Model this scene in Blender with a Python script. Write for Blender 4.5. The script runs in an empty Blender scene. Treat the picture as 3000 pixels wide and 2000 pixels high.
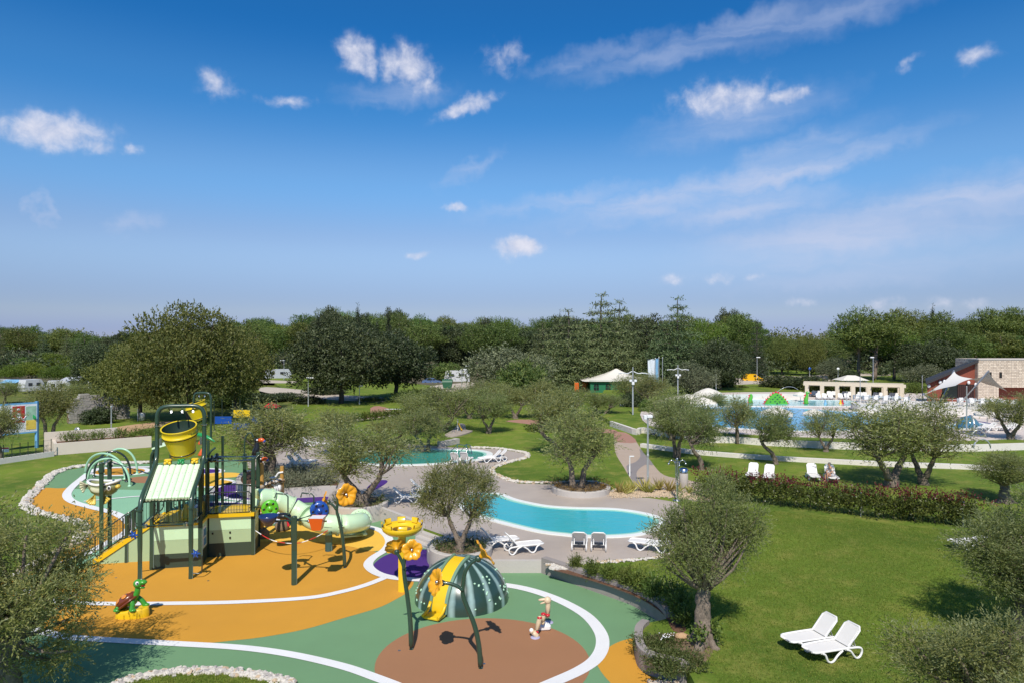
import bpy, math, random
import numpy as np
from mathutils import Vector, Matrix, Euler
from mathutils.geometry import tessellate_polygon

SC = bpy.context.scene
COL = SC.collection
R = math.radians

# ------------------------------------------------------------------ camera
CAM_H, FOC, HZ = 10.0, 2000.0, 990.0          # drone height (m), focal length and horizon row of the 3000x2000 photograph
cam_data = bpy.data.cameras.new('camera')
cam_data.sensor_width = 36.0
cam_data.lens = 24.0
cam_data.shift_y = -10.0 / 3000.0
cam_data.clip_start = 0.1
cam_data.clip_end = 6000.0
cam = bpy.data.objects.new('camera', cam_data)
cam.location = (0, 0, CAM_H)
cam.rotation_euler = (R(90), 0, 0)
COL.objects.link(cam)
SC.camera = cam

# ------------------------------------------------------------------ sun, exposure
SUN_EL, SUN_AZ = R(50), R(183.5)              # sun behind the camera, a touch to the left
sun_data = bpy.data.lights.new('sun', 'SUN')
sun_data.energy = 4.4
sun_data.angle = R(0.53)
sun_data.color = (1.0, 0.94, 0.85)
sun = bpy.data.objects.new('sun', sun_data)
sd = Vector((math.sin(SUN_AZ) * math.cos(SUN_EL), math.cos(SUN_AZ) * math.cos(SUN_EL), math.sin(SUN_EL)))
sun.rotation_euler = sd.to_track_quat('Z', 'Y').to_euler()
sun.location = (0, -40, 60)
COL.objects.link(sun)
SC.view_settings.view_transform = 'Standard'
SC.view_settings.look = 'None'
SC.view_settings.exposure = 0.12
SC.view_settings.gamma = 1.0
SC.view_settings.use_curve_mapping = False
SC.render.engine = 'CYCLES'
SC.cycles.max_bounces = 6
SC.cycles.diffuse_bounces = 2
SC.cycles.glossy_bounces = 3
SC.cycles.transmission_bounces = 4
SC.cycles.transparent_max_bounces = 8
SC.cycles.use_denoising = True

# ------------------------------------------------------------------ sky: Nishita daylight with thin cirrus and small cumulus
world = bpy.data.worlds.new('World')
SC.world = world
world.use_nodes = True
def build_sky():
    nt = world.node_tree
    N, L = nt.nodes, nt.links
    for n in list(N):
        N.remove(n)
    def node(t, **kw):
        n = N.new(t)
        for k, v in kw.items():
            setattr(n, k, v)
        return n
    def math_(op, a, b=None, c=None, clamp=False):
        n = node('ShaderNodeMath', operation=op, use_clamp=clamp)
        for i, x in enumerate((a, b, c)):
            if x is None:
                continue
            if isinstance(x, (int, float)):
                n.inputs[i].default_value = x
            else:
                L.new(x, n.inputs[i])
        return n.outputs[0]
    def maprange(v, a, b, c=0.0, d=1.0, smooth=True):
        n = node('ShaderNodeMapRange', interpolation_type='SMOOTHSTEP' if smooth else 'LINEAR')
        L.new(v, n.inputs[0])
        for i, x in enumerate((a, b, c, d)):
            n.inputs[i + 1].default_value = x
        return n.outputs[0]
    sky = node('ShaderNodeTexSky', sky_type='NISHITA')
    sky.sun_disc = False
    sky.sun_elevation = SUN_EL
    sky.sun_rotation = SUN_AZ
    sky.altitude = 20
    sky.air_density = 1.0
    sky.dust_density = 0.0
    sky.ozone_density = 2.0
    # direction -> azimuth (from +Y) and elevation, in degrees
    tc = node('ShaderNodeTexCoord')
    sep = node('ShaderNodeSeparateXYZ')
    L.new(tc.outputs['Generated'], sep.inputs[0])
    az = math_('MULTIPLY', math_('ARCTAN2', sep.outputs[0], sep.outputs[1]), 57.29578)
    el = math_('MULTIPLY', math_('ARCSINE', sep.outputs[2]), 57.29578)
    # deep polarised blue overhead, milky blue at the horizon
    rmp = node('ShaderNodeValToRGB'); E = rmp.color_ramp.elements; rmp.color_ramp.interpolation = 'EASE'
    stops = [(0.5, (.31, .40, .84)), (2.3, (.43, .49, .77)), (7.5, (.72, .78, .97)), (12.6, (.62, .94, 1.20)), (18.6, (.28, .80, 1.20)), (24.2, (.12, .66, 1.14)), (60.0, (1.05, 1.02, .95))]
    while len(E) < len(stops): E.new(0.5)
    for e_, (d_, c_) in zip(E, stops):
        e_.position = d_ / 60.0; e_.color = (c_[0] / 2, c_[1] / 2, c_[2] / 2, 1)
    L.new(math_('DIVIDE', el, 60.0), rmp.inputs[0])
    gain = node('ShaderNodeVectorMath', operation='SCALE'); gain.inputs['Scale'].default_value = 2.0
    L.new(rmp.outputs[0], gain.inputs[0])
    hs = node('ShaderNodeVectorMath', operation='MULTIPLY'); L.new(sky.outputs[0], hs.inputs[0]); L.new(gain.outputs[0], hs.inputs[1])
    comb = node('ShaderNodeCombineXYZ')
    L.new(az, comb.inputs[0]); L.new(el, comb.inputs[1])
    ae = comb.outputs[0]
    def noise(scale, detail, rough, vec, dist=0.0):
        n = node('ShaderNodeTexNoise')
        n.inputs['Scale'].default_value = scale
        n.inputs['Detail'].default_value = detail
        n.inputs['Roughness'].default_value = rough
        n.inputs['Distortion'].default_value = dist
        L.new(vec, n.inputs['Vector'])
        return n
    def blob_set(clouds, vec):
        acc = None
        for (px, py, hw, hh, rot, amp) in clouds:
            a = math.degrees(math.atan((px - 1500) / FOC))
            e = math.degrees(math.atan((HZ - py) / FOC * math.cos(R(a))))
            k = math.degrees(1 / FOC) * math.cos(R(a))
            mp = node('ShaderNodeMapping', vector_type='TEXTURE')
            mp.inputs['Location'].default_value = (a, e, 0)
            mp.inputs['Rotation'].default_value = (0, 0, R(rot))
            mp.inputs['Scale'].default_value = (hw * k, hh * k, 1)
            L.new(vec, mp.inputs['Vector'])
            ln = node('ShaderNodeVectorMath', operation='LENGTH')
            L.new(mp.outputs[0], ln.inputs[0])
            m = maprange(ln.outputs['Value'], 1.0, 0.0, 0.0, amp)
            acc = m if acc is None else math_('MAXIMUM', acc, m)
        return acc
    # cumulus: noise-warped blobs, flat-ish bases
    warp = noise(0.5, 3, 0.6, ae)
    wv = node('ShaderNodeVectorMath', operation='MULTIPLY_ADD')
    L.new(warp.outputs['Color'], wv.inputs[0])
    wv.inputs[1].default_value = (2.6, 1.7, 0); wv.inputs[2].default_value = (-1.3, -0.85, 0)
    wadd = node('ShaderNodeVectorMath', operation='ADD')
    L.new(ae, wadd.inputs[0]); L.new(wv.outputs[0], wadd.inputs[1])
    cum = [(150, 385, 205, 72, 3, 1.0), (290, 432, 70, 34, 0, .7), (392, 442, 36, 26, 0, .5), (1045, 165, 92, 62, -25, .95), (1195, 195, 105, 75, -12, .95), (1245, 255, 80, 40, 5, .6),
           (1370, 315, 130, 36, 18, .85), (630, 250, 80, 60, -12, .62), (840, 300, 130, 24, 4, .5), (1480, 165, 100, 62, 0, .5), (2130, 285, 210, 66, 2, .82), (2300, 275, 110, 30, 0, .75),
           (2860, 165, 75, 44, 10, .62), (2665, 190, 50, 24, 20, .5), (1333, 612, 44, 22, 0, .75), (1232, 745, 48, 20, 0, .62), (1525, 725, 92, 44, 2, 1.1),
           (1980, 817, 60, 30, 0, .52), (2100, 815, 60, 30, 0, .55), (2195, 812, 50, 22, 0, .5), (2350, 885, 70, 28, 0, .5), (2580, 900, 75, 30, 0, .62), (2750, 890, 70, 36, 0, .5), (2860, 885, 60, 32, 0, .5)]
    cm = blob_set([(a_, b_, c_ * 1.25, d_ * 1.25, e_, f_) for (a_, b_, c_, d_, e_, f_) in cum], wadd.outputs[0])
    cn = noise(0.75, 5, 0.6, ae, 0.25)
    cden = math_('ADD', cm, math_('MULTIPLY', math_('SUBTRACT', cn.outputs['Fac'], 0.5), 1.15))
    cden = math_('MULTIPLY', maprange(cden, 0.05, 1.15), math_('MINIMUM', math_('MULTIPLY', cm, 2.2), 1.0), clamp=True)
    wmix = node('ShaderNodeVectorMath', operation='MULTIPLY_ADD'); L.new(warp.outputs['Color'], wmix.inputs[0]); wmix.inputs[1].default_value = (5.0, 2.2, 0)
    wsh = node('ShaderNodeVectorMath', operation='SUBTRACT'); L.new(ae, wsh.inputs[0]); wsh.inputs[1].default_value = (2.5, 1.1, 0); L.new(wsh.outputs[0], wmix.inputs[2])
    # cirrus: stretched streaks inside long tilted veils
    st = node('ShaderNodeMapping')
    st.inputs['Rotation'].default_value = (0, 0, R(-11))
    st.inputs['Scale'].default_value = (0.10, 0.62, 1)
    wa2 = node('ShaderNodeVectorMath', operation='MULTIPLY_ADD')
    L.new(warp.outputs['Color'], wa2.inputs[0])
    wa2.inputs[1].default_value = (3.0, 1.2, 0); L.new(ae, wa2.inputs[2])
    L.new(wa2.outputs[0], st.inputs['Vector'])
    sn = noise(1.0, 5, 0.55, st.outputs[0], 0.6)
    cir = [(2080, 120, 480, 42, 9, .66), (1750, 165, 240, 28, 12, .6), (2380, 60, 420, 45, 5, .5), (2250, 500, 330, 62, 18, 1.0), (2300, 520, 430, 36, 14, 1.0),
           (1950, 590, 420, 46, 8, .95), (2180, 610, 300, 52, 4, .95), (2480, 690, 520, 90, 7, 1.0), (2800, 600, 420, 80, 6, .95), (2150, 350, 330, 60, 8, .62), (1650, 590, 330, 30, 8, .62),
           (380, 660, 90, 34, 20, .45), (125, 600, 30, 60, 15, .42), (1380, 500, 130, 26, 30, .42), (2550, 800, 480, 46, 4, .5), (1150, 280, 200, 34, 5, .5)]
    im = blob_set([(a_, b_, c_ * 1.2, d_ * 1.45, e_, f_) for (a_, b_, c_, d_, e_, f_) in cir], wmix.outputs[0])
    iden = math_('MULTIPLY', im, maprange(sn.outputs['Fac'], 0.25, 0.72, 0.34, 1.0))
    # the same thin cirrus goes on over the rest of the sky, sparsely
    back = math_('MULTIPLY', maprange(sep.outputs[1], 0.25, -0.2), maprange(sn.outputs['Fac'], 0.55, 0.85, 0.0, 0.35))
    iden = math_('MULTIPLY', math_('ADD', iden, back), 0.8, clamp=True)
    up = maprange(sep.outputs[2], 0.0, 0.02)
    iden = math_('MULTIPLY', iden, up)
    cden = math_('MULTIPLY', math_('MULTIPLY', cden, up), 0.93)
    mix1 = node('ShaderNodeMix', data_type='RGBA')
    L.new(iden, mix1.inputs['Factor']); L.new(hs.outputs[0], mix1.inputs['A'])
    mix1.inputs['B'].default_value = (5.2, 5.8, 7.6, 1)
    shade = node('ShaderNodeMix', data_type='RGBA')
    L.new(cn.outputs['Fac'], shade.inputs['Factor'])
    shade.inputs['A'].default_value = (4.6, 5.0, 6.6, 1); shade.inputs['B'].default_value = (8.6, 8.5, 9.2, 1)
    mix2 = node('ShaderNodeMix', data_type='RGBA')
    L.new(cden, mix2.inputs['Factor']); L.new(mix1.outputs['Result'], mix2.inputs['A']); L.new(shade.outputs['Result'], mix2.inputs['B'])
    bg = node('ShaderNodeBackground')
    bg.inputs['Strength'].default_value = 0.1
    L.new(mix2.outputs['Result'], bg.inputs['Color'])
    out = node('ShaderNodeOutputWorld')
    L.new(bg.outputs[0], out.inputs['Surface'])
build_sky()
world.cycles.sampling_method = 'MANUAL'
world.cycles.sample_map_resolution = 256

# ------------------------------------------------------------------ helpers
def G(px, py, z=0.0):
    """point of the level z seen at a photograph position"""
    d = (CAM_H - z) * FOC / (py - HZ)
    return Vector(((px - 1500) / FOC * d, d, z))
def at(px, py, d):
    """point seen at a photograph position, d metres away"""
    return Vector(((px - 1500) / FOC * d, d, CAM_H - (py - HZ) / FOC * d))
def lin(r, g, b):
    f = lambda c: (c / 255 / 12.92) if c / 255 <= 0.04045 else ((c / 255 + 0.055) / 1.055) ** 2.4
    return (f(r), f(g), f(b))

MATS = {}
def mat(name, col, rough=0.6, var=0.12, scale=3.0, bump=0.0, bscale=40.0, metal=0.0, spec=0.5, dirt=0.0, dcol=(0.12, 0.10, 0.08), coat=0.0, fine=0.0):
    """painted / solid surface with colour variation, stains and fine relief"""
    m = bpy.data.materials.new(name); MATS[name] = m
    m.use_nodes = True
    nt = m.node_tree; N, L = nt.nodes, nt.links
    bsdf = N['Principled BSDF']
    bsdf.inputs['Roughness'].default_value = rough
    bsdf.inputs['Metallic'].default_value = metal
    bsdf.inputs['Specular IOR Level'].default_value = spec
    bsdf.inputs['Coat Weight'].default_value = coat
    bsdf.inputs['Coat Roughness'].default_value = 0.08
    tc = N.new('ShaderNodeTexCoord')
    def noise(s, det=4, rg=0.55):
        n = N.new('ShaderNodeTexNoise'); n.inputs['Scale'].default_value = s; n.inputs['Detail'].default_value = det; n.inputs['Roughness'].default_value = rg
        L.new(tc.outputs['Object'], n.inputs['Vector']); return n
    n1 = noise(scale)
    mx = N.new('ShaderNodeMix'); mx.data_type = 'RGBA'
    L.new(n1.outputs['Fac'], mx.inputs['Factor'])
    mx.inputs['A'].default_value = (*[c * (1 - var) for c in col], 1)
    mx.inputs['B'].default_value = (*[min(1, c * (1 + var)) for c in col], 1)
    last = mx.outputs['Result']
    if fine > 0:
        nf = noise(bscale * 1.3, 2, 0.7)
        mf = N.new('ShaderNodeMix'); mf.data_type = 'RGBA'; mf.blend_type = 'MULTIPLY'; mf.inputs['Factor'].default_value = 1
        rp = N.new('ShaderNodeMapRange'); rp.inputs[1].default_value = 0.3; rp.inputs[2].default_value = 0.7; rp.inputs[3].default_value = 1 - fine; rp.inputs[4].default_value = 1 + fine
        L.new(nf.outputs['Fac'], rp.inputs[0]); L.new(last, mf.inputs['A']); L.new(rp.outputs[0], mf.inputs['B']); last = mf.outputs['Result']
    if dirt > 0:
        nd = noise(scale * 0.45, 7, 0.65)
        rp = N.new('ShaderNodeMapRange'); rp.inputs[1].default_value = 0.5; rp.inputs[2].default_value = 0.75; rp.inputs[4].default_value = dirt
        L.new(nd.outputs['Fac'], rp.inputs[0])
        md = N.new('ShaderNodeMix'); md.data_type = 'RGBA'; L.new(rp.outputs[0], md.inputs['Factor']); L.new(last, md.inputs['A']); md.inputs['B'].default_value = (*dcol, 1)
        last = md.outputs['Result']
    L.new(last, bsdf.inputs['Base Color'])
    if bump > 0:
        nb = noise(bscale, 3, 0.6)
        bp = N.new('ShaderNodeBump'); bp.inputs['Strength'].default_value = bump; bp.inputs['Distance'].default_value = 0.02
        L.new(nb.outputs['Fac'], bp.inputs['Height']); L.new(bp.outputs[0], bsdf.inputs['Normal'])
    return m

def leafmat(name, c1, c2, c3, trans=0.25, rough=0.55, back=None, huevar=0.06):
    """foliage: a colour per leaf, a shift per plant, light through the blade"""
    m = bpy.data.materials.new(name); MATS[name] = m
    m.use_nodes = True
    nt = m.node_tree; N, L = nt.nodes, nt.links
    bsdf = N['Principled BSDF']; bsdf.inputs['Roughness'].default_value = rough; bsdf.inputs['Specular IOR Level'].default_value = 0.35
    geo = N.new('ShaderNodeNewGeometry')
    rmp = N.new('ShaderNodeValToRGB'); e = rmp.color_ramp.elements
    e[0].position = 0.0; e[0].color = (*c1, 1); e[1].position = 1.0; e[1].color = (*c3, 1)
    k = e.new(0.55); k.color = (*c2, 1)
    L.new(geo.outputs['Random Per Island'], rmp.inputs[0])
    oi = N.new('ShaderNodeObjectInfo')
    hs = N.new('ShaderNodeHueSaturation')
    mr = N.new('ShaderNodeMapRange'); mr.inputs[3].default_value = 0.5 - huevar * 0.5; mr.inputs[4].default_value = 0.5 + huevar * 0.35
    mv = N.new('ShaderNodeMapRange'); mv.inputs[3].default_value = 0.82; mv.inputs[4].default_value = 1.2
    L.new(oi.outputs['Random'], mr.inputs[0]); L.new(mr.outputs[0], hs.inputs['Hue'])
    ml = N.new('ShaderNodeMath'); ml.operation = 'FRACT'; mm = N.new('ShaderNodeMath'); mm.operation = 'MULTIPLY'; mm.inputs[1].default_value = 7.31
    L.new(oi.outputs['Random'], mm.inputs[0]); L.new(mm.outputs[0], ml.inputs[0]); L.new(ml.outputs[0], mv.inputs[0]); L.new(mv.outputs[0], hs.inputs['Value'])
    L.new(rmp.outputs[0], hs.inputs['Color'])
    col = hs.outputs[0]
    if back:
        mb = N.new('ShaderNodeMix'); mb.data_type = 'RGBA'; L.new(geo.outputs['Backfacing'], mb.inputs['Factor']); L.new(col, mb.inputs['A']); mb.inputs['B'].default_value = (*back, 1)
        col = mb.outputs['Result']
    L.new(col, bsdf.inputs['Base Color'])
    tr = N.new('ShaderNodeBsdfTranslucent')
    gm = N.new('ShaderNodeMix'); gm.data_type = 'RGBA'; gm.blend_type = 'MULTIPLY'; gm.inputs['Factor'].default_value = 1; gm.inputs['B'].default_value = (1.25, 1.2, 0.6, 1)
    L.new(col, gm.inputs['A']); L.new(gm.outputs['Result'], tr.inputs['Color'])
    mx = N.new('ShaderNodeMixShader'); mx.inputs[0].default_value = trans
    L.new(bsdf.outputs[0], mx.inputs[1]); L.new(tr.outputs[0], mx.inputs[2])
    L.new(mx.outputs[0], N['Material Output'].inputs['Surface'])
    return m

def tag(o, label=None, cat=None, group=None, kind=None):
    if label: o['label'] = label
    if cat: o['category'] = cat
    if group: o['group'] = group
    if kind: o['kind'] = kind
    return o
ROOTLOC = {}
def thing(name, label, cat, loc=(0, 0, 0), rz=0.0, group=None):
    o = bpy.data.objects.new(name, None)
    o.empty_display_size = 0.2
    o.location = loc; o.rotation_euler = (0, 0, rz)
    COL.objects.link(o)
    ROOTLOC[o.name] = Vector(loc)
    return tag(o, label, cat, group)

def basis(d, up=Vector((0, 0, 1))):
    d = Vector(d).normalized()
    s = d.cross(up)
    if s.length < 1e-4: s = d.cross(Vector((0, 1, 0)))
    s.normalize()
    return d, s, s.cross(d)
def smooth_path(pts, k=6, closed=False):
    pts = [Vector(p) for p in pts]; n = len(pts); out = []
    rng = range(n) if closed else range(n - 1)
    for i in rng:
        if closed: p0, p1, p2, p3 = pts[i - 1], pts[i], pts[(i + 1) % n], pts[(i + 2) % n]
        else: p0, p1, p2, p3 = pts[max(i - 1, 0)], pts[i], pts[i + 1], pts[min(i + 2, n - 1)]
        for j in range(k):
            t = j / k
            out.append(0.5 * ((2 * p1) + (p2 - p0) * t + (2 * p0 - 5 * p1 + 4 * p2 - p3) * t * t + (3 * p1 - p0 - 3 * p2 + p3) * t ** 3))
    if not closed: out.append(pts[-1])
    return out

class MB:
    """mesh collector"""
    def __init__(self):
        self.v = []; self.f = []; self.s = []; self.mi = []; self.cur = 0
    def add(self, vs, fs, smooth=False):
        o = len(self.v)
        self.v += [Vector(p) for p in vs]
        for q in fs:
            self.f.append(tuple(i + o for i in q)); self.s.append(smooth); self.mi.append(self.cur)
        return self
    def box(self, c, size, rz=0.0, M=None, bev=0.0):
        x, y, z = [s / 2 for s in size]
        if bev > 0:
            b = min(bev, x * .9, y * .9, z * .9); vs = []; fs = []
            prof = [(-z, b), (-z + b, 0), (z - b, 0), (z, b)]
            for (zz, ins) in prof:
                X, Y = x - ins, y - ins; c2 = b
                for (sx, sy, a, d) in ((1, 1, 1, 0), (1, 1, 0, 1), (-1, 1, 0, 1), (-1, 1, 1, 0), (-1, -1, 1, 0), (-1, -1, 0, 1), (1, -1, 0, 1), (1, -1, 1, 0)):
                    vs.append(Vector((sx * (X - (c2 if d else 0)), sy * (Y - (c2 if a else 0)), zz)))
            for k in range(3):
                for i in range(8):
                    j = (i + 1) % 8; fs.append((k * 8 + i, k * 8 + j, k * 8 + 8 + j, k * 8 + 8 + i))
            fs.append(tuple(range(7, -1, -1))); fs.append(tuple(range(24, 32)))
        else:
            vs = [Vector((sx * x, sy * y, sz * z)) for sx in (-1, 1) for sy in (-1, 1) for sz in (-1, 1)]
            fs = [(0, 1, 3, 2), (4, 6, 7, 5), (0, 4, 5, 1), (2, 3, 7, 6), (0, 2, 6, 4), (1, 5, 7, 3)]
        T = M if M is not None else Matrix.Rotation(rz, 3, 'Z')
        return self.add([T @ p + Vector(c) for p in vs], fs)
    def beam(self, a, b, w, h, up=(0, 0, 1)):
        a, b = Vector(a), Vector(b)
        d, s, u = basis(b - a, Vector(up))
        vs = [p + s * sx * w / 2 + u * su * h / 2 for p in (a, b) for (sx, su) in ((-1, -1), (1, -1), (1, 1), (-1, 1))]
        return self.add(vs, [(3, 2, 1, 0), (4, 5, 6, 7), (0, 1, 5, 4), (1, 2, 6, 5), (2, 3, 7, 6), (3, 0, 4, 7)])
    def tube(self, pts, r, n=8, caps=True, gnarl=0.0, rnd=None):
        pts = [Vector(p) for p in pts]; m = len(pts)
        rs = r if isinstance(r, (list, tuple)) else [r] * m
        o = len(self.v); prev = None; vs = []
        for i, p in enumerate(pts):
            t = (pts[min(i + 1, m - 1)] - pts[max(i - 1, 0)])
            if t.length < 1e-6: t = Vector((0, 0, 1))
            t.normalize()
            if prev is None:
                _, s, u = basis(t)
            else:
                s = prev - t * prev.dot(t)
                if s.length < 1e-5: _, s, u = basis(t)
                s.normalize(); u = t.cross(s)
            prev = s.copy()
            for k in range(n):
                a = 2 * math.pi * k / n
                q = rs[i]
                if gnarl: q *= 1 + gnarl * (math.sin(3 * a + i * .55) * .7 + math.sin(5 * a - i * .8) * .4 + (rnd.random() - .5) * .6)
                vs.append(p + s * math.cos(a) * q + u * math.sin(a) * q)
        fs = [(i * n + k, i * n + (k + 1) % n, (i + 1) * n + (k + 1) % n, (i + 1) * n + k) for i in range(m - 1) for k in range(n)]
        self.add(vs, fs, True)
        if caps:
            self.add(vs[:n], [tuple(range(n - 1, -1, -1))]); self.add(vs[-n:], [tuple(range(n))])
        return self
    def lathe(self, prof, n=16, M=None, c=(0, 0, 0), smooth=True, a0=0.0, a1=2 * math.pi, mod=None):
        full = abs(a1 - a0 - 2 * math.pi) < 1e-6
        k = n if full else n + 1; vs = []
        T = M if M is not None else Matrix.Identity(3)
        for j in range(k):
            a = a0 + (a1 - a0) * j / n
            for i, (r_, z_) in enumerate(prof):
                q = r_ * (mod(a, i) if mod else 1)
                vs.append(T @ Vector((math.cos(a) * q, math.sin(a) * q, z_)) + Vector(c))
        m = len(prof); fs = []
        for j in range(n):
            jj = (j + 1) % k
            for i in range(m - 1):
                fs.append((j * m + i, jj * m + i, jj * m + i + 1, j * m + i + 1))
        return self.add(vs, fs, smooth)
    def ell(self, c, r, nu=12, nv=8, M=None, jit=0.0, rnd=None):
        r = (r, r, r) if isinstance(r, (int, float)) else r
        T = M if M is not None else Matrix.Identity(3); vs = []
        for i in range(nv + 1):
            th = math.pi * i / nv
            for j in range(nu):
                a = 2 * math.pi * j / nu; q = 1 + (jit * (rnd.random() - .5) if jit else 0)
                vs.append(T @ Vector((math.sin(th) * math.cos(a) * r[0] * q, math.sin(th) * math.sin(a) * r[1] * q, math.cos(th) * r[2] * q)) + Vector(c))
        return self.add(vs, [(i * nu + j, (i + 1) * nu + j, (i + 1) * nu + (j + 1) % nu, i * nu + (j + 1) % nu) for i in range(nv) for j in range(nu)], True)
    def poly(self, pts):
        pts = [Vector(p) for p in pts]
        tris = tessellate_polygon([pts])
        nz = sum((pts[i].x * pts[(i + 1) % len(pts)].y - pts[(i + 1) % len(pts)].x * pts[i].y) for i in range(len(pts)))
        out = []
        for t in tris:
            a, b, c = (pts[i] for i in t)
            up = (b - a).cross(c - a).z
            out.append(t if up > 0 else (t[0], t[2], t[1]))
        return self.add(pts, out)
    def prism(self, pts, z0, z1, bottom=False):
        pts = [Vector((p[0], p[1], 0)) for p in pts]; n = len(pts)
        self.poly([Vector((p.x, p.y, z1)) for p in pts])
        area = sum(pts[i].x * pts[(i + 1) % n].y - pts[(i + 1) % n].x * pts[i].y for i in range(n))
        vs = [Vector((p.x, p.y, z)) for p in pts for z in (z0, z1)]
        fs = []
        for i in range(n):
            j = (i + 1) % n
            q = (2 * i, 2 * j, 2 * j + 1, 2 * i + 1)
            fs.append(q if area > 0 else q[::-1])
        return self.add(vs, fs)
    def ribbon(self, pts, w, z=None, closed=False):
        pts = [Vector(p) for p in pts]; n = len(pts); vs = []
        for i, p in enumerate(pts):
            a = pts[i - 1] if (closed or i > 0) else p
            b = pts[(i + 1) % n] if (closed or i < n - 1) else p
            t = (b - a); t.z = 0; t.normalize(); s = Vector((-t.y, t.x, 0))
            ww = w[i] if isinstance(w, (list, tuple)) else w
            vs += [p - s * ww / 2, p + s * ww / 2]
        m = n if closed else n - 1
        return self.add(vs, [(2 * i, 2 * ((i + 1) % n), 2 * ((i + 1) % n) + 1, 2 * i + 1) for i in range(m)])
    def wallstrip(self, pts, w, z0, z1, closed=False):
        """upright wall following a path (z0 and z1 absolute)"""
        pts = [Vector((p[0], p[1], 0)) for p in pts]; n = len(pts); vs = []
        for i, p in enumerate(pts):
            a = pts[i - 1] if (closed or i > 0) else p
            b = pts[(i + 1) % n] if (closed or i < n - 1) else p
            t = (b - a).normalized(); s = Vector((-t.y, t.x, 0))
            for (k, z) in ((-.5, z0), (.5, z0), (.5, z1), (-.5, z1)):
                q = p + s * w * k; vs.append(Vector((q.x, q.y, z)))
        fs = []
        for i in range(n if closed else n - 1):
            j = (i + 1) % n
            for k in range(4):
                fs.append((4 * i + k, 4 * j + k, 4 * j + (k + 1) % 4, 4 * i + (k + 1) % 4)[::-1])
        if not closed:
            fs += [(0, 1, 2, 3)[::-1], tuple(4 * (n - 1) + k for k in range(4))]
        return self.add(vs, fs)
    def mesh(self, name, mats, off=Vector((0, 0, 0))):
        me = bpy.data.meshes.new(name)
        me.from_pydata([tuple(p - off) for p in self.v], [], self.f)
        me.polygons.foreach_set('use_smooth', self.s)
        for m in (mats if isinstance(mats, (list, tuple)) else [mats]):
            me.materials.append(MATS[m] if isinstance(m, str) else m)
        if self.cur: me.polygons.foreach_set('material_index', self.mi)
        me.update()
        return me
TINY = {'screw', 'bolt', 'roof_trim', 'bars', 'wheel_hole', 'porthole', 'tube_end', 'clamp', 'bracket', 'bucket_axle', 'hinge'}     # pieces too small to pick apart
def rootloc(o):
    while o.parent: o = o.parent
    return ROOTLOC.get(o.name, Vector((0, 0, 0)))
def build(mb, name, m, parent=None, local=False):
    if parent is not None:
        off = Vector((0, 0, 0)) if local else rootloc(parent)
        o = bpy.data.objects.new(name, mb.mesh(name, m, off)); o.parent = parent
        if name in TINY: o['kind'] = 'stuff'
        COL.objects.link(o)
        return o
    xs = [p.x for p in mb.v]; ys = [p.y for p in mb.v]; zs = [p.z for p in mb.v]
    off = Vector(((min(xs) + max(xs)) / 2, (min(ys) + max(ys)) / 2, min(zs)))
    o = bpy.data.objects.new(name, mb.mesh(name, m, off)); o.location = off
    COL.objects.link(o); ROOTLOC[o.name] = off
    return o
def inst(name, me, parent=None, loc=(0, 0, 0), rot=(0, 0, 0), scale=(1, 1, 1)):
    o = bpy.data.objects.new(name, me); o.location = loc; o.rotation_euler = rot; o.scale = scale; o.parent = parent
    COL.objects.link(o); return o
def copy_tree(o, parent=None):
    c = o.copy(); c.parent = parent; COL.objects.link(c)
    for ch in o.children: copy_tree(ch, c)
    return c
def px_path(pts, z, k=6, closed=False):
    return smooth_path([G(p[0], p[1], z) for p in pts], k, closed)
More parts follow.
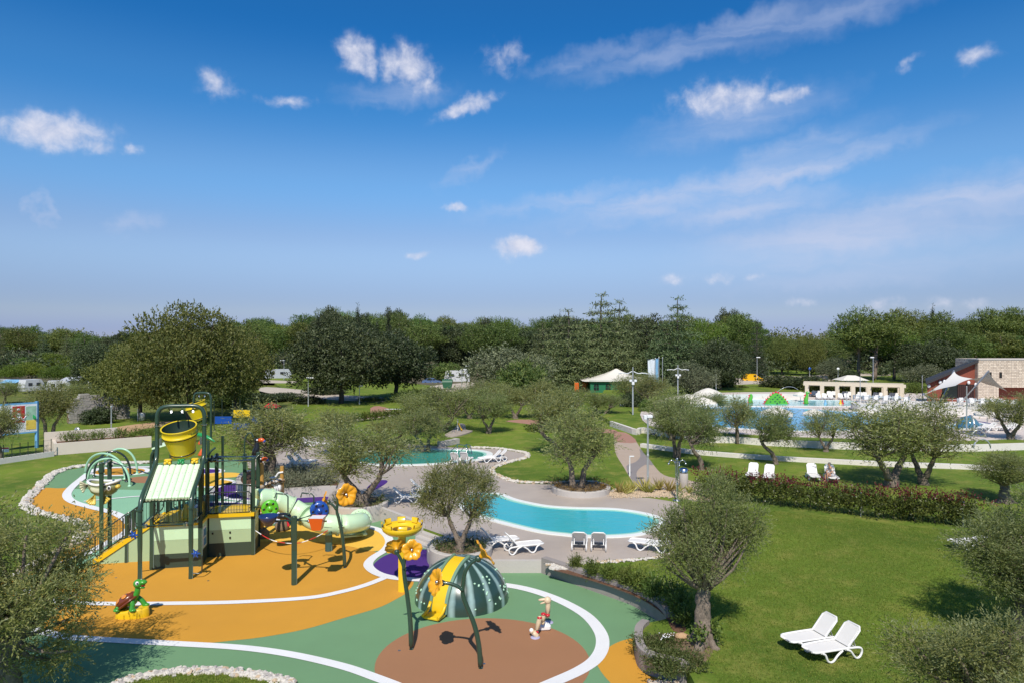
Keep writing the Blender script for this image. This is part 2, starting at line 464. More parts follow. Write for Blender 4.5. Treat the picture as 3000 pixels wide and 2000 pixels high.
# ------------------------------------------------------------------ materials
def lawnmat(name, a, b, c):
    m = bpy.data.materials.new(name); MATS[name] = m; m.use_nodes = True
    N, L = m.node_tree.nodes, m.node_tree.links; bsdf = N['Principled BSDF']; bsdf.inputs['Roughness'].default_value = 0.9; bsdf.inputs['Specular IOR Level'].default_value = 0.15
    tc = N.new('ShaderNodeTexCoord')
    def noise(s, d, r, st=None):
        n = N.new('ShaderNodeTexNoise'); n.inputs['Scale'].default_value = s; n.inputs['Detail'].default_value = d; n.inputs['Roughness'].default_value = r
        if st:
            mp = N.new('ShaderNodeMapping'); mp.inputs['Scale'].default_value = st; L.new(tc.outputs['Object'], mp.inputs[0]); L.new(mp.outputs[0], n.inputs['Vector'])
        else: L.new(tc.outputs['Object'], n.inputs['Vector'])
        return n
    def ramp(src, lo, hi, c0, c1):
        mr = N.new('ShaderNodeMapRange'); mr.inputs[1].default_value = lo; mr.inputs[2].default_value = hi; L.new(src, mr.inputs[0])
        mx = N.new('ShaderNodeMix'); mx.data_type = 'RGBA'; L.new(mr.outputs[0], mx.inputs['Factor'])
        for k, v in (('A', c0), ('B', c1)):
            if isinstance(v, tuple): mx.inputs[k].default_value = (*v, 1)
            else: L.new(v, mx.inputs[k])
        return mx.outputs['Result']
    big = noise(0.13, 5, 0.6); mid = noise(0.9, 6, 0.65); fine = noise(11, 5, 0.75, (1, 1.0, 1)); vf = noise(46, 3, 0.7)
    col = ramp(big.outputs['Fac'], 0.36, 0.66, a, b)
    col = ramp(mid.outputs['Fac'], 0.48, 0.76, col, c)
    mu = N.new('ShaderNodeMix'); mu.data_type = 'RGBA'; mu.blend_type = 'MULTIPLY'; mu.inputs['Factor'].default_value = 1
    mr = N.new('ShaderNodeMapRange'); mr.inputs[1].default_value = 0.3; mr.inputs[2].default_value = 0.7; mr.inputs[3].default_value = 0.62; mr.inputs[4].default_value = 1.35
    ad = N.new('ShaderNodeMath'); ad.operation = 'MULTIPLY_ADD'; ad.inputs[1].default_value = 0.5; ad2 = N.new('ShaderNodeMath'); ad2.operation = 'MULTIPLY'; ad2.inputs[1].default_value = 0.5
    L.new(vf.outputs['Fac'], ad2.inputs[0]); L.new(fine.outputs['Fac'], ad.inputs[0]); L.new(ad2.outputs[0], ad.inputs[2]); L.new(ad.outputs[0], mr.inputs[0])
    L.new(col, mu.inputs['A']); L.new(mr.outputs[0], mu.inputs['B']); L.new(mu.outputs['Result'], bsdf.inputs['Base Color'])
    bp = N.new('ShaderNodeBump'); bp.inputs['Strength'].default_value = 0.7; bp.inputs['Distance'].default_value = 0.05; L.new(ad.outputs[0], bp.inputs['Height']); L.new(bp.outputs[0], bsdf.inputs['Normal'])
    return m
lawnmat('lawn', (0.085, 0.142, 0.018), (0.165, 0.232, 0.028), (0.26, 0.25, 0.06))
lawnmat('meadow', (0.09, 0.125, 0.02), (0.15, 0.175, 0.03), (0.27, 0.22, 0.10))
def rubber(name, col):
    return mat(name, col, rough=0.9, var=0.11, scale=0.35, bump=0.35, bscale=90, dirt=0.26, dcol=tuple(c * 0.62 + 0.02 for c in col), spec=0.2, fine=0.16)
rubber('rubber_green', (0.155, 0.290, 0.150)); rubber('rubber_mint', (0.25, 0.48, 0.31)); rubber('rubber_orange', (0.58, 0.285, 0.036)); rubber('rubber_yellow', (0.78, 0.47, 0.07))
rubber('rubber_brown', (0.33, 0.165, 0.085)); rubber('rubber_purple', (0.07, 0.028, 0.19)); rubber('rubber_white', (0.74, 0.74, 0.74))
mat('deck_concrete', (0.43, 0.365, 0.31), rough=0.55, var=0.16, scale=0.35, bump=0.08, bscale=18, dirt=0.55, dcol=(0.27, 0.225, 0.20), spec=0.4, fine=0.06)
mat('wall_concrete', (0.30, 0.265, 0.245), rough=0.75, var=0.18, scale=1.4, bump=0.2, bscale=22, dirt=0.4, dcol=(0.16, 0.14, 0.13), fine=0.06)
mat('pale_concrete', (0.50, 0.46, 0.42), rough=0.75, var=0.1, scale=0.8, bump=0.15, bscale=20, dirt=0.2, dcol=(0.33, 0.30, 0.27), fine=0.05)
mat('white_wall', (0.70, 0.66, 0.60), rough=0.8, var=0.12, scale=0.7, bump=0.2, bscale=9, dirt=0.35, dcol=(0.42, 0.39, 0.35), fine=0.08)
mat('cream_wall', (0.66, 0.58, 0.49), rough=0.75, var=0.06, scale=1, bump=0.15, bscale=20, dirt=0.15, dcol=(0.45, 0.40, 0.34))
mat('pool_deck', (0.60, 0.52, 0.47), rough=0.7, var=0.1, scale=0.4, bump=0.1, bscale=10, dirt=0.2, dcol=(0.45, 0.38, 0.34))
mat('coping_white', (0.78, 0.80, 0.76), rough=0.4, var=0.06, scale=2, bump=0.05, bscale=20)
mat('coping_mint', (0.33, 0.62, 0.50), rough=0.4, var=0.08, scale=4)
mat('path_beige', (0.42, 0.33, 0.26), rough=0.85, var=0.1, scale=1, bump=0.3, bscale=40, fine=0.14)
mat('path_grey', (0.24, 0.215, 0.21), rough=0.85, var=0.1, scale=1, bump=0.3, bscale=40, fine=0.14)
mat('path_red', (0.36, 0.19, 0.14), rough=0.85, var=0.12, scale=2, bump=0.3, bscale=20, fine=0.1)
mat('path_sand', (0.46, 0.30, 0.17), rough=0.95, var=0.15, scale=0.6, bump=0.3, bscale=20, fine=0.12)
mat('path_pale', (0.48, 0.41, 0.33), rough=0.95, var=0.2, scale=0.4, bump=0.3, bscale=20, fine=0.1)
mat('asphalt', (0.17, 0.165, 0.16), rough=0.9, var=0.15, scale=0.5, bump=0.2, bscale=30)
mat('soil', (0.13, 0.065, 0.035), rough=0.95, var=0.4, scale=3, bump=0.8, bscale=14, fine=0.3)
mat('mulch', (0.17, 0.12, 0.07), rough=0.95, var=0.4, scale=4, bump=0.8, bscale=16, fine=0.35)
mat('stone_white', (0.58, 0.54, 0.48), rough=0.85, var=0.25, scale=5, bump=0.3, bscale=12)
mat('stone_grey', (0.40, 0.37, 0.34), rough=0.85, var=0.3, scale=5, bump=0.3, bscale=12)
mat('stone_tan', (0.52, 0.40, 0.27), rough=0.85, var=0.25, scale=5, bump=0.3, bscale=12)
def watermat(name, deep, shallow, rough=0.03):
    m = bpy.data.materials.new(name); MATS[name] = m; m.use_nodes = True
    N, L = m.node_tree.nodes, m.node_tree.links; bsdf = N['Principled BSDF']; bsdf.inputs['Roughness'].default_value = rough; bsdf.inputs['IOR'].default_value = 1.33
    tc = N.new('ShaderNodeTexCoord'); n = N.new('ShaderNodeTexNoise'); n.inputs['Scale'].default_value = 0.25; n.inputs['Detail'].default_value = 3; L.new(tc.outputs['Object'], n.inputs['Vector'])
    mx = N.new('ShaderNodeMix'); mx.data_type = 'RGBA'; mx.inputs['A'].default_value = (*deep, 1); mx.inputs['B'].default_value = (*shallow, 1); L.new(n.outputs['Fac'], mx.inputs['Factor']); L.new(mx.outputs['Result'], bsdf.inputs['Base Color'])
    mp = N.new('ShaderNodeMapping'); mp.inputs['Scale'].default_value = (0.8, 2.2, 1); L.new(tc.outputs['Object'], mp.inputs[0])
    w = N.new('ShaderNodeTexNoise'); w.inputs['Scale'].default_value = 1.6; w.inputs['Detail'].default_value = 4; w.inputs['Roughness'].default_value = 0.55; w.inputs['Distortion'].default_value = 0.6; L.new(mp.outputs[0], w.inputs['Vector'])
    bp = N.new('ShaderNodeBump'); bp.inputs['Strength'].default_value = 0.5; bp.inputs['Distance'].default_value = 0.05; L.new(w.outputs['Fac'], bp.inputs['Height']); L.new(bp.outputs[0], bsdf.inputs['Normal'])
watermat('water_turquoise', (0.035, 0.36, 0.42), (0.06, 0.46, 0.50)); watermat('water_green', (0.03, 0.24, 0.19), (0.06, 0.34, 0.27)); watermat('water_blue', (0.03, 0.30, 0.60), (0.05, 0.40, 0.70), .12); watermat('water_pale', (0.16, 0.48, 0.55), (0.24, 0.58, 0.62))

def sheet(name, pts, z, m, kind='structure', parent=None):
    mb = MB(); mb.poly([Vector((p[0], p[1], z)) for p in pts])
    o = build(mb, name, m, parent)
    if parent is None: tag(o, kind=kind)
    return o
def ribbon(name, pts, w, z, m, closed=False, parent=None):
    mb = MB(); mb.ribbon([Vector((p[0], p[1], z)) for p in pts], w, closed=closed)
    o = build(mb, name, m, parent)
    if parent is None: tag(o, kind='structure')
    return o

# ------------------------------------------------------------------ ground and levels
sheet('ground', [(-2500, -200), (2500, -200), (2500, 4500), (-2500, 4500)], -0.03, 'meadow')
# park lawn left of and behind the splash pad (level 0)
sheet('lawn', [(-70, 2), (12, 2), (12, 60), (-8, 76), (-95, 110), (-130, 70)], -0.012, 'lawn')
ZL = 0.5       # level of the pool deck and the lawns
ZP = 1.0       # level of the large pool
FRONT = [(2012, 2005), (1985, 1992), (1920, 1976), (1885, 1956), (1872, 1925), (1873, 1888), (1892, 1868), (1930, 1860), (1964, 1851), (1945, 1825), (1910, 1798), (1853, 1767), (1776, 1739), (1700, 1712), (1593, 1675)]
fr = [G(x, y) for (x, y) in FRONT]
DECKF = [(1438, 1675), (1360, 1678), (1300, 1672), (1270, 1660), (1256, 1640), (1262, 1620), (1285, 1604), (1302, 1598), (1240, 1575), (1170, 1542), (1102, 1515), (1074, 1519), (1030, 1523), (985, 1520), (963, 1508), (958, 1490), (966, 1470), (986, 1453), (938, 1453), (833, 1459), (770, 1461), (715, 1452), (698, 1432), (716, 1408), (758, 1396), (726, 1389), (724, 1370), (760, 1350)]
df = [G(x, y) for (x, y) in DECKF]
slab = fr + df + [Vector((-27, 75, 0)), Vector((-33, 105, 0)), Vector((-70, 190, 0)), Vector((-260, 420, 0)), Vector((-260, 900, 0)), Vector((500, 900, 0)), Vector((500, 4, 0)), Vector((4.9, 4, 0))]
mb = MB(); mb.prism(slab, -0.03, ZL); tag(build(mb, 'lawn_terrace', 'lawn'), kind='structure')

# the rubber splash pad: base sheet, then painted zones each 4 mm up
base = px_path([(440, 1357), (340, 1359), (255, 1367), (191, 1377), (155, 1395), (122, 1429), (96, 1458), (92, 1478), (120, 1498), (180, 1512), (236, 1527), (252, 1545), (242, 1572), (205, 1592), (120, 1640), (30, 1690), (-60, 1750), (-90, 1840), (-60, 1950)], 0, 5)
base += [Vector((-14.5, 17, 0)), Vector((-13, 12, 0)), Vector((5.5, 12, 0)), G(2030, 1990), G(2030, 1840), G(1700, 1690), Vector((1.4, 29.3, 0)), G(1300, 1590), G(1100, 1500), G(1000, 1440), G(800, 1400), G(745, 1360), G(700, 1345), G(600, 1340)]
sheet('splash_pad', base, 0.0, 'rubber_green')
def zone(name, pts, k, m, lev, smooth=True):
    P = px_path(pts, 0, k, True) if smooth else [G(*p) for p in pts]
    return sheet(name, P, 0.004 * lev, m)
zone('painted_zone_orange', [(127, 1429), (170, 1429), (207, 1429), (197, 1450), (215, 1470), (270, 1486), (330, 1501), (365, 1518), (382, 1540), (365, 1562), (320, 1585), (268, 1612), (205, 1640), (120, 1672), (60, 1700), (-30, 1750), (-60, 1745), (30, 1688), (120, 1640), (205, 1592), (242, 1572), (252, 1545), (236, 1527), (180, 1512), (120, 1498), (92, 1478), (98, 1455)], 4, 'rubber_orange', 1)
zone('painted_zone_orange', [(-10, 1750), (100, 1690), (245, 1657), (330, 1637), (450, 1628), (560, 1600), (700, 1582), (760, 1580), (859, 1583), (955, 1587), (1031, 1599), (1085, 1611), (1105, 1622), (1075, 1655), (1130, 1690), (1208, 1698), (1196, 1730), (1158, 1755), (1105, 1780), (1000, 1811), (900, 1840), (800, 1860), (700, 1873), (520, 1886), (240, 1868), (120, 1845), (50, 1800)], 5, 'rubber_orange', 1)
zone('painted_zone_mint', [(207, 1431), (430, 1434), (640, 1438), (740, 1470), (800, 1512), (862, 1528), (760, 1537), (560, 1580), (450, 1605), (300, 1642), (215, 1672), (262, 1618), (320, 1588), (384, 1545), (367, 1517), (330, 1500), (270, 1485), (215, 1469), (197, 1450)], 1, 'rubber_mint', 2, False)
zone('painted_zone_yellow', [(740, 1540), (862, 1534), (885, 1490), (963, 1489), (975, 1520), (1060, 1538), (1108, 1552), (1137, 1580), (1124, 1606), (1090, 1614), (1031, 1601), (955, 1589), (859, 1585), (760, 1585), (730, 1570)], 2, 'rubber_yellow', 3)
zone('painted_zone_brown', [(364, 1404), (395, 1396), (440, 1394), (500, 1400), (510, 1408), (450, 1414), (380, 1411)], 4, 'rubber_brown', 1)
zone('painted_ring_white', [(250, 1380), (290, 1369), (340, 1366), (410, 1367), (440, 1374), (420, 1386), (360, 1392), (290, 1392)], 4, 'rubber_white', 1)
zone('painted_zone_orange', [(266, 1381), (300, 1373), (345, 1370.5), (405, 1371), (425, 1376), (408, 1385), (355, 1389.5), (295, 1389)], 4, 'rubber_orange', 2)
zone('painted_ring_white', [(540, 1378), (590, 1370), (640, 1371), (660, 1377), (640, 1386), (590, 1389)], 4, 'rubber_white', 1)
zone('painted_zone_purple', [(555, 1378), (595, 1373), (635, 1374), (645, 1378), (630, 1383), (590, 1385)], 4, 'rubber_purple', 2)
zone('painted_zone_yellow', [(575, 1394), (620, 1385), (680, 1383), (709, 1388), (690, 1396), (630, 1399)], 4, 'rubber_yellow', 3)
zone('painted_ring_white', [(555, 1412), (600, 1400), (660, 1401), (693, 1409), (680, 1421), (620, 1427), (570, 1424)], 4, 'rubber_white', 1)
zone('painted_zone_yellow', [(565, 1412), (605, 1404), (655, 1405), (681, 1411), (668, 1419), (620, 1423), (575, 1421)], 4, 'rubber_yellow', 3)
zone('painted_ring_white', [(612, 1440), (640, 1420), (690, 1410), (770, 1412), (800, 1440), (780, 1468), (700, 1466), (640, 1456)], 4, 'rubber_white', 3)
zone('painted_zone_purple', [(626, 1440), (650, 1424), (695, 1414), (765, 1416), (790, 1440), (772, 1462), (700, 1460), (645, 1450)], 4, 'rubber_purple', 4)
zone('painted_ring_white', [(560, 1490), (600, 1468), (720, 1470), (800, 1484), (826, 1508), (810, 1532), (760, 1526), (640, 1498)], 4, 'rubber_white', 4)
zone('painted_zone_purple', [(575, 1488), (610, 1472), (715, 1474), (775, 1488), (799, 1502), (780, 1515), (740, 1512), (640, 1490)], 4, 'rubber_purple', 5)
zone('painted_strip_purple', [(795, 1463), (860, 1459), (938, 1452), (990, 1448), (978, 1460), (938, 1469), (862, 1472), (800, 1474)], 3, 'rubber_purple', 4)
zone('painted_zone_purple', [(1092, 1657), (1123, 1629), (1175, 1613), (1250, 1608), (1320, 1612), (1330, 1690), (1250, 1695), (1158, 1690), (1112, 1675)], 5, 'rubber_purple', 2)
mb = MB(); mb.poly([Vector((-0.9 + 3.32 * math.cos(a * math.pi / 32), 21.25 + 3.15 * math.sin(a * math.pi / 32), 0.004)) for a in range(64)]); tag(build(mb, 'painted_zone_brown', 'rubber_brown'), kind='structure')
zone('painted_zone_orange', [(1748, 1938), (1776, 1901), (1815, 1878), (1872, 1864), (1930, 1856), (1960, 1900), (1960, 1985), (1930, 2030), (1840, 2030), (1785, 1995)], 4, 'rubber_orange', 1)
ribbon('painted_line_white', px_path([(1248, 1699), (1160, 1693), (1105, 1679), (1079, 1656), (1092, 1634), (1128, 1610), (1141, 1586), (1128, 1563), (1098, 1547), (1050, 1537), (980, 1522)], 0, 6), 0.42, 0.026, 'rubber_white')
ribbon('painted_line_white', px_path([(1135, 1688), (1075, 1712), (1000, 1733), (900, 1751), (700, 1763), (500, 1767), (330, 1768), (200, 1764), (110, 1752), (60, 1742)], 0, 6), 0.34, 0.022, 'rubber_white')
ribbon('painted_line_white', px_path([(90, 1722), (55, 1755), (52, 1795), (90, 1835), (160, 1858), (240, 1869), (500, 1884), (700, 1896), (850, 1916), (1000, 1950), (1100, 1984), (1190, 2020), (1280, 2070)], 0, 6), 0.36, 0.018, 'rubber_white')
ribbon('painted_line_white', px_path([(1380, 1706), (1480, 1713), (1560, 1729), (1640, 1758), (1715, 1800), (1757, 1848), (1765, 1890), (1745, 1930), (1700, 1962), (1630, 1994), (1540, 2030), (1440, 2055)], 0, 6), 0.44, 0.014, 'rubber_white')
ribbon('painted_line_white', px_path([(440, 1367), (340, 1369), (275, 1378), (235, 1405), (205, 1432), (196, 1452), (215, 1470), (270, 1486), (330, 1501), (365, 1518), (383, 1540), (365, 1562), (320, 1587), (268, 1614), (205, 1642), (110, 1676)], 0, 6), 0.5, 0.03, 'rubber_white')
ribbon('painted_line_white', px_path([(245, 1468), (330, 1460), (411, 1453), (560, 1447)], 0, 4), 0.22, 0.034, 'rubber_white')
# grass island at the bottom left, edged by stones
isl = px_path([(330, 2012), (420, 1990), (520, 1977), (620, 1975), (720, 1983), (810, 2000), (880, 2040), (800, 2120), (600, 2150), (400, 2120), (320, 2060)], 0, 5, True)
mb = MB(); mb.prism(isl, 0, 0.06); tag(build(mb, 'grass_island', 'lawn'), kind='structure')

# concrete pool deck
DECK = [(1593, 1647), (1700, 1645), (1815, 1637), (1915, 1629), (1990, 1600), (2022, 1555), (2010, 1500), (1985, 1470), (1900, 1457), (1825, 1456), (1790, 1440), (1770, 1420), (1746, 1414), (1634, 1418), (1519, 1415), (1480, 1405), (1455, 1395), (1440, 1381), (1455, 1367), (1493, 1354), (1542, 1339), (1539, 1328), (1506, 1321), (1455, 1314), (1378, 1311), (1310, 1308), (1250, 1303), (1150, 1296), (1000, 1282), (900, 1275), (850, 1285), (800, 1300), (770, 1325), (750, 1345)]
dk = [G(1593, 1676) + Vector((.06, .06, 0))] + [G(x, y, ZL) for (x, y) in DECK] + [Vector((p.x + (.02 if i > 20 else 0), p.y + .03, 0)) for i, p in enumerate(df[::-1])]
sheet('pool_deck', dk, ZL + 0.004, 'deck_concrete')
# purple paint spilling onto the deck
sheet('painted_zone_purple', px_path([(1075, 1428), (1100, 1408), (1130, 1405), (1134, 1412), (1110, 1428), (1085, 1438)], ZL, 4, True), ZL + 0.009, 'rubber_purple')

def wall(name, label, path, w, z0, z1, m, cat='wall', closed=False, group=None):
    mb = MB(); mb.wallstrip(path, w, z0, z1, closed)
    return tag(build(mb, name, m), label, cat, group)
cr = smooth_path(fr[8:15], 5)
wall('retaining_wall', 'grey curved concrete retaining wall between splash pad and shrubs', [(p.x, p.y) for p in cr], 0.3, -0.02, 0.66, 'wall_concrete')
cl = smooth_path(fr[0:7], 5)
wall('retaining_wall', 'low grey concrete kerb wall round the ground-cover bed under the big olive', [(p.x, p.y) for p in cl], 0.26, -0.02, 0.62, 'wall_concrete')
ds = [G(*p) for p in ((1593, 1675), (1438, 1675), (1360, 1678), (1300, 1672), (1270, 1660), (1256, 1640), (1262, 1620), (1285, 1604))]
wall('deck_wall', 'pale concrete deck edge wall curving behind the melon dome', [(p.x, p.y) for p in [ds[0]] + smooth_path(ds[1:], 5)], 0.16, -0.02, ZL + 0.03, 'pale_concrete')
ds = [G(*p) for p in ((1240, 1575), (1170, 1542), (1102, 1515))]
wall('deck_wall', 'straight concrete deck edge wall right of the slide exit', [(p.x, p.y) for p in ds], 0.22, -0.02, ZL + 0.2, 'pale_concrete')
ds = [G(*p) for p in ((986, 1453), (938, 1453), (833, 1459), (770, 1461), (715, 1452), (698, 1432), (716, 1408), (758, 1396))]
wall('planter_wall', 'long curved concrete planter wall in front of the grey-green shrubs', [(p.x, p.y) for p in smooth_path(ds, 5)], 0.3, -0.02, ZL + 0.16, 'pale_concrete')
st = thing('concrete_steps', 'short flight of concrete steps from pad to deck beside round planter', 'steps', G(1285, 1602))
for k in range(3):
    a, b = G(1302, 1598), G(1240, 1575)
    off = Vector((-0.16, -0.28, 0)).normalized() * (0.32 * (3 - k))
    mb = MB(); mb.prism([a, a + off, b + off, b], 0, 0.13 * (k + 1)); build(mb, 'step', 'pale_concrete', st)

def ring_planter(label, px, py, hwpx, z, hgt, zb, soil='mulch', ell=1.0):
    c = G(px, py, z); r = hwpx * c.y / FOC
    t = thing('round_planter', label, 'planter', (c.x, c.y, zb))
    mb = MB(); n = 48
    pr = [(r, -zb - .01), (r, hgt - .02), (r - .02, hgt), (r - .24, hgt), (r - .26, hgt - .02), (r - .26, hgt - .16)]
    mb.lathe(pr, n, Matrix.Diagonal((1, ell, 1)), smooth=False); build(mb, 'rim', 'pale_concrete', t, True)
    mb = MB(); vs = [Vector((0, 0, hgt + .03))]; q = random.Random(px)
    for k in range(3):
        for j in range(24):
            rr = (r - .25) * (k + 1) / 3; a = j * math.pi / 12
            vs.append(Vector((math.cos(a) * rr, math.sin(a) * rr * ell, hgt - .03 - .04 * (k == 2) + .08 * q.random() * (k < 2))))
    fs = [(0, 1 + j, 1 + (j + 1) % 24) for j in range(24)] + [(1 + k * 24 + j, 1 + (k + 1) * 24 + j, 1 + (k + 1) * 24 + (j + 1) % 24, 1 + k * 24 + (j + 1) % 24) for k in range(2) for j in range(24)]
    mb.add(vs, fs, True); build(mb, 'soil', soil, t, True)
    return t
PL_MID = ring_planter('round concrete planter holding the olive left of the blue pool', 1350, 1622, 92, ZL, 0.36, ZL)
PL_LEFT = ring_planter('round concrete planter holding the forked olive behind the slide', 1052, 1486, 84, ZL, 0.36, ZL)
PL_BACK = ring_planter('round concrete planter holding the twin-stem olive on the far pool edge', 1702, 1438, 86, ZL, 0.34, ZL)

# ------------------------------------------------------------------ pools
def pool(name, pts, z, water, label, cop=0.34, mint=True, copm='coping_white'):
    P = smooth_path([G(x, y, z) for (x, y) in pts], 6, True)
    t = thing(name, label, 'pool', (P[0].x, P[0].y, z))
    mb = MB(); mb.poly([Vector((p.x, p.y, z + 0.012)) for p in P]); build(mb, 'water', water, t)
    mb = MB(); mb.wallstrip(P, cop, z - .1, z + 0.05, True); build(mb, 'coping', copm, t)
    if mint:
        mb = MB(); n = len(P); area = sum(P[i].x * P[(i + 1) % n].y - P[(i + 1) % n].x * P[i].y for i in range(n)); sg = 1 if area > 0 else -1; Q = []
        for i in range(n):
            tt = (P[(i + 1) % n] - P[i - 1]); tt.z = 0; tt.normalize(); Q.append(P[i] + Vector((-tt.y, tt.x, 0)) * sg * (cop / 2 + .12))
        mb.wallstrip(Q, .24, z - .1, z + 0.026, True); build(mb, 'overflow_edge', 'coping_mint', t)
    return t
pool('swimming_pool', [(1441, 1444), (1468, 1448), (1501, 1461), (1544, 1472), (1608, 1483), (1685, 1488), (1796, 1491), (1872, 1501), (1925, 1515), (1940, 1530), (1925, 1547), (1900, 1559), (1853, 1568), (1777, 1572), (1700, 1571), (1659, 1567), (1579, 1557), (1474, 1532), (1403, 1511), (1362, 1493), (1348, 1470), (1370, 1450), (1405, 1442)], ZL, 'water_turquoise', 'kidney-shaped turquoise pool in the middle deck')
pool('swimming_pool', [(1435, 1331), (1420, 1322), (1370, 1317), (1240, 1315), (1120, 1318), (1040, 1328), (1012, 1341), (1040, 1354), (1130, 1362), (1250, 1360), (1360, 1352), (1415, 1343)], ZL, 'water_green', 'oval green-tinted pool behind the olives, with steel rails', 0.5)

# raised level of the large pool
W2 = [(1790, 1247), (1833, 1262), (1864, 1272), (1884, 1267), (1950, 1278), (2030, 1288), (2080, 1295), (2152, 1296), (2234, 1303), (2400, 1311), (2500, 1315), (2660, 1318), (2830, 1320), (2930, 1318), (3100, 1312)]
w2 = smooth_path([G(x, y, ZL) for (x, y) in W2], 3)
back = [Vector((95, 60, 0)), Vector((140, 110, 0)), Vector((160, 200, 0)), Vector((60, 200, 0)), Vector((18, 130, 0)), Vector((10, 85, 0))]
mb = MB(); mb.prism(w2 + back, ZL - .05, ZP); tag(build(mb, 'pool_terrace', 'lawn'), kind='structure')
wall('garden_wall', 'white stone terrace wall above the lawn, upper of the two long walls', [(p.x, p.y) for p in w2], 0.3, ZL - .02, ZP + 0.06, 'white_wall')
w1 = smooth_path([G(x, y, ZL) for (x, y) in ((1880, 1308), (1960, 1319), (2060, 1331), (2260, 1346), (2400, 1354), (2600, 1364), (2800, 1371), (2900, 1376), (3080, 1384))], 3)
wall('garden_wall', 'low white wall crossing the lawn, lower of the two long walls', w1, 0.45, ZL - .02, ZL + 0.32, 'white_wall')
PD = [(1900, 1245), (2000, 1257), (2130, 1268), (2320, 1278), (2480, 1283), (2680, 1289), (2820, 1290), (2960, 1285), (3120, 1276), (3160, 1170), (2900, 1155), (2650, 1150), (2360, 1148), (2100, 1150), (1950, 1165), (1880, 1200)]
pd = smooth_path([G(x, y, ZP) for (x, y) in PD], 3, True)
mb = MB(); mb.prism(pd, ZP - .02, ZP + .05); tag(build(mb, 'large_pool_deck', 'pool_deck'), kind='structure')
pool('large_pool', [(1960, 1225), (2060, 1246), (2250, 1259), (2400, 1262), (2520, 1258), (2620, 1246), (2650, 1226), (2600, 1211), (2450, 1203), (2300, 1193), (2120, 1191), (1990, 1200)], ZP + .05, 'water_blue', 'large bright blue pool beyond the olive row', 0.5, False)
pool('shallow_pool', [(1940, 1188), (2150, 1189), (2290, 1188), (2400, 1189), (2500, 1188), (2540, 1182), (2490, 1173), (2300, 1170), (2150, 1169), (2050, 1170), (1950, 1176)], ZP + .05, 'water_pale', 'shallow pale blue pool holding the green dinosaur figures', 0.4, False)
pool('bubble_pool', [(2772, 1248), (2800, 1240), (2840, 1237), (2880, 1240), (2886, 1247), (2860, 1254), (2800, 1255)], ZP + .05, 'water_blue', 'small round blue bubble pool at the right end of the terrace', 0.5, False)
ribbon('painted_ring_blue', px_path([(2760, 1250), (2800, 1236), (2850, 1233), (2895, 1240), (2900, 1250), (2860, 1262), (2790, 1263)], ZP, 5, True), 0.5, ZP + .054, mat('ring_blue', (0.06, 0.05, 0.18), rough=0.6), True)

# paths and gravel
pth = px_path([(1798, 1262), (1802, 1320), (1828, 1368), (1850, 1405), (1868, 1430), (1905, 1440), (2000, 1442), (2075, 1450)], ZL, 4) + px_path([(2080, 1418), (2010, 1404), (1945, 1390), (1912, 1357), (1885, 1325), (1868, 1298), (1850, 1276), (1832, 1266)], ZL, 4)
sheet('path', pth, ZL + .004, 'path_beige')
sheet('path', px_path([(1800, 1264), (1804, 1290), (1830, 1296), (1866, 1294), (1850, 1276), (1832, 1267)], ZL, 2, True), ZL + .008, 'path_red')
sheet('path', px_path([(1874, 1312), (1876, 1335), (1862, 1352), (1835, 1364), (1850, 1402), (1866, 1426), (1915, 1438), (1960, 1430), (1910, 1422), (1872, 1402), (1866, 1380), (1890, 1360), (1914, 1360), (1890, 1330)], ZL, 3, True), ZL + .008, 'path_grey')
sheet('path', px_path([(1480, 1232), (1540, 1240), (1640, 1256), (1760, 1266), (1800, 1268), (1800, 1258), (1700, 1246), (1560, 1228)], ZL, 3, True), ZL + .004, 'path_red')
sheet('gravel_bed', px_path([(1790, 1440), (1825, 1457), (1953, 1454), (2070, 1470), (2090, 1452), (1990, 1440), (1880, 1434), (1810, 1428)], ZL, 3, True), ZL + .012, 'path_pale')
sheet('path', px_path([(175, 1300), (240, 1282), (330, 1252), (430, 1238), (520, 1232), (520, 1246), (440, 1252), (370, 1272), (300, 1296)], 0, 3, True), 0.0, 'path_sand')
for q in ([(60, 1192), (140, 1189), (240, 1186), (240, 1190), (140, 1193), (60, 1196)], [(780, 1140), (900, 1150), (1010, 1165), (1120, 1172), (1120, 1186), (980, 1180), (850, 1168), (760, 1152)], [(740, 1118), (860, 1122), (860, 1128), (740, 1126)], [(1260, 1130), (1340, 1122), (1380, 1118), (1390, 1128), (1340, 1145), (1290, 1146)], [(990, 1238), (1080, 1226), (1190, 1212), (1190, 1222), (1090, 1238), (1000, 1248)]):
    sheet('path', px_path(q, 0 if q[0][0] < 1100 else ZL, 3, True), (0 if q[0][0] < 700 else ZL) + 0.004, 'path_pale')
sheet('path', px_path([(1000, 1218), (1080, 1216), (1085, 1194), (1110, 1188), (1150, 1200), (1130, 1206), (1120, 1220), (1040, 1226)], ZL, 2, True), ZL + .008, 'path_red')
mat('forest_floor', (0.10, 0.085, 0.045), rough=1.0, var=0.45, scale=0.15, bump=0.3, bscale=6, fine=0.3)
sheet('forest_floor', [(-9, 128), (40, 134), (70, 170), (110, 190), (300, 260), (480, 880), (-200, 880), (-120, 300), (-40, 170)], ZL + .003, 'forest_floor')
sheet('forest_floor', [(-95, 150), (-60, 152), (-45, 160), (-60, 176), (-250, 400), (-700, 900), (-900, 900), (-260, 170)], -.02, 'forest_floor')
sheet('car_park', px_path([(2080, 1128), (2200, 1124), (2420, 1120), (2420, 1104), (2250, 1100), (2100, 1110)], ZP, 3, True), ZP + .004, 'path_pale')
sheet('path', px_path([(2380, 1098), (2520, 1092), (2600, 1094), (2600, 1100), (2500, 1100), (2380, 1106)], ZP, 3, True), ZP + .004, 'path_pale')
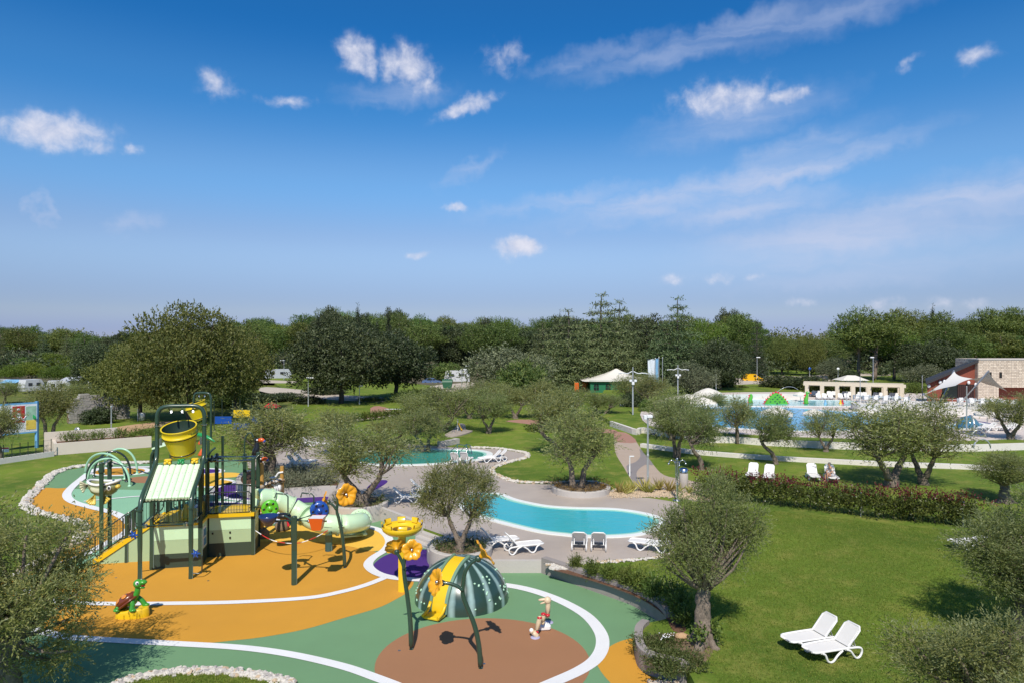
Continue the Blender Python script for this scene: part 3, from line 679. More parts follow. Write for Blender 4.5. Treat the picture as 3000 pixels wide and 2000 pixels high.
# ------------------------------------------------------------------ play equipment materials
GLOSS = dict(rough=0.3, spec=0.5, var=0.05, scale=2.0, coat=0.25)
mat('post_green', (0.030, 0.062, 0.040), **GLOSS); mat('pipe_dark', (0.022, 0.036, 0.030), **GLOSS)
mat('panel_mint', (0.55, 0.78, 0.50), rough=0.4, var=0.04, dirt=0.1, dcol=(0.38, 0.5, 0.35)); mat('panel_sage', (0.37, 0.50, 0.29), rough=0.45, var=0.04, dirt=0.1, dcol=(0.28, 0.36, 0.22)); mat('panel_dark', (0.035, 0.060, 0.045), rough=0.4, var=0.08)
mat('roof_mint', (0.66, 0.82, 0.58), rough=0.45, var=0.04, dirt=0.12, dcol=(0.5, 0.62, 0.45)); mat('slide_mint', (0.58, 0.78, 0.50), rough=0.22, var=0.04, coat=0.4, dirt=0.08, dcol=(0.42, 0.55, 0.36))
mat('play_yellow', (0.78, 0.50, 0.012), rough=0.32, var=0.05, coat=0.3, dirt=0.08, dcol=(0.55, 0.36, 0.02)); mat('bucket_yellow', (0.72, 0.53, 0.006), rough=0.42, var=0.07, scale=4, dirt=0.15, dcol=(0.55, 0.40, 0.02)); mat('bucket_inside', (0.022, 0.045, 0.028), rough=0.5)
mat('play_blue', (0.012, 0.07, 0.33), **GLOSS); mat('play_navy', (0.012, 0.035, 0.13), **GLOSS); mat('play_orange', (0.72, 0.11, 0.012), **GLOSS); mat('play_lime', (0.10, 0.46, 0.02), **GLOSS); mat('play_red', (0.52, 0.02, 0.03), **GLOSS)
mat('flower_orange', (0.80, 0.36, 0.012), rough=0.35, var=0.12, scale=9, coat=0.3); mat('steel', (0.62, 0.63, 0.64), rough=0.25, metal=1.0, var=0.05); mat('hoop_mint', (0.36, 0.62, 0.42), **GLOSS)
mat('white_plastic', (0.80, 0.79, 0.77), rough=0.35, var=0.03, dirt=0.05, dcol=(0.6, 0.58, 0.55)); mat('sling_white', (0.72, 0.70, 0.67), rough=0.7, var=0.05, bump=0.1, bscale=80)
mat('turtle_green', (0.05, 0.30, 0.03), **GLOSS); mat('turtle_shell', (0.16, 0.035, 0.012), **GLOSS); mat('shell_orange', (0.70, 0.25, 0.03), **GLOSS); mat('eye_white', (0.8, 0.8, 0.8), **GLOSS); mat('black', (0.012, 0.012, 0.014), **GLOSS)
mat('bone_beige', (0.66, 0.52, 0.34), rough=0.4, var=0.1); mat('bamboo', (0.50, 0.27, 0.06), rough=0.5, var=0.25, scale=5); mat('rope', (0.42, 0.34, 0.25), rough=0.9, var=0.2); mat('rock_brown', (0.22, 0.15, 0.09), rough=0.85, var=0.3, bump=0.4)
mat('poster_blue', (0.05, 0.20, 0.42), rough=0.35); mat('poster_white', (0.72, 0.74, 0.74), rough=0.4); mat('fish_cream', (0.60, 0.58, 0.38), **GLOSS); mat('fish_olive', (0.27, 0.29, 0.13), **GLOSS); mat('fish_yellow', (0.70, 0.52, 0.09), **GLOSS)
mat('tape_red', (0.60, 0.03, 0.02), rough=0.5); mat('leaf_plastic', (0.02, 0.28, 0.08), **GLOSS)

# ------------------------------------------------------------------ big water play structure, set square to its own grid (a across, b away, z up)
F0 = G(410, 1703); UA = Vector((0.98, 0.2, 0)).normalized(); VB = Vector((-UA.y, UA.x, 0))
def S(a, b, z): return F0 + UA * a + VB * b + Vector((0, 0, z))
AX = math.atan2(UA.y, UA.x)
MS = Matrix.Rotation(AX, 3, 'Z')
PS = thing('water_play_structure', 'big dark green water play tower with yellow tipping buckets and mint tube slide', 'play structure', F0)
def sp(name, m, fn, parent=None):
    mb = MB(); fn(mb); return build(mb, name, m, parent or PS)
def clampring(mb, p, r, h=.07): mb.lathe([(r, -h / 2), (r * 1.25, -h / 2), (r * 1.25, h / 2), (r, h / 2)], 12, c=p, smooth=False)
PR = 0.095
# two bent front masts carrying the roof and the tipping bucket
for a in (0, 1.95):
    path = [S(a, 0, 0), S(a, 0, 1.5), S(a, 0, 2.95)] + smooth_path([S(a, 0.05, 3.1), S(a, .35, 3.5), S(a, 1.7, 4.25), S(a, 2.15, 4.65), S(a, 2.28, 5.1)], 4)
    path += [S(a, 2.3, 6.1)]
    o = sp('post', 'post_green', lambda mb: mb.tube(path, PR, 12))
    sp('clamp', 'post_green', lambda mb: (clampring(mb, S(a, 0, 2.93), PR), clampring(mb, S(a, 0, 2.3), PR)), o)
    sp('clamp', 'steel', lambda mb: clampring(mb, S(a, 2.3, 6.12), PR * 1.05, .05), o)
arch = smooth_path([S(0, 2.3, 6.1), S(0, 2.3, 6.55), S(.12, 2.3, 6.85), S(.42, 2.3, 6.97), S(.98, 2.3, 6.98), S(1.53, 2.3, 6.97), S(1.83, 2.3, 6.85), S(1.95, 2.3, 6.55), S(1.95, 2.3, 6.1)], 5)
o = sp('bucket_frame', 'post_green', lambda mb: mb.tube(arch, PR * .95, 12))
for a in (.6, 1.05, 1.5): sp('spray_nozzle', 'steel', lambda mb: mb.tube([S(a, 2.22, 6.9), S(a, 2.2, 6.68)], .04, 8), o)
def bucket(parent, c, rt, rb, h, tilt, roll, nm='bucket'):
    M = MS @ Matrix.Rotation(tilt, 3, 'X') @ Matrix.Rotation(roll, 3, 'Y')
    mb = MB(); pr = [(0, -h * .5), (rb * .97, -h * .5), (rb, -h * .47), (rb * 1.02, -h * .43), (rb * 1.01, -h * .42)]
    for k in range(1, 7): pr.append((rb + (rt - rb) * k / 7, -h * .42 + h * .62 * k / 6.6))
    zb = h * .22; rr = rb + (rt - rb) * .8
    pr += [(rr, zb - .02), (rr + .05, zb - .01), (rr + .055, zb + .05), (rr + .02, zb + .055), (rt * .985, h * .44), (rt + .01, h * .45), (rt + .03, h * .49), (rt, h * .5), (rt - .03, h * .48)]
    mb.lathe(pr, 36, M, c); o = build(mb, nm, 'bucket_yellow', parent)
    mb = MB(); mb.lathe([(rt - .03, h * .48), (rb - .03, -h * .44), (0, -h * .44)], 36, M, c); build(mb, 'lining', 'bucket_inside', o)
    mb = MB(); mb.lathe([(rr + .057, zb - .045), (rr + .035, zb - .05), (rr + .02, zb - .02)], 36, M, c); build(mb, 'band', 'black', o)
    mb = MB(); mb.lathe([(rb + .028, -h * .425), (rb + .03, -h * .40), (rb + .015, -h * .39)], 36, M, c); build(mb, 'band', 'black', o)
    return o
bucket(PS, S(.98, 2.3, 5.45), .72, .52, 1.35, R(17), R(-4))
sp('bucket_axle', 'steel', lambda mb: (mb.tube([S(.06, 2.3, 5.4), S(.45, 2.3, 5.4)], .035, 8), mb.tube([S(1.5, 2.3, 5.4), S(1.9, 2.3, 5.4)], .035, 8), mb.box(S(.14, 2.3, 5.4), (.1, .1, .3), AX), mb.box(S(1.82, 2.3, 5.4), (.1, .1, .3), AX)))
for (a, m_) in ((.5, 'play_yellow'), (1.05, 'leaf_plastic'), (1.62, 'play_yellow')):
    o = sp('spray_head', m_, lambda mb: (mb.box(S(a, 2.1, 4.62), (.3, .22, .1), AX, bev=.03), mb.ell(S(a - .09, 2.0, 4.5), .075, 8, 6), mb.ell(S(a + .09, 2.0, 4.5), .075, 8, 6), mb.ell(S(a, 1.98, 4.56), .075, 8, 6)))
# sloping mint roof of seven ribbed panels
o = sp('roof_frame', 'post_green', lambda mb: (mb.beam(S(.02, .42, 3.22), S(1.93, .42, 3.22), .1, .12), mb.beam(S(.02, 2.05, 4.28), S(1.93, 2.05, 4.28), .1, .12), mb.beam(S(.06, .4, 3.22), S(.06, 2.1, 4.3), .06, .1), mb.beam(S(1.89, .4, 3.22), S(1.89, 2.1, 4.3), .06, .1)))
n7 = 7; w7 = 1.78 / n7
rd = (S(0, 2.05, 4.38) - S(0, .36, 3.28)); rn = UA.cross(rd).normalized()
for k in range(n7):
    a0 = .085 + k * w7
    mb = MB(); P0, P1 = [], []
    prof = [(0, 0), (.06, .055), (.2, .08), (.42, .085), (.62, .08), (.86, .06), (.97, .03), (1, 0)]
    for (t, h) in prof:
        P0.append(S(a0 + t * w7 * .985, .36, 3.27) + rn * h); P1.append(S(a0 + t * w7 * .985, 2.05, 4.37) + rn * h)
    m = len(prof); mb.add(P0 + P1, [(i, i + 1, m + i + 1, m + i) for i in range(m - 1)], False); mb.add(P0, [tuple(range(m))]); mb.add(P1, [tuple(range(m - 1, -1, -1))])
    mb.add([P0[0], P0[-1], P1[-1], P1[0]], [(3, 2, 1, 0)])
    rp = build(mb, 'roof_panel', 'roof_mint', PS)
    mb = MB()
    for t in (.25, .75): mb.tube([S(a0 + t * w7, .30, 3.27 + .02 * (k % 2)), S(a0 + t * w7, .42, 3.33 + .02 * (k % 2))], .058, 8)
    build(mb, 'tube_end', 'roof_mint', rp)
    mb = MB()
    for q in (.2, .45, .72): mb.ell(S(a0 + (.5 if q != .45 else .4) * w7, .36 + 1.69 * q, 3.27 + 1.1 * q) + rn * .085, .013, 6, 4)
    build(mb, 'screw', 'black', rp)
sp('roof_trim', 'panel_dark', lambda mb: [mb.ell(S(.08 + j * .128, 2.1, 4.4), (.075, .06, .05), 8, 5) for j in range(15)] + [mb.ell(S(1.9, .42 + j * .118, 3.3 + j * .077), (.05, .06, .06), 8, 5) for j in range(15)])
# upright posts of the two towers
def post(a, b, h, r=PR):
    o = sp('post', 'post_green', lambda mb: (mb.tube([S(a, b, 0), S(a, b, h)], r, 12), mb.ell(S(a, b, h), (r, r, r * .5), 12, 6)))
    return o
for (a, b, h) in ((-.02, 1.6, 4.2), (1.95, 1.6, 4.25), (1.95, 2.85, 4.5), (3.95, 2.8, 4.45), (3.97, 4.1, 4.5), (1.97, 4.7, 4.4), (3.2, 5.0, 4.3), (0, 3.9, 4.3), (0.9, 4.6, 4.2), (1.3, 4.75, 4.2)): post(a, b, h)
for a in (.65, .45): sp('post', 'post_green', lambda mb: mb.tube([S(a, 4.1, 0), S(a, 4.1, 3.6)], .07, 8))
# side and top pipes
def pipe(p, q, r=.06, m='post_green', nm='pipe'):
    return sp(nm, m, lambda mb: mb.tube([p, q], r, 10))
o = pipe(S(0, 0, 2.27), S(1.95, 0, 2.27), .062)
sp('bracket', 'steel', lambda mb: (clampring(mb, S(.18, 0, 2.27), .09, .12), clampring(mb, S(1.75, 0, 2.27), .09, .12)), o)
pipe(S(0, 0, 2.27), S(0, 1.6, 2.3)); pipe(S(1.95, 0, 2.27), S(1.95, 1.6, 2.3)); pipe(S(1.95, 2.85, 4.37), S(3.95, 2.8, 4.37), .06, 'steel'); pipe(S(1.97, 4.5, 4.3), S(3.97, 4.1, 4.32), .06, 'steel')
pipe(S(1.7, 1.7, 4.2), S(2.1, 3.1, 4.5), .05); pipe(S(1.95, 2.85, 4.4), S(1.97, 4.7, 4.35), .06); pipe(S(3.95, 2.8, 4.37), S(3.97, 4.1, 4.4), .06)
for (a, b) in ((2.15, 2.85), (2.25, 3.4)): sp('valve', 'pipe_dark', lambda mb: (mb.ell(S(a, b, 4.42), .11, 8, 6), mb.tube([S(a - .22, b, 4.42), S(a + .22, b, 4.42)], .075, 8), mb.ell(S(a, b, 4.6), .06, 8, 6)))
o = sp('pipe_loop', 'post_green', lambda mb: mb.tube(smooth_path([S(3.3, 4.4, 4.3), S(3.3, 4.4, 5.0), S(3.42, 4.4, 5.35), S(3.6, 4.4, 5.42), S(3.7, 4.4, 5.2)], 4), .035, 8))
# wall panels in three bands
def bands(a0, b0, a1, b1, ztop=1.83, th=.05, off=0.0):
    A, B = S(a0, b0, 0), S(a1, b1, 0); n = (B - A).normalized(); n = Vector((n.y, -n.x, 0)) * off
    zz = [0.0, .62, 1.22, ztop]
    for k, m_ in enumerate(('panel_dark', 'panel_sage', 'panel_mint')):
        mb = MB(); mb.beam(A + n + Vector((0, 0, (zz[k] + zz[k + 1]) / 2)), B + n + Vector((0, 0, (zz[k] + zz[k + 1]) / 2)), th + .004 * k, zz[k + 1] - zz[k] - .006); build(mb, 'panel', m_, PS)
bands(.08, 1.6, 1.86, 1.6); bands(1.95, 1.7, 1.95, 2.76); bands(2.05, 2.83, 3.86, 2.8); bands(3.96, 2.9, 3.97, 4.0); bands(0, 1.7, 0, 2.5)
sp('porthole', 'black', lambda mb: [mb.box(p, (.07, .08, .08), AX) for p in (S(2.95, 2.79, 1.1), S(2.95, 2.79, .85), S(2.2, 2.8, 1.08))])
# poster on the side panel
o = sp('sign_panel', 'poster_white', lambda mb: mb.beam(S(1.985, 1.95, 1.15), S(1.985, 2.5, 1.15), .02, .9))
sp('printed_picture', 'poster_blue', lambda mb: (mb.beam(S(1.998, 2.0, 1.32), S(1.998, 2.45, 1.32), .012, .34), mb.beam(S(1.998, 2.0, .92), S(1.998, 2.45, .92), .012, .32)), o)
# yellow decks, rims and the little peaks
sp('platform', 'play_yellow', lambda mb: (mb.prism([S(.05, 1.62, 0), S(1.93, 1.62, 0), S(1.93, 4.6, 0), S(.05, 4.0, 0)], 1.84, 1.93), mb.prism([S(1.96, 2.86, 0), S(3.94, 2.82, 0), S(3.94, 4.6, 0), S(1.96, 4.6, 0)], 1.85, 1.94)))
sp('platform_rim', 'play_yellow', lambda mb: (mb.beam(S(1.95, 2.76, 1.9), S(4.02, 2.72, 1.9), .16, .16), mb.beam(S(.08, 1.57, 1.88), S(1.86, 1.57, 1.88), .1, .1), mb.beam(S(1.99, 1.65, 1.88), S(1.99, 2.76, 1.88), .08, .12), mb.beam(S(4.0, 2.8, 1.9), S(4.0, 4.1, 1.9), .1, .14)))
for (a, b) in ((1.1, 2.7), (1.75, 3.1)): sp('peak', 'play_yellow', lambda mb: mb.lathe([(.26, 1.93), (.2, 2.2), (.05, 2.5), (0, 2.52)], 6, c=S(a, b, 0) * 1 - Vector((0, 0, 0)), smooth=False))
# railings: rounded frame with upright bars
def railing(A, B, h0, h1, r=.03, n=9, slope=0.0):
    A, B = Vector(A), Vector(B); d = (B - A).normalized(); Lg = (B - A).length; e = .1
    def q(s, h): return A + (B - A) * (s / Lg) + Vector((0, 0, h))
    fr_ = [q(e, h0), q(Lg - e, h0), q(Lg - .02, h0 + e), q(Lg - .02, h1 - e), q(Lg - e, h1), q(e, h1), q(.02, h1 - e), q(.02, h0 + e), q(e, h0)]
    o = sp('railing', 'pipe_dark', lambda mb: mb.tube(fr_, r, 8, False))
    sp('bars', 'pipe_dark', lambda mb: [mb.tube([q(Lg * (k + 1) / (n + 1), h0), q(Lg * (k + 1) / (n + 1), h1)], r * .33, 5, False) for k in range(n)], o)
    for s in (0, Lg):
        for h in (h0 + .2, h1 - .2): sp('bracket', 'pipe_dark', lambda mb: mb.tube([q(s, h), q(s + (.1 if s == 0 else -.1), h)], r * .9, 6), o)
    return o
railing(S(.05, 1.56, 0), S(1.9, 1.56, 0), 2.0, 2.95, n=11)
railing(S(2.0, 2.78, 0), S(3.88, 2.72, 0), 2.0, 2.95, n=14)
railing(S(2.2, 4.55, 0), S(3.9, 4.2, 0), 2.0, 2.95, n=13)
railing(S(1.98, 1.7, 0), S(1.98, 2.75, 0), 2.0, 2.95, n=7)
railing(S(1.98, 2.95, 0), S(1.98, 4.6, 0), 2.0, 2.95, n=9)
railing(S(0, 1.75, 0), S(0, 2.6, 0), 2.0, 2.95, n=6)
railing(S(.2, 4.05, 0), S(1.1, 4.5, 0), 2.0, 2.95, n=7)
# stairs going down to the left
sa, sb = -2.75, 2.75
for k in range(8):
    t = (k + .5) / 8
    sp('stair_tread', 'play_yellow', lambda mb: mb.box(S(sa + 2.7 * t, sb + .45, 1.9 * (k + 1) / 8 - .03), (.36, .9, .05), AX))
for b in (sb, sb + .92):
    sp('stair_stringer', 'play_yellow', lambda mb: mb.beam(S(sa, b, .06), S(-.02, b, 1.9), .07, .2))
    sp('stair_panel', 'panel_sage', lambda mb: mb.add([S(sa + .15, b + .02, 0), S(0, b + .02, 0), S(0, b + .02, 1.8), S(sa + .15, b + .06, 0), S(0, b + .06, 0), S(0, b + .06, 1.8)], [(0, 1, 2), (5, 4, 3), (0, 3, 4, 1), (1, 4, 5, 2), (2, 5, 3, 0)]))
    railing(S(sa + .08, b - .04, 0), S(sa + 1.25, b - .04, .85), .3, 1.25, n=9)
    railing(S(sa + 1.45, b - .04, .95), S(sa + 2.65, b - .04, 1.85), .3, 1.25, n=9)
    post(sa + 1.35, b, 2.1, .075)
# hand-wheel sprayers
def starwheel(parent, c, r, m, face=Vector((0, -1, 0))):
    mb = MB(); f, s, u = basis(face)
    for k in range(6):
        a = k * math.pi / 3; d = s * math.cos(a) + u * math.sin(a); e = s * math.cos(a + 1.57) + u * math.sin(a + 1.57)
        mb.add([c + e * r * .3 - f * .04, c - e * r * .3 - f * .04, c + d * r - f * .02, c + e * r * .3 + f * .04, c - e * r * .3 + f * .04, c + d * r + f * .03], [(0, 1, 2), (5, 4, 3), (0, 3, 4, 1), (1, 4, 5, 2), (2, 5, 3, 0)])
    mb.ell(c, r * .4, 8, 6); return build(mb, 'spray_wheel', m, parent)
o = sp('spray_arm', 'post_green', lambda mb: mb.tube([S(-.05, -.02, 1.95), S(-.75, -.1, 1.82)], .045, 8)); starwheel(o, S(-.22, -.05, 1.95), .2, 'play_blue')
o = sp('crank_pipe', 'pipe_dark', lambda mb: mb.tube(smooth_path([S(2.02, -.02, .95), S(2.3, -.02, .95), S(2.38, -.02, .85), S(2.38, -.02, .3), S(2.3, -.02, .2), S(2.02, -.02, .22)], 3), .028, 8)); starwheel(o, S(2.15, -.05, 1.05), .2, 'play_blue')
o = sp('spray_arm', 'post_green', lambda mb: mb.tube([S(3.98, 2.8, 2.2), S(4.5, 2.65, 2.18)], .05, 8))
def drumwheel(parent, c, r, m, w=.28, face=Vector((.35, -.94, 0))):
    mb = MB(); f, s, u = basis(face); M = Matrix((s, u, f)).transposed()
    mb.lathe([(r, -w / 2), (r, -w / 2 + .05), (r * .86, -w / 2 + .05), (r * .86, w / 2 - .05), (r, w / 2 - .05), (r, w / 2), (r * .55, w / 2), (r * .5, w / 2 - .03), (r * .25, w / 2 - .03), (r * .2, w / 2 + .04), (0, w / 2 + .04)], 22, M, c)
    mb.lathe([(r, -w / 2), (0, -w / 2)], 22, M, c)
    o = build(mb, 'spray_wheel', m, parent); mb = MB()
    for k in range(6):
        a = k * math.pi / 3; mb.ell(c + M @ Vector((math.cos(a) * r * .7, math.sin(a) * r * .7, w / 2)), (.06, .06, .02), 8, 5, M)
    build(mb, 'wheel_hole', 'black', o); return o
drumwheel(o, S(4.72, 2.6, 2.15), .38, 'play_lime')
# rear tower with the second bucket
RB = [at(445, 1330, 38.0), at(610, 1330, 38.0)]
rx0, rx1, ry = RB[0].x, RB[1].x, 38.0
for (x, y) in ((rx0 + .1, ry), (rx1, ry), (rx0 + .1, ry + 1.9), (rx1, ry + 1.9)):
    sp('post', 'post_green', lambda mb: mb.tube([(x, y, 0), (x, y, 4.3)], .08, 10))
sp('platform', 'play_yellow', lambda mb: mb.box(((rx0 + rx1) / 2, ry + .95, 1.9), (rx1 - rx0, 1.9, .1)))
sp('roof_panel', 'roof_mint', lambda mb: mb.add([Vector(p) for p in ((rx0 + .2, ry - .4, 3.95), (rx0 + 1.6, ry - .4, 4.35), (rx0 + 1.6, ry + 2, 4.6), (rx0 + .2, ry + 2, 4.2), (rx0 + .2, ry - .4, 3.87), (rx0 + 1.6, ry - .4, 4.27), (rx0 + 1.6, ry + 2, 4.52), (rx0 + .2, ry + 2, 4.12))], [(0, 1, 2, 3), (7, 6, 5, 4), (0, 4, 5, 1), (1, 5, 6, 2), (2, 6, 7, 3), (3, 7, 4, 0)]))
for x in (rx0 + .05, rx1 + .1): sp('pipe_loop', 'post_green', lambda mb: mb.tube(smooth_path([(x, ry - .2, 2), (x, ry - .2, 3.3), (x + .1, ry - .2, 3.7), (x + .35, ry - .1, 3.95)], 4), .06, 8))
bx0, bx1 = at(553, 1200, 38).x, at(604, 1200, 38).x
o = sp('bucket_frame', 'post_green', lambda mb: mb.tube([(bx0, ry + .6, 4.2), (bx0, ry + .6, 5.6)] + smooth_path([(bx0, ry + .6, 6.4), (bx0 + .04, ry + .6, 6.75), (bx0 + .2, ry + .6, 6.9), (bx1 - .2, ry + .6, 6.9), (bx1 - .04, ry + .6, 6.75), (bx1, ry + .6, 6.4)], 4) + [(bx1, ry + .6, 5.6), (bx1, ry + .6, 4.2)], .065, 10))
for t in (.33, .66): sp('spray_nozzle', 'steel', lambda mb: mb.tube([(bx0 + (bx1 - bx0) * t, ry + .55, 6.85), (bx0 + (bx1 - bx0) * t, ry + .55, 6.7)], .035, 6), o)
bucket(PS, Vector((at(574, 1204, 38.2).x, ry + .4, at(574, 1204, 38.2).z)), .55, .40, 1.02, R(4), R(-17))
sp('palm_leaf', 'leaf_plastic', lambda mb: mb.tube(smooth_path([at(570, 1270, 36.8), at(588, 1273, 36.6), at(610, 1281, 36.4), at(630, 1293, 36.3)], 4), [.04, .08, .11, .13, .13, .13, .12, .11, .1, .08, .06, .04, .01], 6))
for zz in (3.9, 4.5): sp('spray_head', 'play_orange', lambda mb: mb.lathe([(0, .25), (.05, .2), (.22, -.1), (.2, -.16), (0, -.16)], 10, c=(at(592, 1320, 36.5).x, 36.5, zz)))
# tube slide
sl = smooth_path([S(3.9, 3.55, 2.42), Vector((-11.75, 32.75, 2.32)), Vector((-11.1, 33.2, 1.98)), Vector((-10.4, 33.35, 1.55)), Vector((-9.55, 33.0, 1.2)), Vector((-8.7, 32.75, 1.08)), Vector((-7.95, 33.2, .98)), Vector((-7.55, 34.0, .86)), Vector((-7.7, 34.7, .72))], 5)
nS = len(sl)
cuts = [0, 6, 12, 17, 27, nS - 1]
for i in range(5):
    seg = sl[cuts[i]:cuts[i + 1] + 1]
    o = sp('slide_section', 'slide_mint', lambda mb: mb.tube(seg, .46, 24, False))
    p, d = seg[-1], (seg[-1] - seg[-2]).normalized(); f, s, u = basis(d); M = Matrix((s, u, f)).transposed()
    sp('flange', 'slide_mint', lambda mb: mb.lathe([(.46, -.05), (.525, -.05), (.525, -.004), (.46, -.004)], 28, M, p, False), o)
    sp('flange', 'slide_mint', lambda mb: mb.lathe([(.46, .004), (.525, .004), (.525, .05), (.46, .05)], 28, M, p, False), o)
    sp('gasket', 'black', lambda mb: mb.lathe([(.455, -.004), (.522, -.004), (.522, .004), (.455, .004)], 28, M, p, False), o)
    sp('bolt', 'pipe_dark', lambda mb: [mb.ell(p + M @ Vector((math.cos(k * math.pi / 9) * .50, math.sin(k * math.pi / 9) * .50, -.055)), .018, 5, 4) for k in range(18)], o)
e = sl[-1]; d = (sl[-1] - sl[-2]).normalized(); f, s, u = basis(d); M = Matrix((s, u, f)).transposed()
sp('slide_mouth', 'slide_mint', lambda mb: mb.lathe([(.46, 0), (.5, .1), (.56, .2), (.6, .22), (.6, .25), (.54, .24), (.47, .12), (.44, -.3)], 28, M, e))
sp('slide_seam', 'panel_dark', lambda mb: mb.tube([p + Vector((0, 0, -.02)) + (Vector((0, -1, 0)) if i < 34 else Vector((.9, -.45, 0))).normalized() * .462 for i, p in enumerate(sl[17:38])], .012, 5))
sp('slide_chute', 'slide_mint', lambda mb: (mb.box((-7.9, 34.1, .25), (1.2, .8, .12), .4, bev=.04), mb.tube([(-8.4, 33.6, .3), (-7.4, 33.9, .28)], .1, 8)))
o = sp('slide_support', 'post_green', lambda mb: (mb.tube([(-8.63, 32.15, 0), (-8.63, 32.15, .78)], .17, 14), mb.beam((-8.63, 32.2, .7), (-8.55, 32.6, .95), .1, .1)))
sp('slide_support', 'post_green', lambda mb: mb.tube([(-10.7, 33.3, 0), (-10.7, 33.3, 1.3)], .09, 10))

# bucket post with four arms
p0 = G(862, 1711); T = thing('water_bucket_post', 'dark green pole with blue and orange tipping cups before the tube slide', 'play post', p0)
hz = 2.75
mb = MB(); mb.tube([p0, p0 + Vector((0, 0, hz))], .115, 20); mb.ell(p0 + Vector((0, 0, hz)), (.12, .12, .05), 16, 6); build(mb, 'post', 'post_green', T)
def arm(dx, dy, dz=0.0):
    mb = MB(); mb.tube([p0 + Vector((0, 0, hz - .14)), p0 + Vector((dx, dy, hz - .14 + dz))], .05, 8); build(mb, 'arm', 'post_green', T)
arm(-.75, -.12); arm(.75, -.12); arm(.62, .8, .05); arm(-.62, .7)
c = p0 + Vector((-.98, -.18, hz - .05)); mb = MB(); mb.lathe([(0, -.26), (.14, -.26), (.38, .1), (.39, .16), (.36, .16), (.1, -.2), (0, -.2)], 20, c=c); o = build(mb, 'cup', 'play_navy', T)
c = p0 + Vector((1.0, -.2, hz - .12)); mb = MB()
vs = [Vector((sx * w, sy * w, z)) + c for (w, z) in ((.18, -.33), (.29, .18)) for (sx, sy) in ((-1, -1), (1, -1), (1, 1), (-1, 1))]
mb.add(vs, [(3, 2, 1, 0), (0, 1, 5, 4), (1, 2, 6, 5), (2, 3, 7, 6), (3, 0, 4, 7)]); o = build(mb, 'cup', 'play_orange', T)
mb = MB(); mb.add([Vector((sx * .28, sy * .28, .17)) + c for (sx, sy) in ((-1, -1), (1, -1), (1, 1), (-1, 1))], [(0, 1, 2, 3)]); build(mb, 'lid', 'white_plastic', o)
mb = MB(); mb.ell(c + Vector((-.34, 0, 0)), .08, 8, 6); mb.tube([c + Vector((-.34, 0, 0)), c + Vector((.38, 0, 0))], .035, 6); build(mb, 'hinge', 'steel', o)
drumwheel(T, p0 + Vector((.75, .95, hz + .02)), .38, 'play_blue', .3)
mb = MB(); q = p0 + Vector((-.75, .9, hz - .2)); mb.ell(q, (.35, .2, .14), 12, 8); build(mb, 'cup', 'black', T)
mb = MB(); mb.tube([q + Vector((.2, -.1, 0)), q + Vector((.32, -.3, -.35))], .05, 6); build(mb, 'handle', 'play_red', T)
for (dx, dy) in ((-.5, .75), (.55, .85)):
    q = p0 + Vector((dx, dy, hz - .1)); mb = MB(); mb.tube([q, q + Vector((0, 0, .75)), q + Vector((-.1, 0, .85)), q + Vector((-.5, 0, .88)), q + Vector((-.55, 0, .7))], .03, 6); build(mb, 'spout', 'post_green', T)

# flower sprayers
def flower(parent, c, d, r, m='flower_orange', seed=1):
    f, s, u = basis(d); M = Matrix((s, u, f)).transposed(); q = random.Random(seed)
    nz = 40; mb = MB(); prof = [(.10, 0), (.14, .12), (.2, .28), (.38, .42), (.7, .56), (.92, .6), (1.0, .52)]; vs = []; ph = q.random() * 6
    for (rr, zz) in prof:
        for j in range(nz):
            a = 2 * math.pi * j / nz; k = abs(math.sin(2.5 * a + ph)) ** .45
            w = 1 if rr < .3 else (.80 + .24 * k) * (1 + .03 * math.sin(15 * a))
            vs.append(Vector(c) + M @ Vector((math.cos(a) * rr * w * r, math.sin(a) * rr * w * r, zz * r * 1.05 + (.05 * r * math.sin(10 * a + ph) if rr > .5 else 0))))
    fs = [(i * nz + j, i * nz + (j + 1) % nz, (i + 1) * nz + (j + 1) % nz, (i + 1) * nz + j) for i in range(len(prof) - 1) for j in range(nz)]
    mb.add(vs, fs, True); o = build(mb, 'flower', m, parent)
    mb = MB(); mb.ell(Vector(c) + M @ Vector((0, 0, .42 * r)), r * .16, 10, 6); build(mb, 'spray_nozzle', 'steel', o)
    mb = MB(); mb.lathe([(0, -.25 * r), (.2 * r, -.2 * r), (.24 * r, 0), (.17 * r, .12 * r)], 12, M, c); build(mb, 'calyx', 'post_green', o)
def flower_post(label, base, stem, branch, heads, r0, d):
    T = thing('flower_sprayer', label, 'water sprayer', G(*base), group='flower sprayers on the splash pad')
    P = smooth_path([at(x, y, d) for (x, y) in stem], 5); P[0].z = 0; n = len(P)
    mb = MB(); mb.tube(P, [r0 * (1 - .38 * i / n) for i in range(n)], 14); build(mb, 'stem', 'post_green', T)
    P = smooth_path([at(x, y, d - .02) for (x, y) in branch], 5); n = len(P)
    mb = MB(); mb.tube(P, [r0 * .75 * (1 - .2 * i / n) for i in range(n)], 12); build(mb, 'branch', 'post_green', T)
    for k, (x, y, dr, r) in enumerate(heads): flower(T, at(x, y, d), dr, r, seed=base[0] + k)
    return T
flower_post('green stem with two orange flower heads, foremost on the brown circle', (1408, 1955), [(1408, 1955), (1403, 1890), (1390, 1830), (1368, 1775), (1356, 1740), (1357, 1708), (1364, 1672), (1380, 1648), (1398, 1637)], [(1357, 1730), (1342, 1717), (1318, 1708), (1300, 1706)], [(1402, 1634, (.78, .22, .58), .46), (1294, 1706, (-.8, -.5, .32), .40)], .082, 20.72)
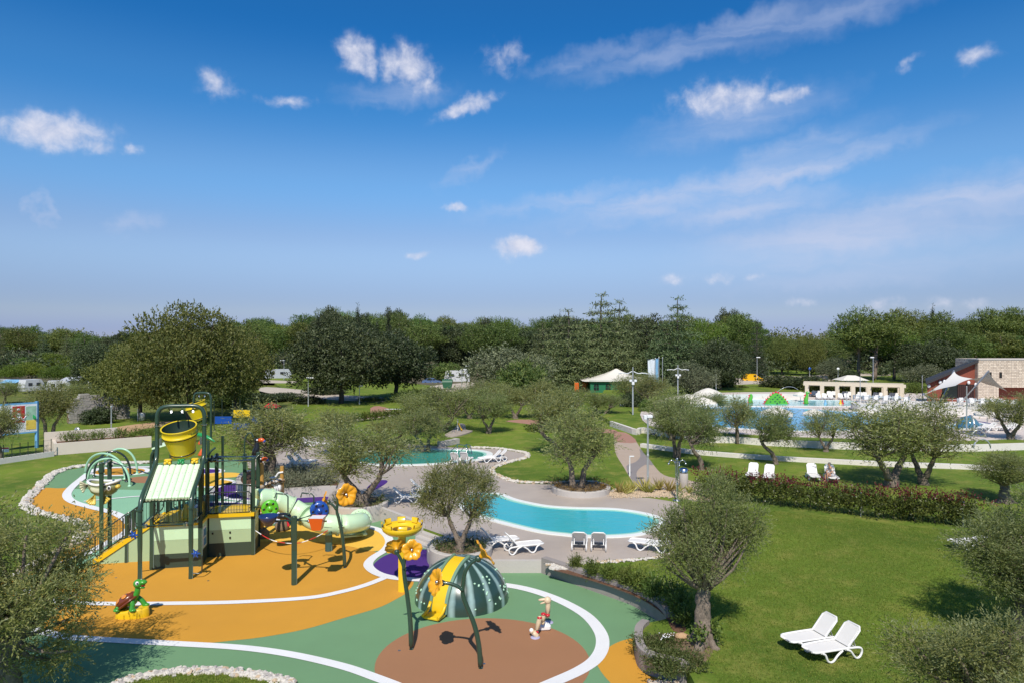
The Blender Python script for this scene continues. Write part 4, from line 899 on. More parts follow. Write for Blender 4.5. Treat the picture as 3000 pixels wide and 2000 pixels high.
flower_post('green stem with paired orange flowers left of the melon dome', (1205, 1901), [(1205, 1901), (1202, 1820), (1194, 1750), (1184, 1680), (1184, 1645), (1192, 1622), (1203, 1610)], [(1186, 1668), (1178, 1645), (1168, 1626), (1163, 1619)], [(1205, 1608, (.25, -.9, .15), .33), (1162, 1614, (-.25, .8, .55), .36)], .08, 21.98)
flower_post('green stem with two orange flowers beside the tube slide', (1010, 1662), [(1010, 1662), (1008, 1620), (1002, 1565), (993, 1520), (987, 1497), (989, 1475), (997, 1460), (1010, 1448)], [(986, 1493), (976, 1479), (965, 1472), (960, 1470)], [(1008, 1447, (.65, -.75, .1), .48), (962, 1470, (-.8, -.2, .3), .42)], .08, 29.8)

# yellow ring dumper
p0 = G(1178, 1730); T = thing('ring_sprayer', 'yellow crown-shaped water ring on a yellow pole beside the purple zone', 'water sprayer', p0)
mb = MB(); mb.tube([p0, p0 + Vector((0, 0, 2.3))], .15, 18); build(mb, 'pole', 'play_yellow', T)
c = p0 + Vector((0, 0, 2.45)); mb = MB(); mb.lathe([(.38, .02), (.45, -.16), (.62, -.14), (.76, -.02), (.81, .13), (.79, .15), (.72, .03), (.6, -.07), (.46, -.08), (.40, .03), (.38, .02)], 40, c=c); build(mb, 'ring', 'play_yellow', T)
for k in range(8):
    a = k * math.pi / 4 + .2; mb = MB(); mb.lathe([(.80, .13), (.83, .3), (.76, .3), (.72, .1)], 5, c=c, a0=a - .2, a1=a + .2); mb.lathe([(.72, .1), (.80, .13)], 5, c=c, a0=a - .2, a1=a + .2)
    build(mb, 'crown_tooth', 'play_yellow', T)
for k in range(4):
    a = k * math.pi / 2 + .5; mb = MB(); mb.beam(p0 + Vector((0, 0, 2.26)), c + Vector((math.cos(a) * .46, math.sin(a) * .46, -.1)), .1, .06); build(mb, 'spoke', 'play_yellow', T)

# melon dome with a yellow slide
DC = Vector((-1.93, 26.25, 0)); DR, DH = 1.8, 1.62
T = thing('melon_dome', 'striped dark green watermelon climbing dome with a yellow slide', 'play dome', DC)
def melonmat():
    m = bpy.data.materials.new('melon'); MATS['melon'] = m; m.use_nodes = True; N, L = m.node_tree.nodes, m.node_tree.links; b = N['Principled BSDF']; b.inputs['Roughness'].default_value = .28; b.inputs['Coat Weight'].default_value = .3
    tc = N.new('ShaderNodeTexCoord'); sp_ = N.new('ShaderNodeSeparateXYZ'); L.new(tc.outputs['Object'], sp_.inputs[0])
    at2 = N.new('ShaderNodeMath'); at2.operation = 'ARCTAN2'; L.new(sp_.outputs[1], at2.inputs[0]); L.new(sp_.outputs[0], at2.inputs[1])
    nz = N.new('ShaderNodeTexNoise'); nz.inputs['Scale'].default_value = 3.5; nz.inputs['Detail'].default_value = 5; L.new(tc.outputs['Object'], nz.inputs['Vector'])
    ml = N.new('ShaderNodeMath'); ml.operation = 'MULTIPLY_ADD'; ml.inputs[1].default_value = 15.0; ml.inputs[2].default_value = 0.55; L.new(at2.outputs[0], ml.inputs[0])
    cs = N.new('ShaderNodeMath'); cs.operation = 'COSINE'; L.new(ml.outputs[0], cs.inputs[0])
    ad = N.new('ShaderNodeMath'); ad.operation = 'MULTIPLY_ADD'; ad.inputs[1].default_value = .7; L.new(nz.outputs['Fac'], ad.inputs[0]); L.new(cs.outputs[0], ad.inputs[2])
    mr = N.new('ShaderNodeMapRange'); mr.inputs[1].default_value = .55; mr.inputs[2].default_value = 1.45; L.new(ad.outputs[0], mr.inputs[0])
    mx = N.new('ShaderNodeMix'); mx.data_type = 'RGBA'; mx.inputs['A'].default_value = (.026, .058, .044, 1); mx.inputs['B'].default_value = (.30, .43, .40, 1); L.new(mr.outputs[0], mx.inputs['Factor']); L.new(mx.outputs['Result'], b.inputs['Base Color'])
melonmat()
mb = MB(); mb.lathe([(DR * math.cos(t), DH * math.sin(t)) for t in [math.pi / 2 * k / 14 for k in range(15)]], 56, c=DC); build(mb, 'dome', 'melon', T)
# the slide: a strip over the crown and down the front left, with raised edges
ad_ = R(246); dv = Vector((math.cos(ad_), math.sin(ad_), 0)); sv = Vector((-dv.y, dv.x, 0))
def ring_strip(w0, w1, lift, t0, t1, n=16):
    vs = []; fs = []
    for i in range(n + 1):
        t = t0 + (t1 - t0) * i / n; rr, zz = (DR + lift) * math.cos(t), (DH + lift) * math.sin(t)
        for w in (w0, w1): vs.append(DC + dv * math.sqrt(max(rr * rr - w * w * .8, 0)) + sv * w + Vector((0, 0, zz)))
    fs = [(2 * i, 2 * i + 1, 2 * i + 3, 2 * i + 2) for i in range(n)]
    return vs, fs
mb = MB(); mb.add(*ring_strip(-.27, .27, .03, R(2), R(82)), True); o = build(mb, 'slide', 'play_yellow', T)
mat('melon_edge', (.16, .27, .18), rough=.35)
for (w0, w1) in ((-.37, -.26), (.26, .37)):
    mb = MB(); mb.add(*ring_strip(w0, w1, .09, R(4), R(84)), True); mb.add(*[q if k else q for k, q in enumerate(ring_strip(w0, w0 + .001, .09, R(4), R(84)))], True)
    v1, f1 = ring_strip(w0, w0, .02, R(4), R(84)); v2, _ = ring_strip(w0, w0, .13, R(4), R(84)); vs = []; 
    for w in (w0, w1):
        v1, _ = ring_strip(w, w, .02, R(4), R(84)); v2, _ = ring_strip(w, w, .09, R(4), R(84)); nn = len(v1) // 2
        mb.add([p for i in range(nn) for p in (v1[2 * i], v2[2 * i])], [(2 * i, 2 * i + 1, 2 * i + 3, 2 * i + 2) for i in range(nn - 1)], True)
    build(mb, 'slide_edge', 'melon_edge', T)
lip = DC + dv * (DR + .28); mb = MB(); mb.box(lip + Vector((0, 0, .09)), (.5, .66, .1), math.atan2(dv.y, dv.x), bev=.03); o = build(mb, 'slide_lip', 'play_yellow', T)
for w in (-.31, .31): mb = MB(); mb.tube(smooth_path([DC + dv * (DR + .0) + sv * w + Vector((0, 0, .48)), DC + dv * (DR + .22) + sv * w + Vector((0, 0, .24)), DC + dv * (DR + .56) + sv * w + Vector((0, 0, .16))], 4), .055, 8); build(mb, 'slide_edge', 'play_yellow', T)
q = random.Random(5); mat('hold_mint', (.42, .66, .48), rough=.5)
for k in range(46):
    a = R(q.uniform(180, 372)); t = R(q.uniform(8, 46))
    dd = (a - ad_ + math.pi) % (2 * math.pi) - math.pi
    if abs(dd) < .36: continue
    n = Vector((math.cos(a) * math.cos(t), math.sin(a) * math.cos(t), math.sin(t))); p = DC + Vector((n.x * DR, n.y * DR, DH * math.sin(t)))
    f, s, u = basis(n); mb = MB(); mb.ell(p, (q.uniform(.035, .075), q.uniform(.03, .05), .03), 5, 4, Matrix((s, u, f)).transposed() @ Matrix.Rotation(q.random() * 3, 3, 'Z')); build(mb, 'climbing_hold', 'hold_mint', T)

# turtle
p0 = G(384, 1804); T = thing('turtle_figure', 'green turtle with brown shell on a yellow rock base', 'play figure', p0)
mb = MB(); out = [Vector((math.cos(a) * (.58 + .07 * math.sin(3 * a + 1)), math.sin(a) * (.34 + .05 * math.cos(2 * a)), 0)) for a in [k * math.pi / 9 for k in range(18)]]
for (z, s) in ((0, 1.0), (.2, .98), (.27, .9), (.28, .0)):
    mb.v += [p0 + Vector((o_.x * s, o_.y * s, z + (.06 * (o_.x > .1) if s else 0) * (z > .1))) for o_ in out]
for k in range(3):
    for j in range(18): mb.f.append((k * 18 + j, k * 18 + (j + 1) % 18, (k + 1) * 18 + (j + 1) % 18, (k + 1) * 18 + j)); mb.s.append(k < 2); mb.mi.append(0)
build(mb, 'base', 'play_yellow', T)
Mt = Matrix.Rotation(R(-38), 3, 'Y')
c = p0 + Vector((-.17, 0, .58)); mb = MB(); mb.ell(c, (.42, .33, .2), 18, 10, Mt); mb.lathe([(.40, -.06), (.46, -.08), (.47, -.12), (.40, -.14)], 20, Mt @ Matrix.Diagonal((1, .8, 1)), c); o = build(mb, 'shell', 'turtle_shell', T)
for (x, y, r_) in ((.14, -.2, .12), (-.15, -.2, .13), (.0, .0, .14), (.27, .0, .1), (-.28, .0, .11), (.14, .2, .12), (-.15, .2, .13)):
    zz = .2 * math.sqrt(max(0, 1 - (x / .42) ** 2 - (y / .33) ** 2)); nn_ = Vector((x / .176, y / .109, zz / .04)).normalized(); f, s, u = basis(Mt @ nn_); mb = MB(); mb.ell(c + Mt @ Vector((x, y, zz)), (r_, r_ * .85, .022), 10, 6, Matrix((s, u, f)).transposed()); build(mb, 'shell_plate', 'shell_orange', o)
mb = MB(); mb.tube(smooth_path([p0 + Vector((.08, 0, .62)), p0 + Vector((.2, -.01, .8)), p0 + Vector((.24, -.01, .95)), p0 + Vector((.24, -.01, 1.08))], 4), [.13, .125, .12, .115, .11, .105, .1, .1, .095, .095, .09, .09, .09], 12)
for (a, b) in (((.06, -.14, .66), (.16, -.25, .3)), ((.08, .12, .68), (.40, .2, .33)), ((-.38, -.22, .4), (-.4, -.26, .3)), ((-.38, .22, .4), (-.42, .26, .3))):
    A, B = p0 + Vector(a), p0 + Vector(b); mb.tube(smooth_path([A, A * .5 + B * .5 + Vector((.05, 0, .02)), B], 3), [.1, .095, .09, .085, .085, .09, .1], 10); mb.ell(B + Vector((.04, -.01, .02)), (.13, .09, .06), 10, 6)
mb.ell(p0 + Vector((.02, 0, .58)), (.2, .24, .2), 14, 10, Mt); build(mb, 'body', 'turtle_green', T)
h = p0 + Vector((.3, -.01, 1.16)); mb = MB(); mb.ell(h + Vector((-.03, 0, .02)), (.18, .16, .16), 14, 10); mb.ell(h + Vector((.12, 0, .07)), (.16, .13, .09), 12, 8); mb.ell(h + Vector((.08, 0, -.1)), (.13, .09, .04), 12, 6, Matrix.Rotation(R(18), 3, 'Y')); hd = build(mb, 'head', 'turtle_green', T)
mb = MB(); mb.ell(h + Vector((.1, 0, -.035)), (.12, .08, .04), 10, 6); build(mb, 'mouth', 'play_red', hd)
for s in (-1, 1):
    mb = MB(); mb.ell(h + Vector((-.01, s * .125, .07)), (.065, .05, .075), 10, 8); ey = build(mb, 'eye', 'eye_white', hd)
    mb = MB(); mb.ell(h + Vector((.015, s * .165, .08)), (.03, .02, .035), 8, 6); build(mb, 'pupil', 'black', hd)

# beige creature ride made of bone-like tubes
p0 = G(1590, 1846); T = thing('bone_creature_sprayer', 'beige bone-segment creature with bird skull head and red joints', 'play figure', p0)
def seg(a, b, r, d, m='bone_beige', nm='bone_segment', d2=None):
    A, B = at(a[0], a[1], d), at(b[0], b[1], d2 or d); mb = MB(); mb.tube([A, A * .75 + B * .25, A * .25 + B * .75, B], [r * .95, r, r, r * .95], 12); mb.ell(A, r * .98, 10, 6); mb.ell(B, r * .98, 10, 6); return build(mb, nm, m, T), A, B
seg((1559, 1848), (1572, 1860), .085, 22.9); seg((1571, 1850), (1581, 1810), .085, 23.0); seg((1590, 1822), (1592, 1800), .075, 23.2); _, A, B = seg((1604, 1802), (1606, 1765), .085, 23.4)
for (x, y, d) in ((1571, 1850, 22.96), (1581, 1808, 23.0), (1604, 1800, 23.35), (1592, 1797, 23.2)): mb = MB(); mb.ell(at(x, y, d), (.088, .088, .05), 12, 8); build(mb, 'joint', 'play_red', T)
hh = at(1604, 1757, 23.4); mb = MB(); mb.ell(hh, (.13, .12, .13), 14, 10); mb.ell(hh + Vector((-.16, 0, .03)), (.17, .07, .045), 12, 6, Matrix.Rotation(R(-8), 3, 'Y')); mb.ell(hh + Vector((-.13, 0, -.07)), (.14, .06, .03), 12, 6, Matrix.Rotation(R(-22), 3, 'Y')); hd = build(mb, 'skull', 'bone_beige', T)
mb = MB(); mb.ell(at(1557, 1845, 22.9), .075, 10, 8); build(mb, 'knob', 'white_plastic', T)
q = random.Random(8); mb = MB(); mb.box(p0 + Vector((.06, .1, .1)), (.42, .3, .2), .15, bev=.05); mb.ell(p0 + Vector((.06, .1, .18)), (.16, .12, .07), 8, 5, None, .4, q); build(mb, 'base', 'white_plastic', T)
mat('disc_lilac', (.42, .40, .55), rough=.4)
for p in (G(1568, 1866), G(1608, 1822)): mb = MB(); mb.lathe([(0, .02), (.15, .02), (.16, .012), (.16, 0)], 16, c=p); build(mb, 'foot_disc', 'disc_lilac', T)

# spray hoops
HO = [((257, 1415), (302, 1342), (380, 1423), 'hoop_mint', 'mint spray hoop, nearest of the row, rising behind the fish bucket'), ((254, 1405), (305, 1338), (371, 1410), 'pipe_dark', 'dark green spray hoop just behind the nearest mint one'), ((250, 1388), (308, 1327), (366, 1402), 'hoop_mint', 'mint spray hoop in the middle of the row'), ((276, 1396), (330, 1321), (382, 1390), 'pipe_dark', 'dark green spray hoop second from the back of the row'), ((302, 1388), (352, 1313), (402, 1387), 'hoop_mint', 'tall mint spray hoop, farthest of the row')]
for (A, Tp, B, m_, lb) in HO:
    a, b = G(*A), G(*B); mid = (a + b) / 2; h = (CAM_H - (Tp[1] - HZ) / FOC * mid.y)
    T = thing('spray_hoop', lb, 'water sprayer', mid, group='spray hoops'); P = []
    for k in range(25):
        t = math.pi * k / 24; P.append(mid + (b - a) / 2 * -math.cos(t) * (1 + .0 * math.sin(t)) + Vector((0, 0, h * math.sin(t) ** .85)))
    mb = MB(); mb.tube(P, .075, 12); build(mb, 'hoop', m_, T)
    for p in (a, b): mb = MB(); mb.lathe([(.075, .1), (.11, .08), (.13, .012), (.13, 0)], 14, c=p); build(mb, 'foot', m_, T)
    mb = MB()
    for k in (6, 10, 14, 18): mb.ell(P[k] + Vector((0, -.07, -.02)), .02, 6, 4)
    build(mb, 'spray_nozzle', 'steel', T)

# fish bucket on two posts
a, b = G(297, 1643), G(321, 1618); T = thing('fish_tipping_bucket', 'cream and yellow fish-shaped tipping bowl slung between two green posts', 'play figure', (a + b) / 2)
for (p, h) in ((a, 4.4), (b, 4.35)):
    mb = MB(); mb.tube([p, p + Vector((0, 0, h))], .1, 12); mb.ell(p + Vector((0, 0, h)), (.1, .1, .05), 12, 6); mb.lathe([(.1, 4.0), (.13, 4.0), (.13, 4.1), (.1, 4.1)], 12, c=p, smooth=False); build(mb, 'post', 'post_green', T)
mb = MB(); mb.tube([a + Vector((0, 0, 4.32)), b + Vector((0, 0, 4.3))], .06, 8); mb.tube([b + Vector((0, 0, 4.25)), S(-.02, 1.6, 4.1)], .035, 8); build(mb, 'pipe', 'pipe_dark', T)
c = at(305, 1425, 31.2)
mb = MB(); n = 28; vs = []; rows = [(.02, -.42), (.32, -.38), (.55, -.22), (.66, .0), (.68, .22), (.62, .2), (.5, .0), (.02, -.1)]
for (r_, z_) in rows:
    for j in range(n): t = 2 * math.pi * j / n; vs.append(c + Vector((math.cos(t) * r_ * 1.02, math.sin(t) * r_ * .68, z_ + (.06 * math.cos(2 * t) if z_ > .1 else 0))))
mb.add(vs, [(i * n + j, i * n + (j + 1) % n, (i + 1) * n + (j + 1) % n, (i + 1) * n + j) for i in range(len(rows) - 1) for j in range(n)], True); bw = build(mb, 'bowl', 'fish_olive', T)
mb = MB(); mb.tube([c + Vector((math.cos(t) * .69, math.sin(t) * .46, .24 + .06 * math.cos(2 * t))) for t in [2 * math.pi * j / 28 for j in range(29)]], .06, 8, False); build(mb, 'lip', 'white_plastic', bw)
mb = MB(); mb.ell(c + Vector((-.02, -.36, .02)), (.4, .09, .22), 16, 8, Matrix.Rotation(R(-20), 3, 'X')); build(mb, 'belly', 'fish_cream', bw)
mb = MB(); mb.ell(c + Vector((.42, -.34, .02)), (.1, .05, .12), 10, 8); build(mb, 'eye', 'eye_white', bw)
mb = MB(); mb.ell(c + Vector((.44, -.385, .03)), (.05, .02, .07), 8, 6); build(mb, 'pupil', 'black', bw)
mb = MB(); mb.ell(c + Vector((.7, -.1, .05)), (.12, .14, .1), 10, 6); build(mb, 'mouth', 'fish_yellow', bw)
def fin(p, d, L_, w, m_='fish_yellow', nm='fin'):
    f, s, u = basis(d, Vector((0, 1, 0))); mb = MB()
    for k in range(5): t = (k - 2) / 2; mb.tube([Vector(p), Vector(p) + f * L_ * (1 - .15 * abs(t)) + s * w * t], [.04, .055], 6); mb.ell(Vector(p) + f * L_ * (1 - .15 * abs(t)) + s * w * t, .055, 6, 5)
    build(mb, nm, m_, bw)
fin(c + Vector((-.66, -.1, .1)), (-1, -.1, -.25), .34, .22, 'fish_cream', 'tail'); fin(c + Vector((.15, -.3, -.3)), (.5, -.4, -.8), .4, .2); fin(c + Vector((-.25, -.3, -.3)), (-.35, -.3, -1), .42, .18)

# bamboo frame with drums and two toucans
p1, p2 = G(767, 1574), G(826, 1552); T = thing('bamboo_frame', 'bamboo pole frame hung with white shells and drums behind the tower', 'play structure', (p1 + p2) / 2)
for (p, h) in ((p1, 3.75), (p2, 3.35)):
    mb = MB(); k = 12; mb.tube([p + Vector((0, 0, h * i / k)) for i in range(k + 1)], [.1 + .012 * (i % 2) for i in range(k + 1)], 10); o = build(mb, 'bamboo_post', 'bamboo', T)
    q = random.Random(3); mb = MB(); mb.ell(p + Vector((0, 0, .2)), (.36, .34, .32), 10, 7, None, .25, q); build(mb, 'rock_foot', 'rock_brown', T)
    mb = MB(); mb.lathe([(.115, 2.5), (.14, 2.52), (.14, 2.64), (.115, 2.66)], 10, c=p); mb.lathe([(.115, 1.2), (.14, 1.22), (.14, 1.3), (.115, 1.32)], 10, c=p); build(mb, 'rope', 'rope', o)
za = 2.62; d = p2 - p1; mb = MB(); mb.tube([p1 + Vector((-.12, 0, za)), p2 + Vector((.12, 0, za))], .07, 8); build(mb, 'crossbar', 'rock_brown', T)
for (t, m_) in ((.1, 'white_plastic'), (.3, 'rope'), (.5, 'rock_brown'), (.68, 'white_plastic'), (.85, 'rope')):
    c = p1 + d * t + Vector((0, -.02, za)); mb = MB(); mb.tube([c + Vector((-.11, -.16, 0)), c + Vector((.02, .16, 0))], .14, 12); build(mb, 'drum', m_, T)
for (t, L_, m_) in ((.62, .55, 'white_plastic'), (.72, .7, 'white_plastic'), (.86, .45, 'white_plastic'), (.52, .5, 'rock_brown'), (.95, .6, 'rock_brown')):
    c = p1 + d * t + Vector((0, -.1, za - .15)); mb = MB(); mb.tube(smooth_path([c, c + Vector((.03, 0, -L_ * .5)), c + Vector((-.04, 0, -L_))], 3), [.09, .1, .12, .13, .12, .09, .03], 8); build(mb, 'hanging_shell', m_, T)
mb = MB(); mb.tube(smooth_path([p2 + Vector((-.6, -.1, 2.75)), p2 + Vector((-.3, -.1, 2.8)), p2 + Vector((-.15, -.1, 3.0)), p2 + Vector((.1, -.1, 3.05))], 4), .05, 8); build(mb, 'bone', 'white_plastic', T)
def toucan(label, c, beakdir):
    T = thing('toucan_figure', label, 'play figure', c, group='toucan figures'); c = Vector(c); b = beakdir; mb = MB()
    mb.tube(smooth_path([c + Vector((-.22 * b, 0, -.35)), c + Vector((-.12 * b, 0, -.05)), c + Vector((0, 0, .3)), c + Vector((.0, 0, .62))], 4), [.03, .05, .07, .1, .14, .16, .17, .17, .15, .13, .12, .11, .1], 12); mb.ell(c + Vector((.02 * b, 0, .68)), (.15, .13, .13), 12, 8); build(mb, 'body', 'black', T)
    mb = MB(); mb.tube(smooth_path([c + Vector((.1 * b, -.02, .68)), c + Vector((.28 * b, -.04, .72)), c + Vector((.42 * b, -.05, .62))], 4), [.09, .095, .1, .1, .1, .09, .075, .05, .02], 10); bk = build(mb, 'beak', 'play_orange', T)
    mb = MB(); mb.ell(c + Vector((.38 * b, -.05, .66)), (.08, .07, .07), 10, 8); build(mb, 'beak_tip', 'play_blue', bk)
    mb = MB(); mb.ell(c + Vector((.06 * b, -.1, .72)), (.05, .04, .05), 8, 6); build(mb, 'eye', 'eye_white', T)
toucan('black toucan with orange beak perched highest, on top of the tower post', at(752, 1330, 33.4), 1); toucan('black toucan with orange beak perched lower, on the bamboo post', at(762, 1384, 34.5), 1)
# red and white barrier tape
mb = MB(); P = smooth_path([at(747, 1552, 31.6), at(790, 1578, 31.2), at(835, 1589, 31), at(880, 1588, 31.2), at(925, 1572, 31.6), at(960, 1552, 32.2)], 8)
T = thing('barrier_tape', 'red and white barrier tape sagging between the tower and the slide leg', 'tape', (P[0].x, P[0].y, 0))
k = 0
while k < len(P) - 1:
    mb = MB(); mb.tube(P[k:k + 5], .022, 5); build(mb, 'tape_band', 'white_plastic' if (k // 4) % 2 == 0 else 'tape_red', T); k += 4
# floor nozzles
for (x, y) in ((1170, 1904), (1418, 1943), (340, 1691), (610, 1700)):
    c = G(x, y); mb = MB(); mb.lathe([(0, .012), (.03, .012), (.045, .009), (.05, .005)], 12, c=c); o = build(mb, 'floor_nozzle', 'steel'); tag(o, {1170: 'steel ground spray nozzle left on the brown circle', 1418: 'steel ground spray nozzle beside the foremost flower stem', 340: 'steel ground spray nozzle on the orange zone left of the tower', 610: 'steel ground spray nozzle on orange before the tower'}[x], 'nozzle')
# ------------------------------------------------------------------ vegetation
leafmat('leaf_olive', (0.115, 0.140, 0.042), (0.210, 0.240, 0.078), (0.315, 0.33, 0.115), trans=0.4, rough=0.5, back=(0.25, 0.28, 0.135))
leafmat('leaf_olive_far', (0.122, 0.150, 0.046), (0.23, 0.262, 0.090), (0.335, 0.355, 0.125), trans=0.4, rough=0.5, back=(0.26, 0.29, 0.14))
leafmat('leaf_plane', (0.070, 0.105, 0.026), (0.140, 0.185, 0.046), (0.22, 0.245, 0.07), trans=0.34)
leafmat('leaf_oak', (0.028, 0.042, 0.016), (0.056, 0.078, 0.029), (0.11, 0.13, 0.054), trans=0.15)
leafmat('leaf_greyoak', (0.075, 0.092, 0.048), (0.14, 0.16, 0.085), (0.22, 0.24, 0.13), trans=0.15)
leafmat('leaf_pine', (0.056, 0.092, 0.024), (0.115, 0.168, 0.040), (0.20, 0.25, 0.066), trans=0.3, huevar=.08)
leafmat('leaf_umbrella', (0.062, 0.112, 0.014), (0.115, 0.180, 0.022), (0.18, 0.25, 0.036), trans=0.25)
leafmat('leaf_cedar', (0.066, 0.100, 0.040), (0.138, 0.185, 0.076), (0.235, 0.28, 0.122), trans=0.25)
leafmat('leaf_cypress', (0.020, 0.032, 0.014), (0.042, 0.058, 0.024), (0.07, 0.085, 0.04), trans=0.1)
leafmat('leaf_shrub', (0.055, 0.090, 0.018), (0.110, 0.165, 0.028), (0.18, 0.23, 0.05), trans=0.28)
leafmat('leaf_rosemary', (0.10, 0.12, 0.07), (0.18, 0.20, 0.125), (0.28, 0.29, 0.19), trans=0.15)
leafmat('leaf_photinia', (0.045, 0.062, 0.014), (0.095, 0.120, 0.024), (0.17, 0.18, 0.04), trans=0.22, rough=0.35)
leafmat('leaf_red', (0.10, 0.014, 0.014), (0.17, 0.028, 0.024), (0.16, 0.07, 0.025), trans=0.25, rough=0.35)
leafmat('leaf_agave', (0.26, 0.24, 0.05), (0.42, 0.38, 0.10), (0.50, 0.46, 0.18), trans=0.2)
leafmat('leaf_groundcover', (0.045, 0.075, 0.018), (0.09, 0.125, 0.028), (0.16, 0.18, 0.06), trans=0.2)
leafmat('leaf_autumn', (0.12, 0.09, 0.015), (0.22, 0.15, 0.025), (0.30, 0.20, 0.05), trans=0.25)
mat('bark_olive', (0.19, 0.15, 0.115), rough=0.95, var=0.45, scale=5, bump=1.0, bscale=11, fine=0.35)
mat('bark_dark', (0.085, 0.07, 0.055), rough=0.95, var=0.35, scale=4, bump=0.8, bscale=9, fine=0.25)
mat('bark_pine', (0.20, 0.15, 0.12), rough=0.95, var=0.35, scale=4, bump=0.8, bscale=9, fine=0.25)
mat('ivy_green', (0.05, 0.085, 0.018), rough=0.7, var=0.5, scale=6, bump=0.8, bscale=12)

def unit(v): return v / np.maximum(np.linalg.norm(v, axis=1, keepdims=True), 1e-9)
NORMALS = {}
def leaf_mesh(name, base, d, L, W, m, rng, fold=0.0):
    """diamond leaf blades: base point, direction, length, width; blades face roughly out of their clump"""
    n = len(base); r = NORMALS.pop('n', None)
    r = rng.normal(size=(n, 3)) if r is None or len(r) != n else r + rng.normal(size=(n, 3)) * (.25 if m == 'leaf_cedar' else .42)
    s = unit(np.cross(d, r)); L = L.reshape(-1, 1); W = W.reshape(-1, 1)
    v = np.empty((n, 4, 3)); v[:, 0] = base; v[:, 1] = base + d * L * .45 + s * W * .5; v[:, 2] = base + d * L; v[:, 3] = base + d * L * .45 - s * W * .5
    me = bpy.data.meshes.new(name); me.vertices.add(4 * n); me.vertices.foreach_set('co', v.reshape(-1)); me.loops.add(4 * n); me.loops.foreach_set('vertex_index', np.arange(4 * n, dtype=np.int32))
    me.polygons.add(n); me.polygons.foreach_set('loop_start', np.arange(0, 4 * n, 4, dtype=np.int32)); me.materials.append(MATS[m]); me.update(calc_edges=True)
    return me
def clump_leaves(clumps, total, L, W, rng, tw=5, up=0.5, flat=1.0, spread=0.8, tl=None, shell=0.45, keep=False):
    """twigs with leaves along them growing out of a set of ellipsoid clumps (x, y, z, rx, ry, rz)"""
    C = np.array(clumps, float); area = (C[:, 3] * C[:, 4] + C[:, 3] * C[:, 5] + C[:, 4] * C[:, 5]); nt = max(1, total // tw)
    idx = rng.choice(len(C), nt, p=area ** .75 / (area ** .75).sum()); u = unit(rng.normal(size=(nt, 3))); rad = (shell + (1 - shell) * rng.random((nt, 1)) ** 0.6)
    o = C[idx, :3] + u * C[idx, 3:6] * rad
    td = unit(u + np.array([0, 0, up]) + rng.normal(size=(nt, 3)) * .45); td[:, 2] *= flat; td = unit(td)
    tl = tl or L * 3.2; k = np.arange(tw).reshape(1, tw, 1) / tw; tlen = tl * (0.6 + 0.8 * rng.random((nt, 1, 1)))
    b = (o[:, None, :] + td[:, None, :] * k * tlen).reshape(-1, 3)
    b[:, 2] -= (k * k * tlen * 0.25 * (1 - up)).reshape(-1) if up < 1 else 0
    rn = rng.normal(size=(nt * tw, 3)); rn[:, 2] *= flat
    d = unit(np.repeat(td, tw, axis=0) + rn * spread)
    n = nt * tw
    nn = unit(u * np.array([1, 1, .8]) + np.array([0, 0, .35 if flat > .8 else .9])); nn = np.repeat(nn, tw, axis=0)
    NORMALS['n'] = nn if not keep else np.vstack([NORMALS['n'], nn])
    return b, d, L * (0.65 + 0.7 * rng.random(n)), W * (0.65 + 0.7 * rng.random(n))
def extent(b):
    """height and half width of a crown, stray tips left out"""
    return float(np.percentile(b[:, 2], 99.5)), float(np.percentile(np.hypot(b[:, 0], b[:, 1]), 96))
def tree_root(name, label, trunk, crown, loc, s, rz, group=None, tm='trunk', cm='crown'):
    o = thing(name, label, 'tree', loc, rz, group); o.scale = s
    if trunk: inst(tm, trunk, o)
    inst(cm, crown, o)
    return o

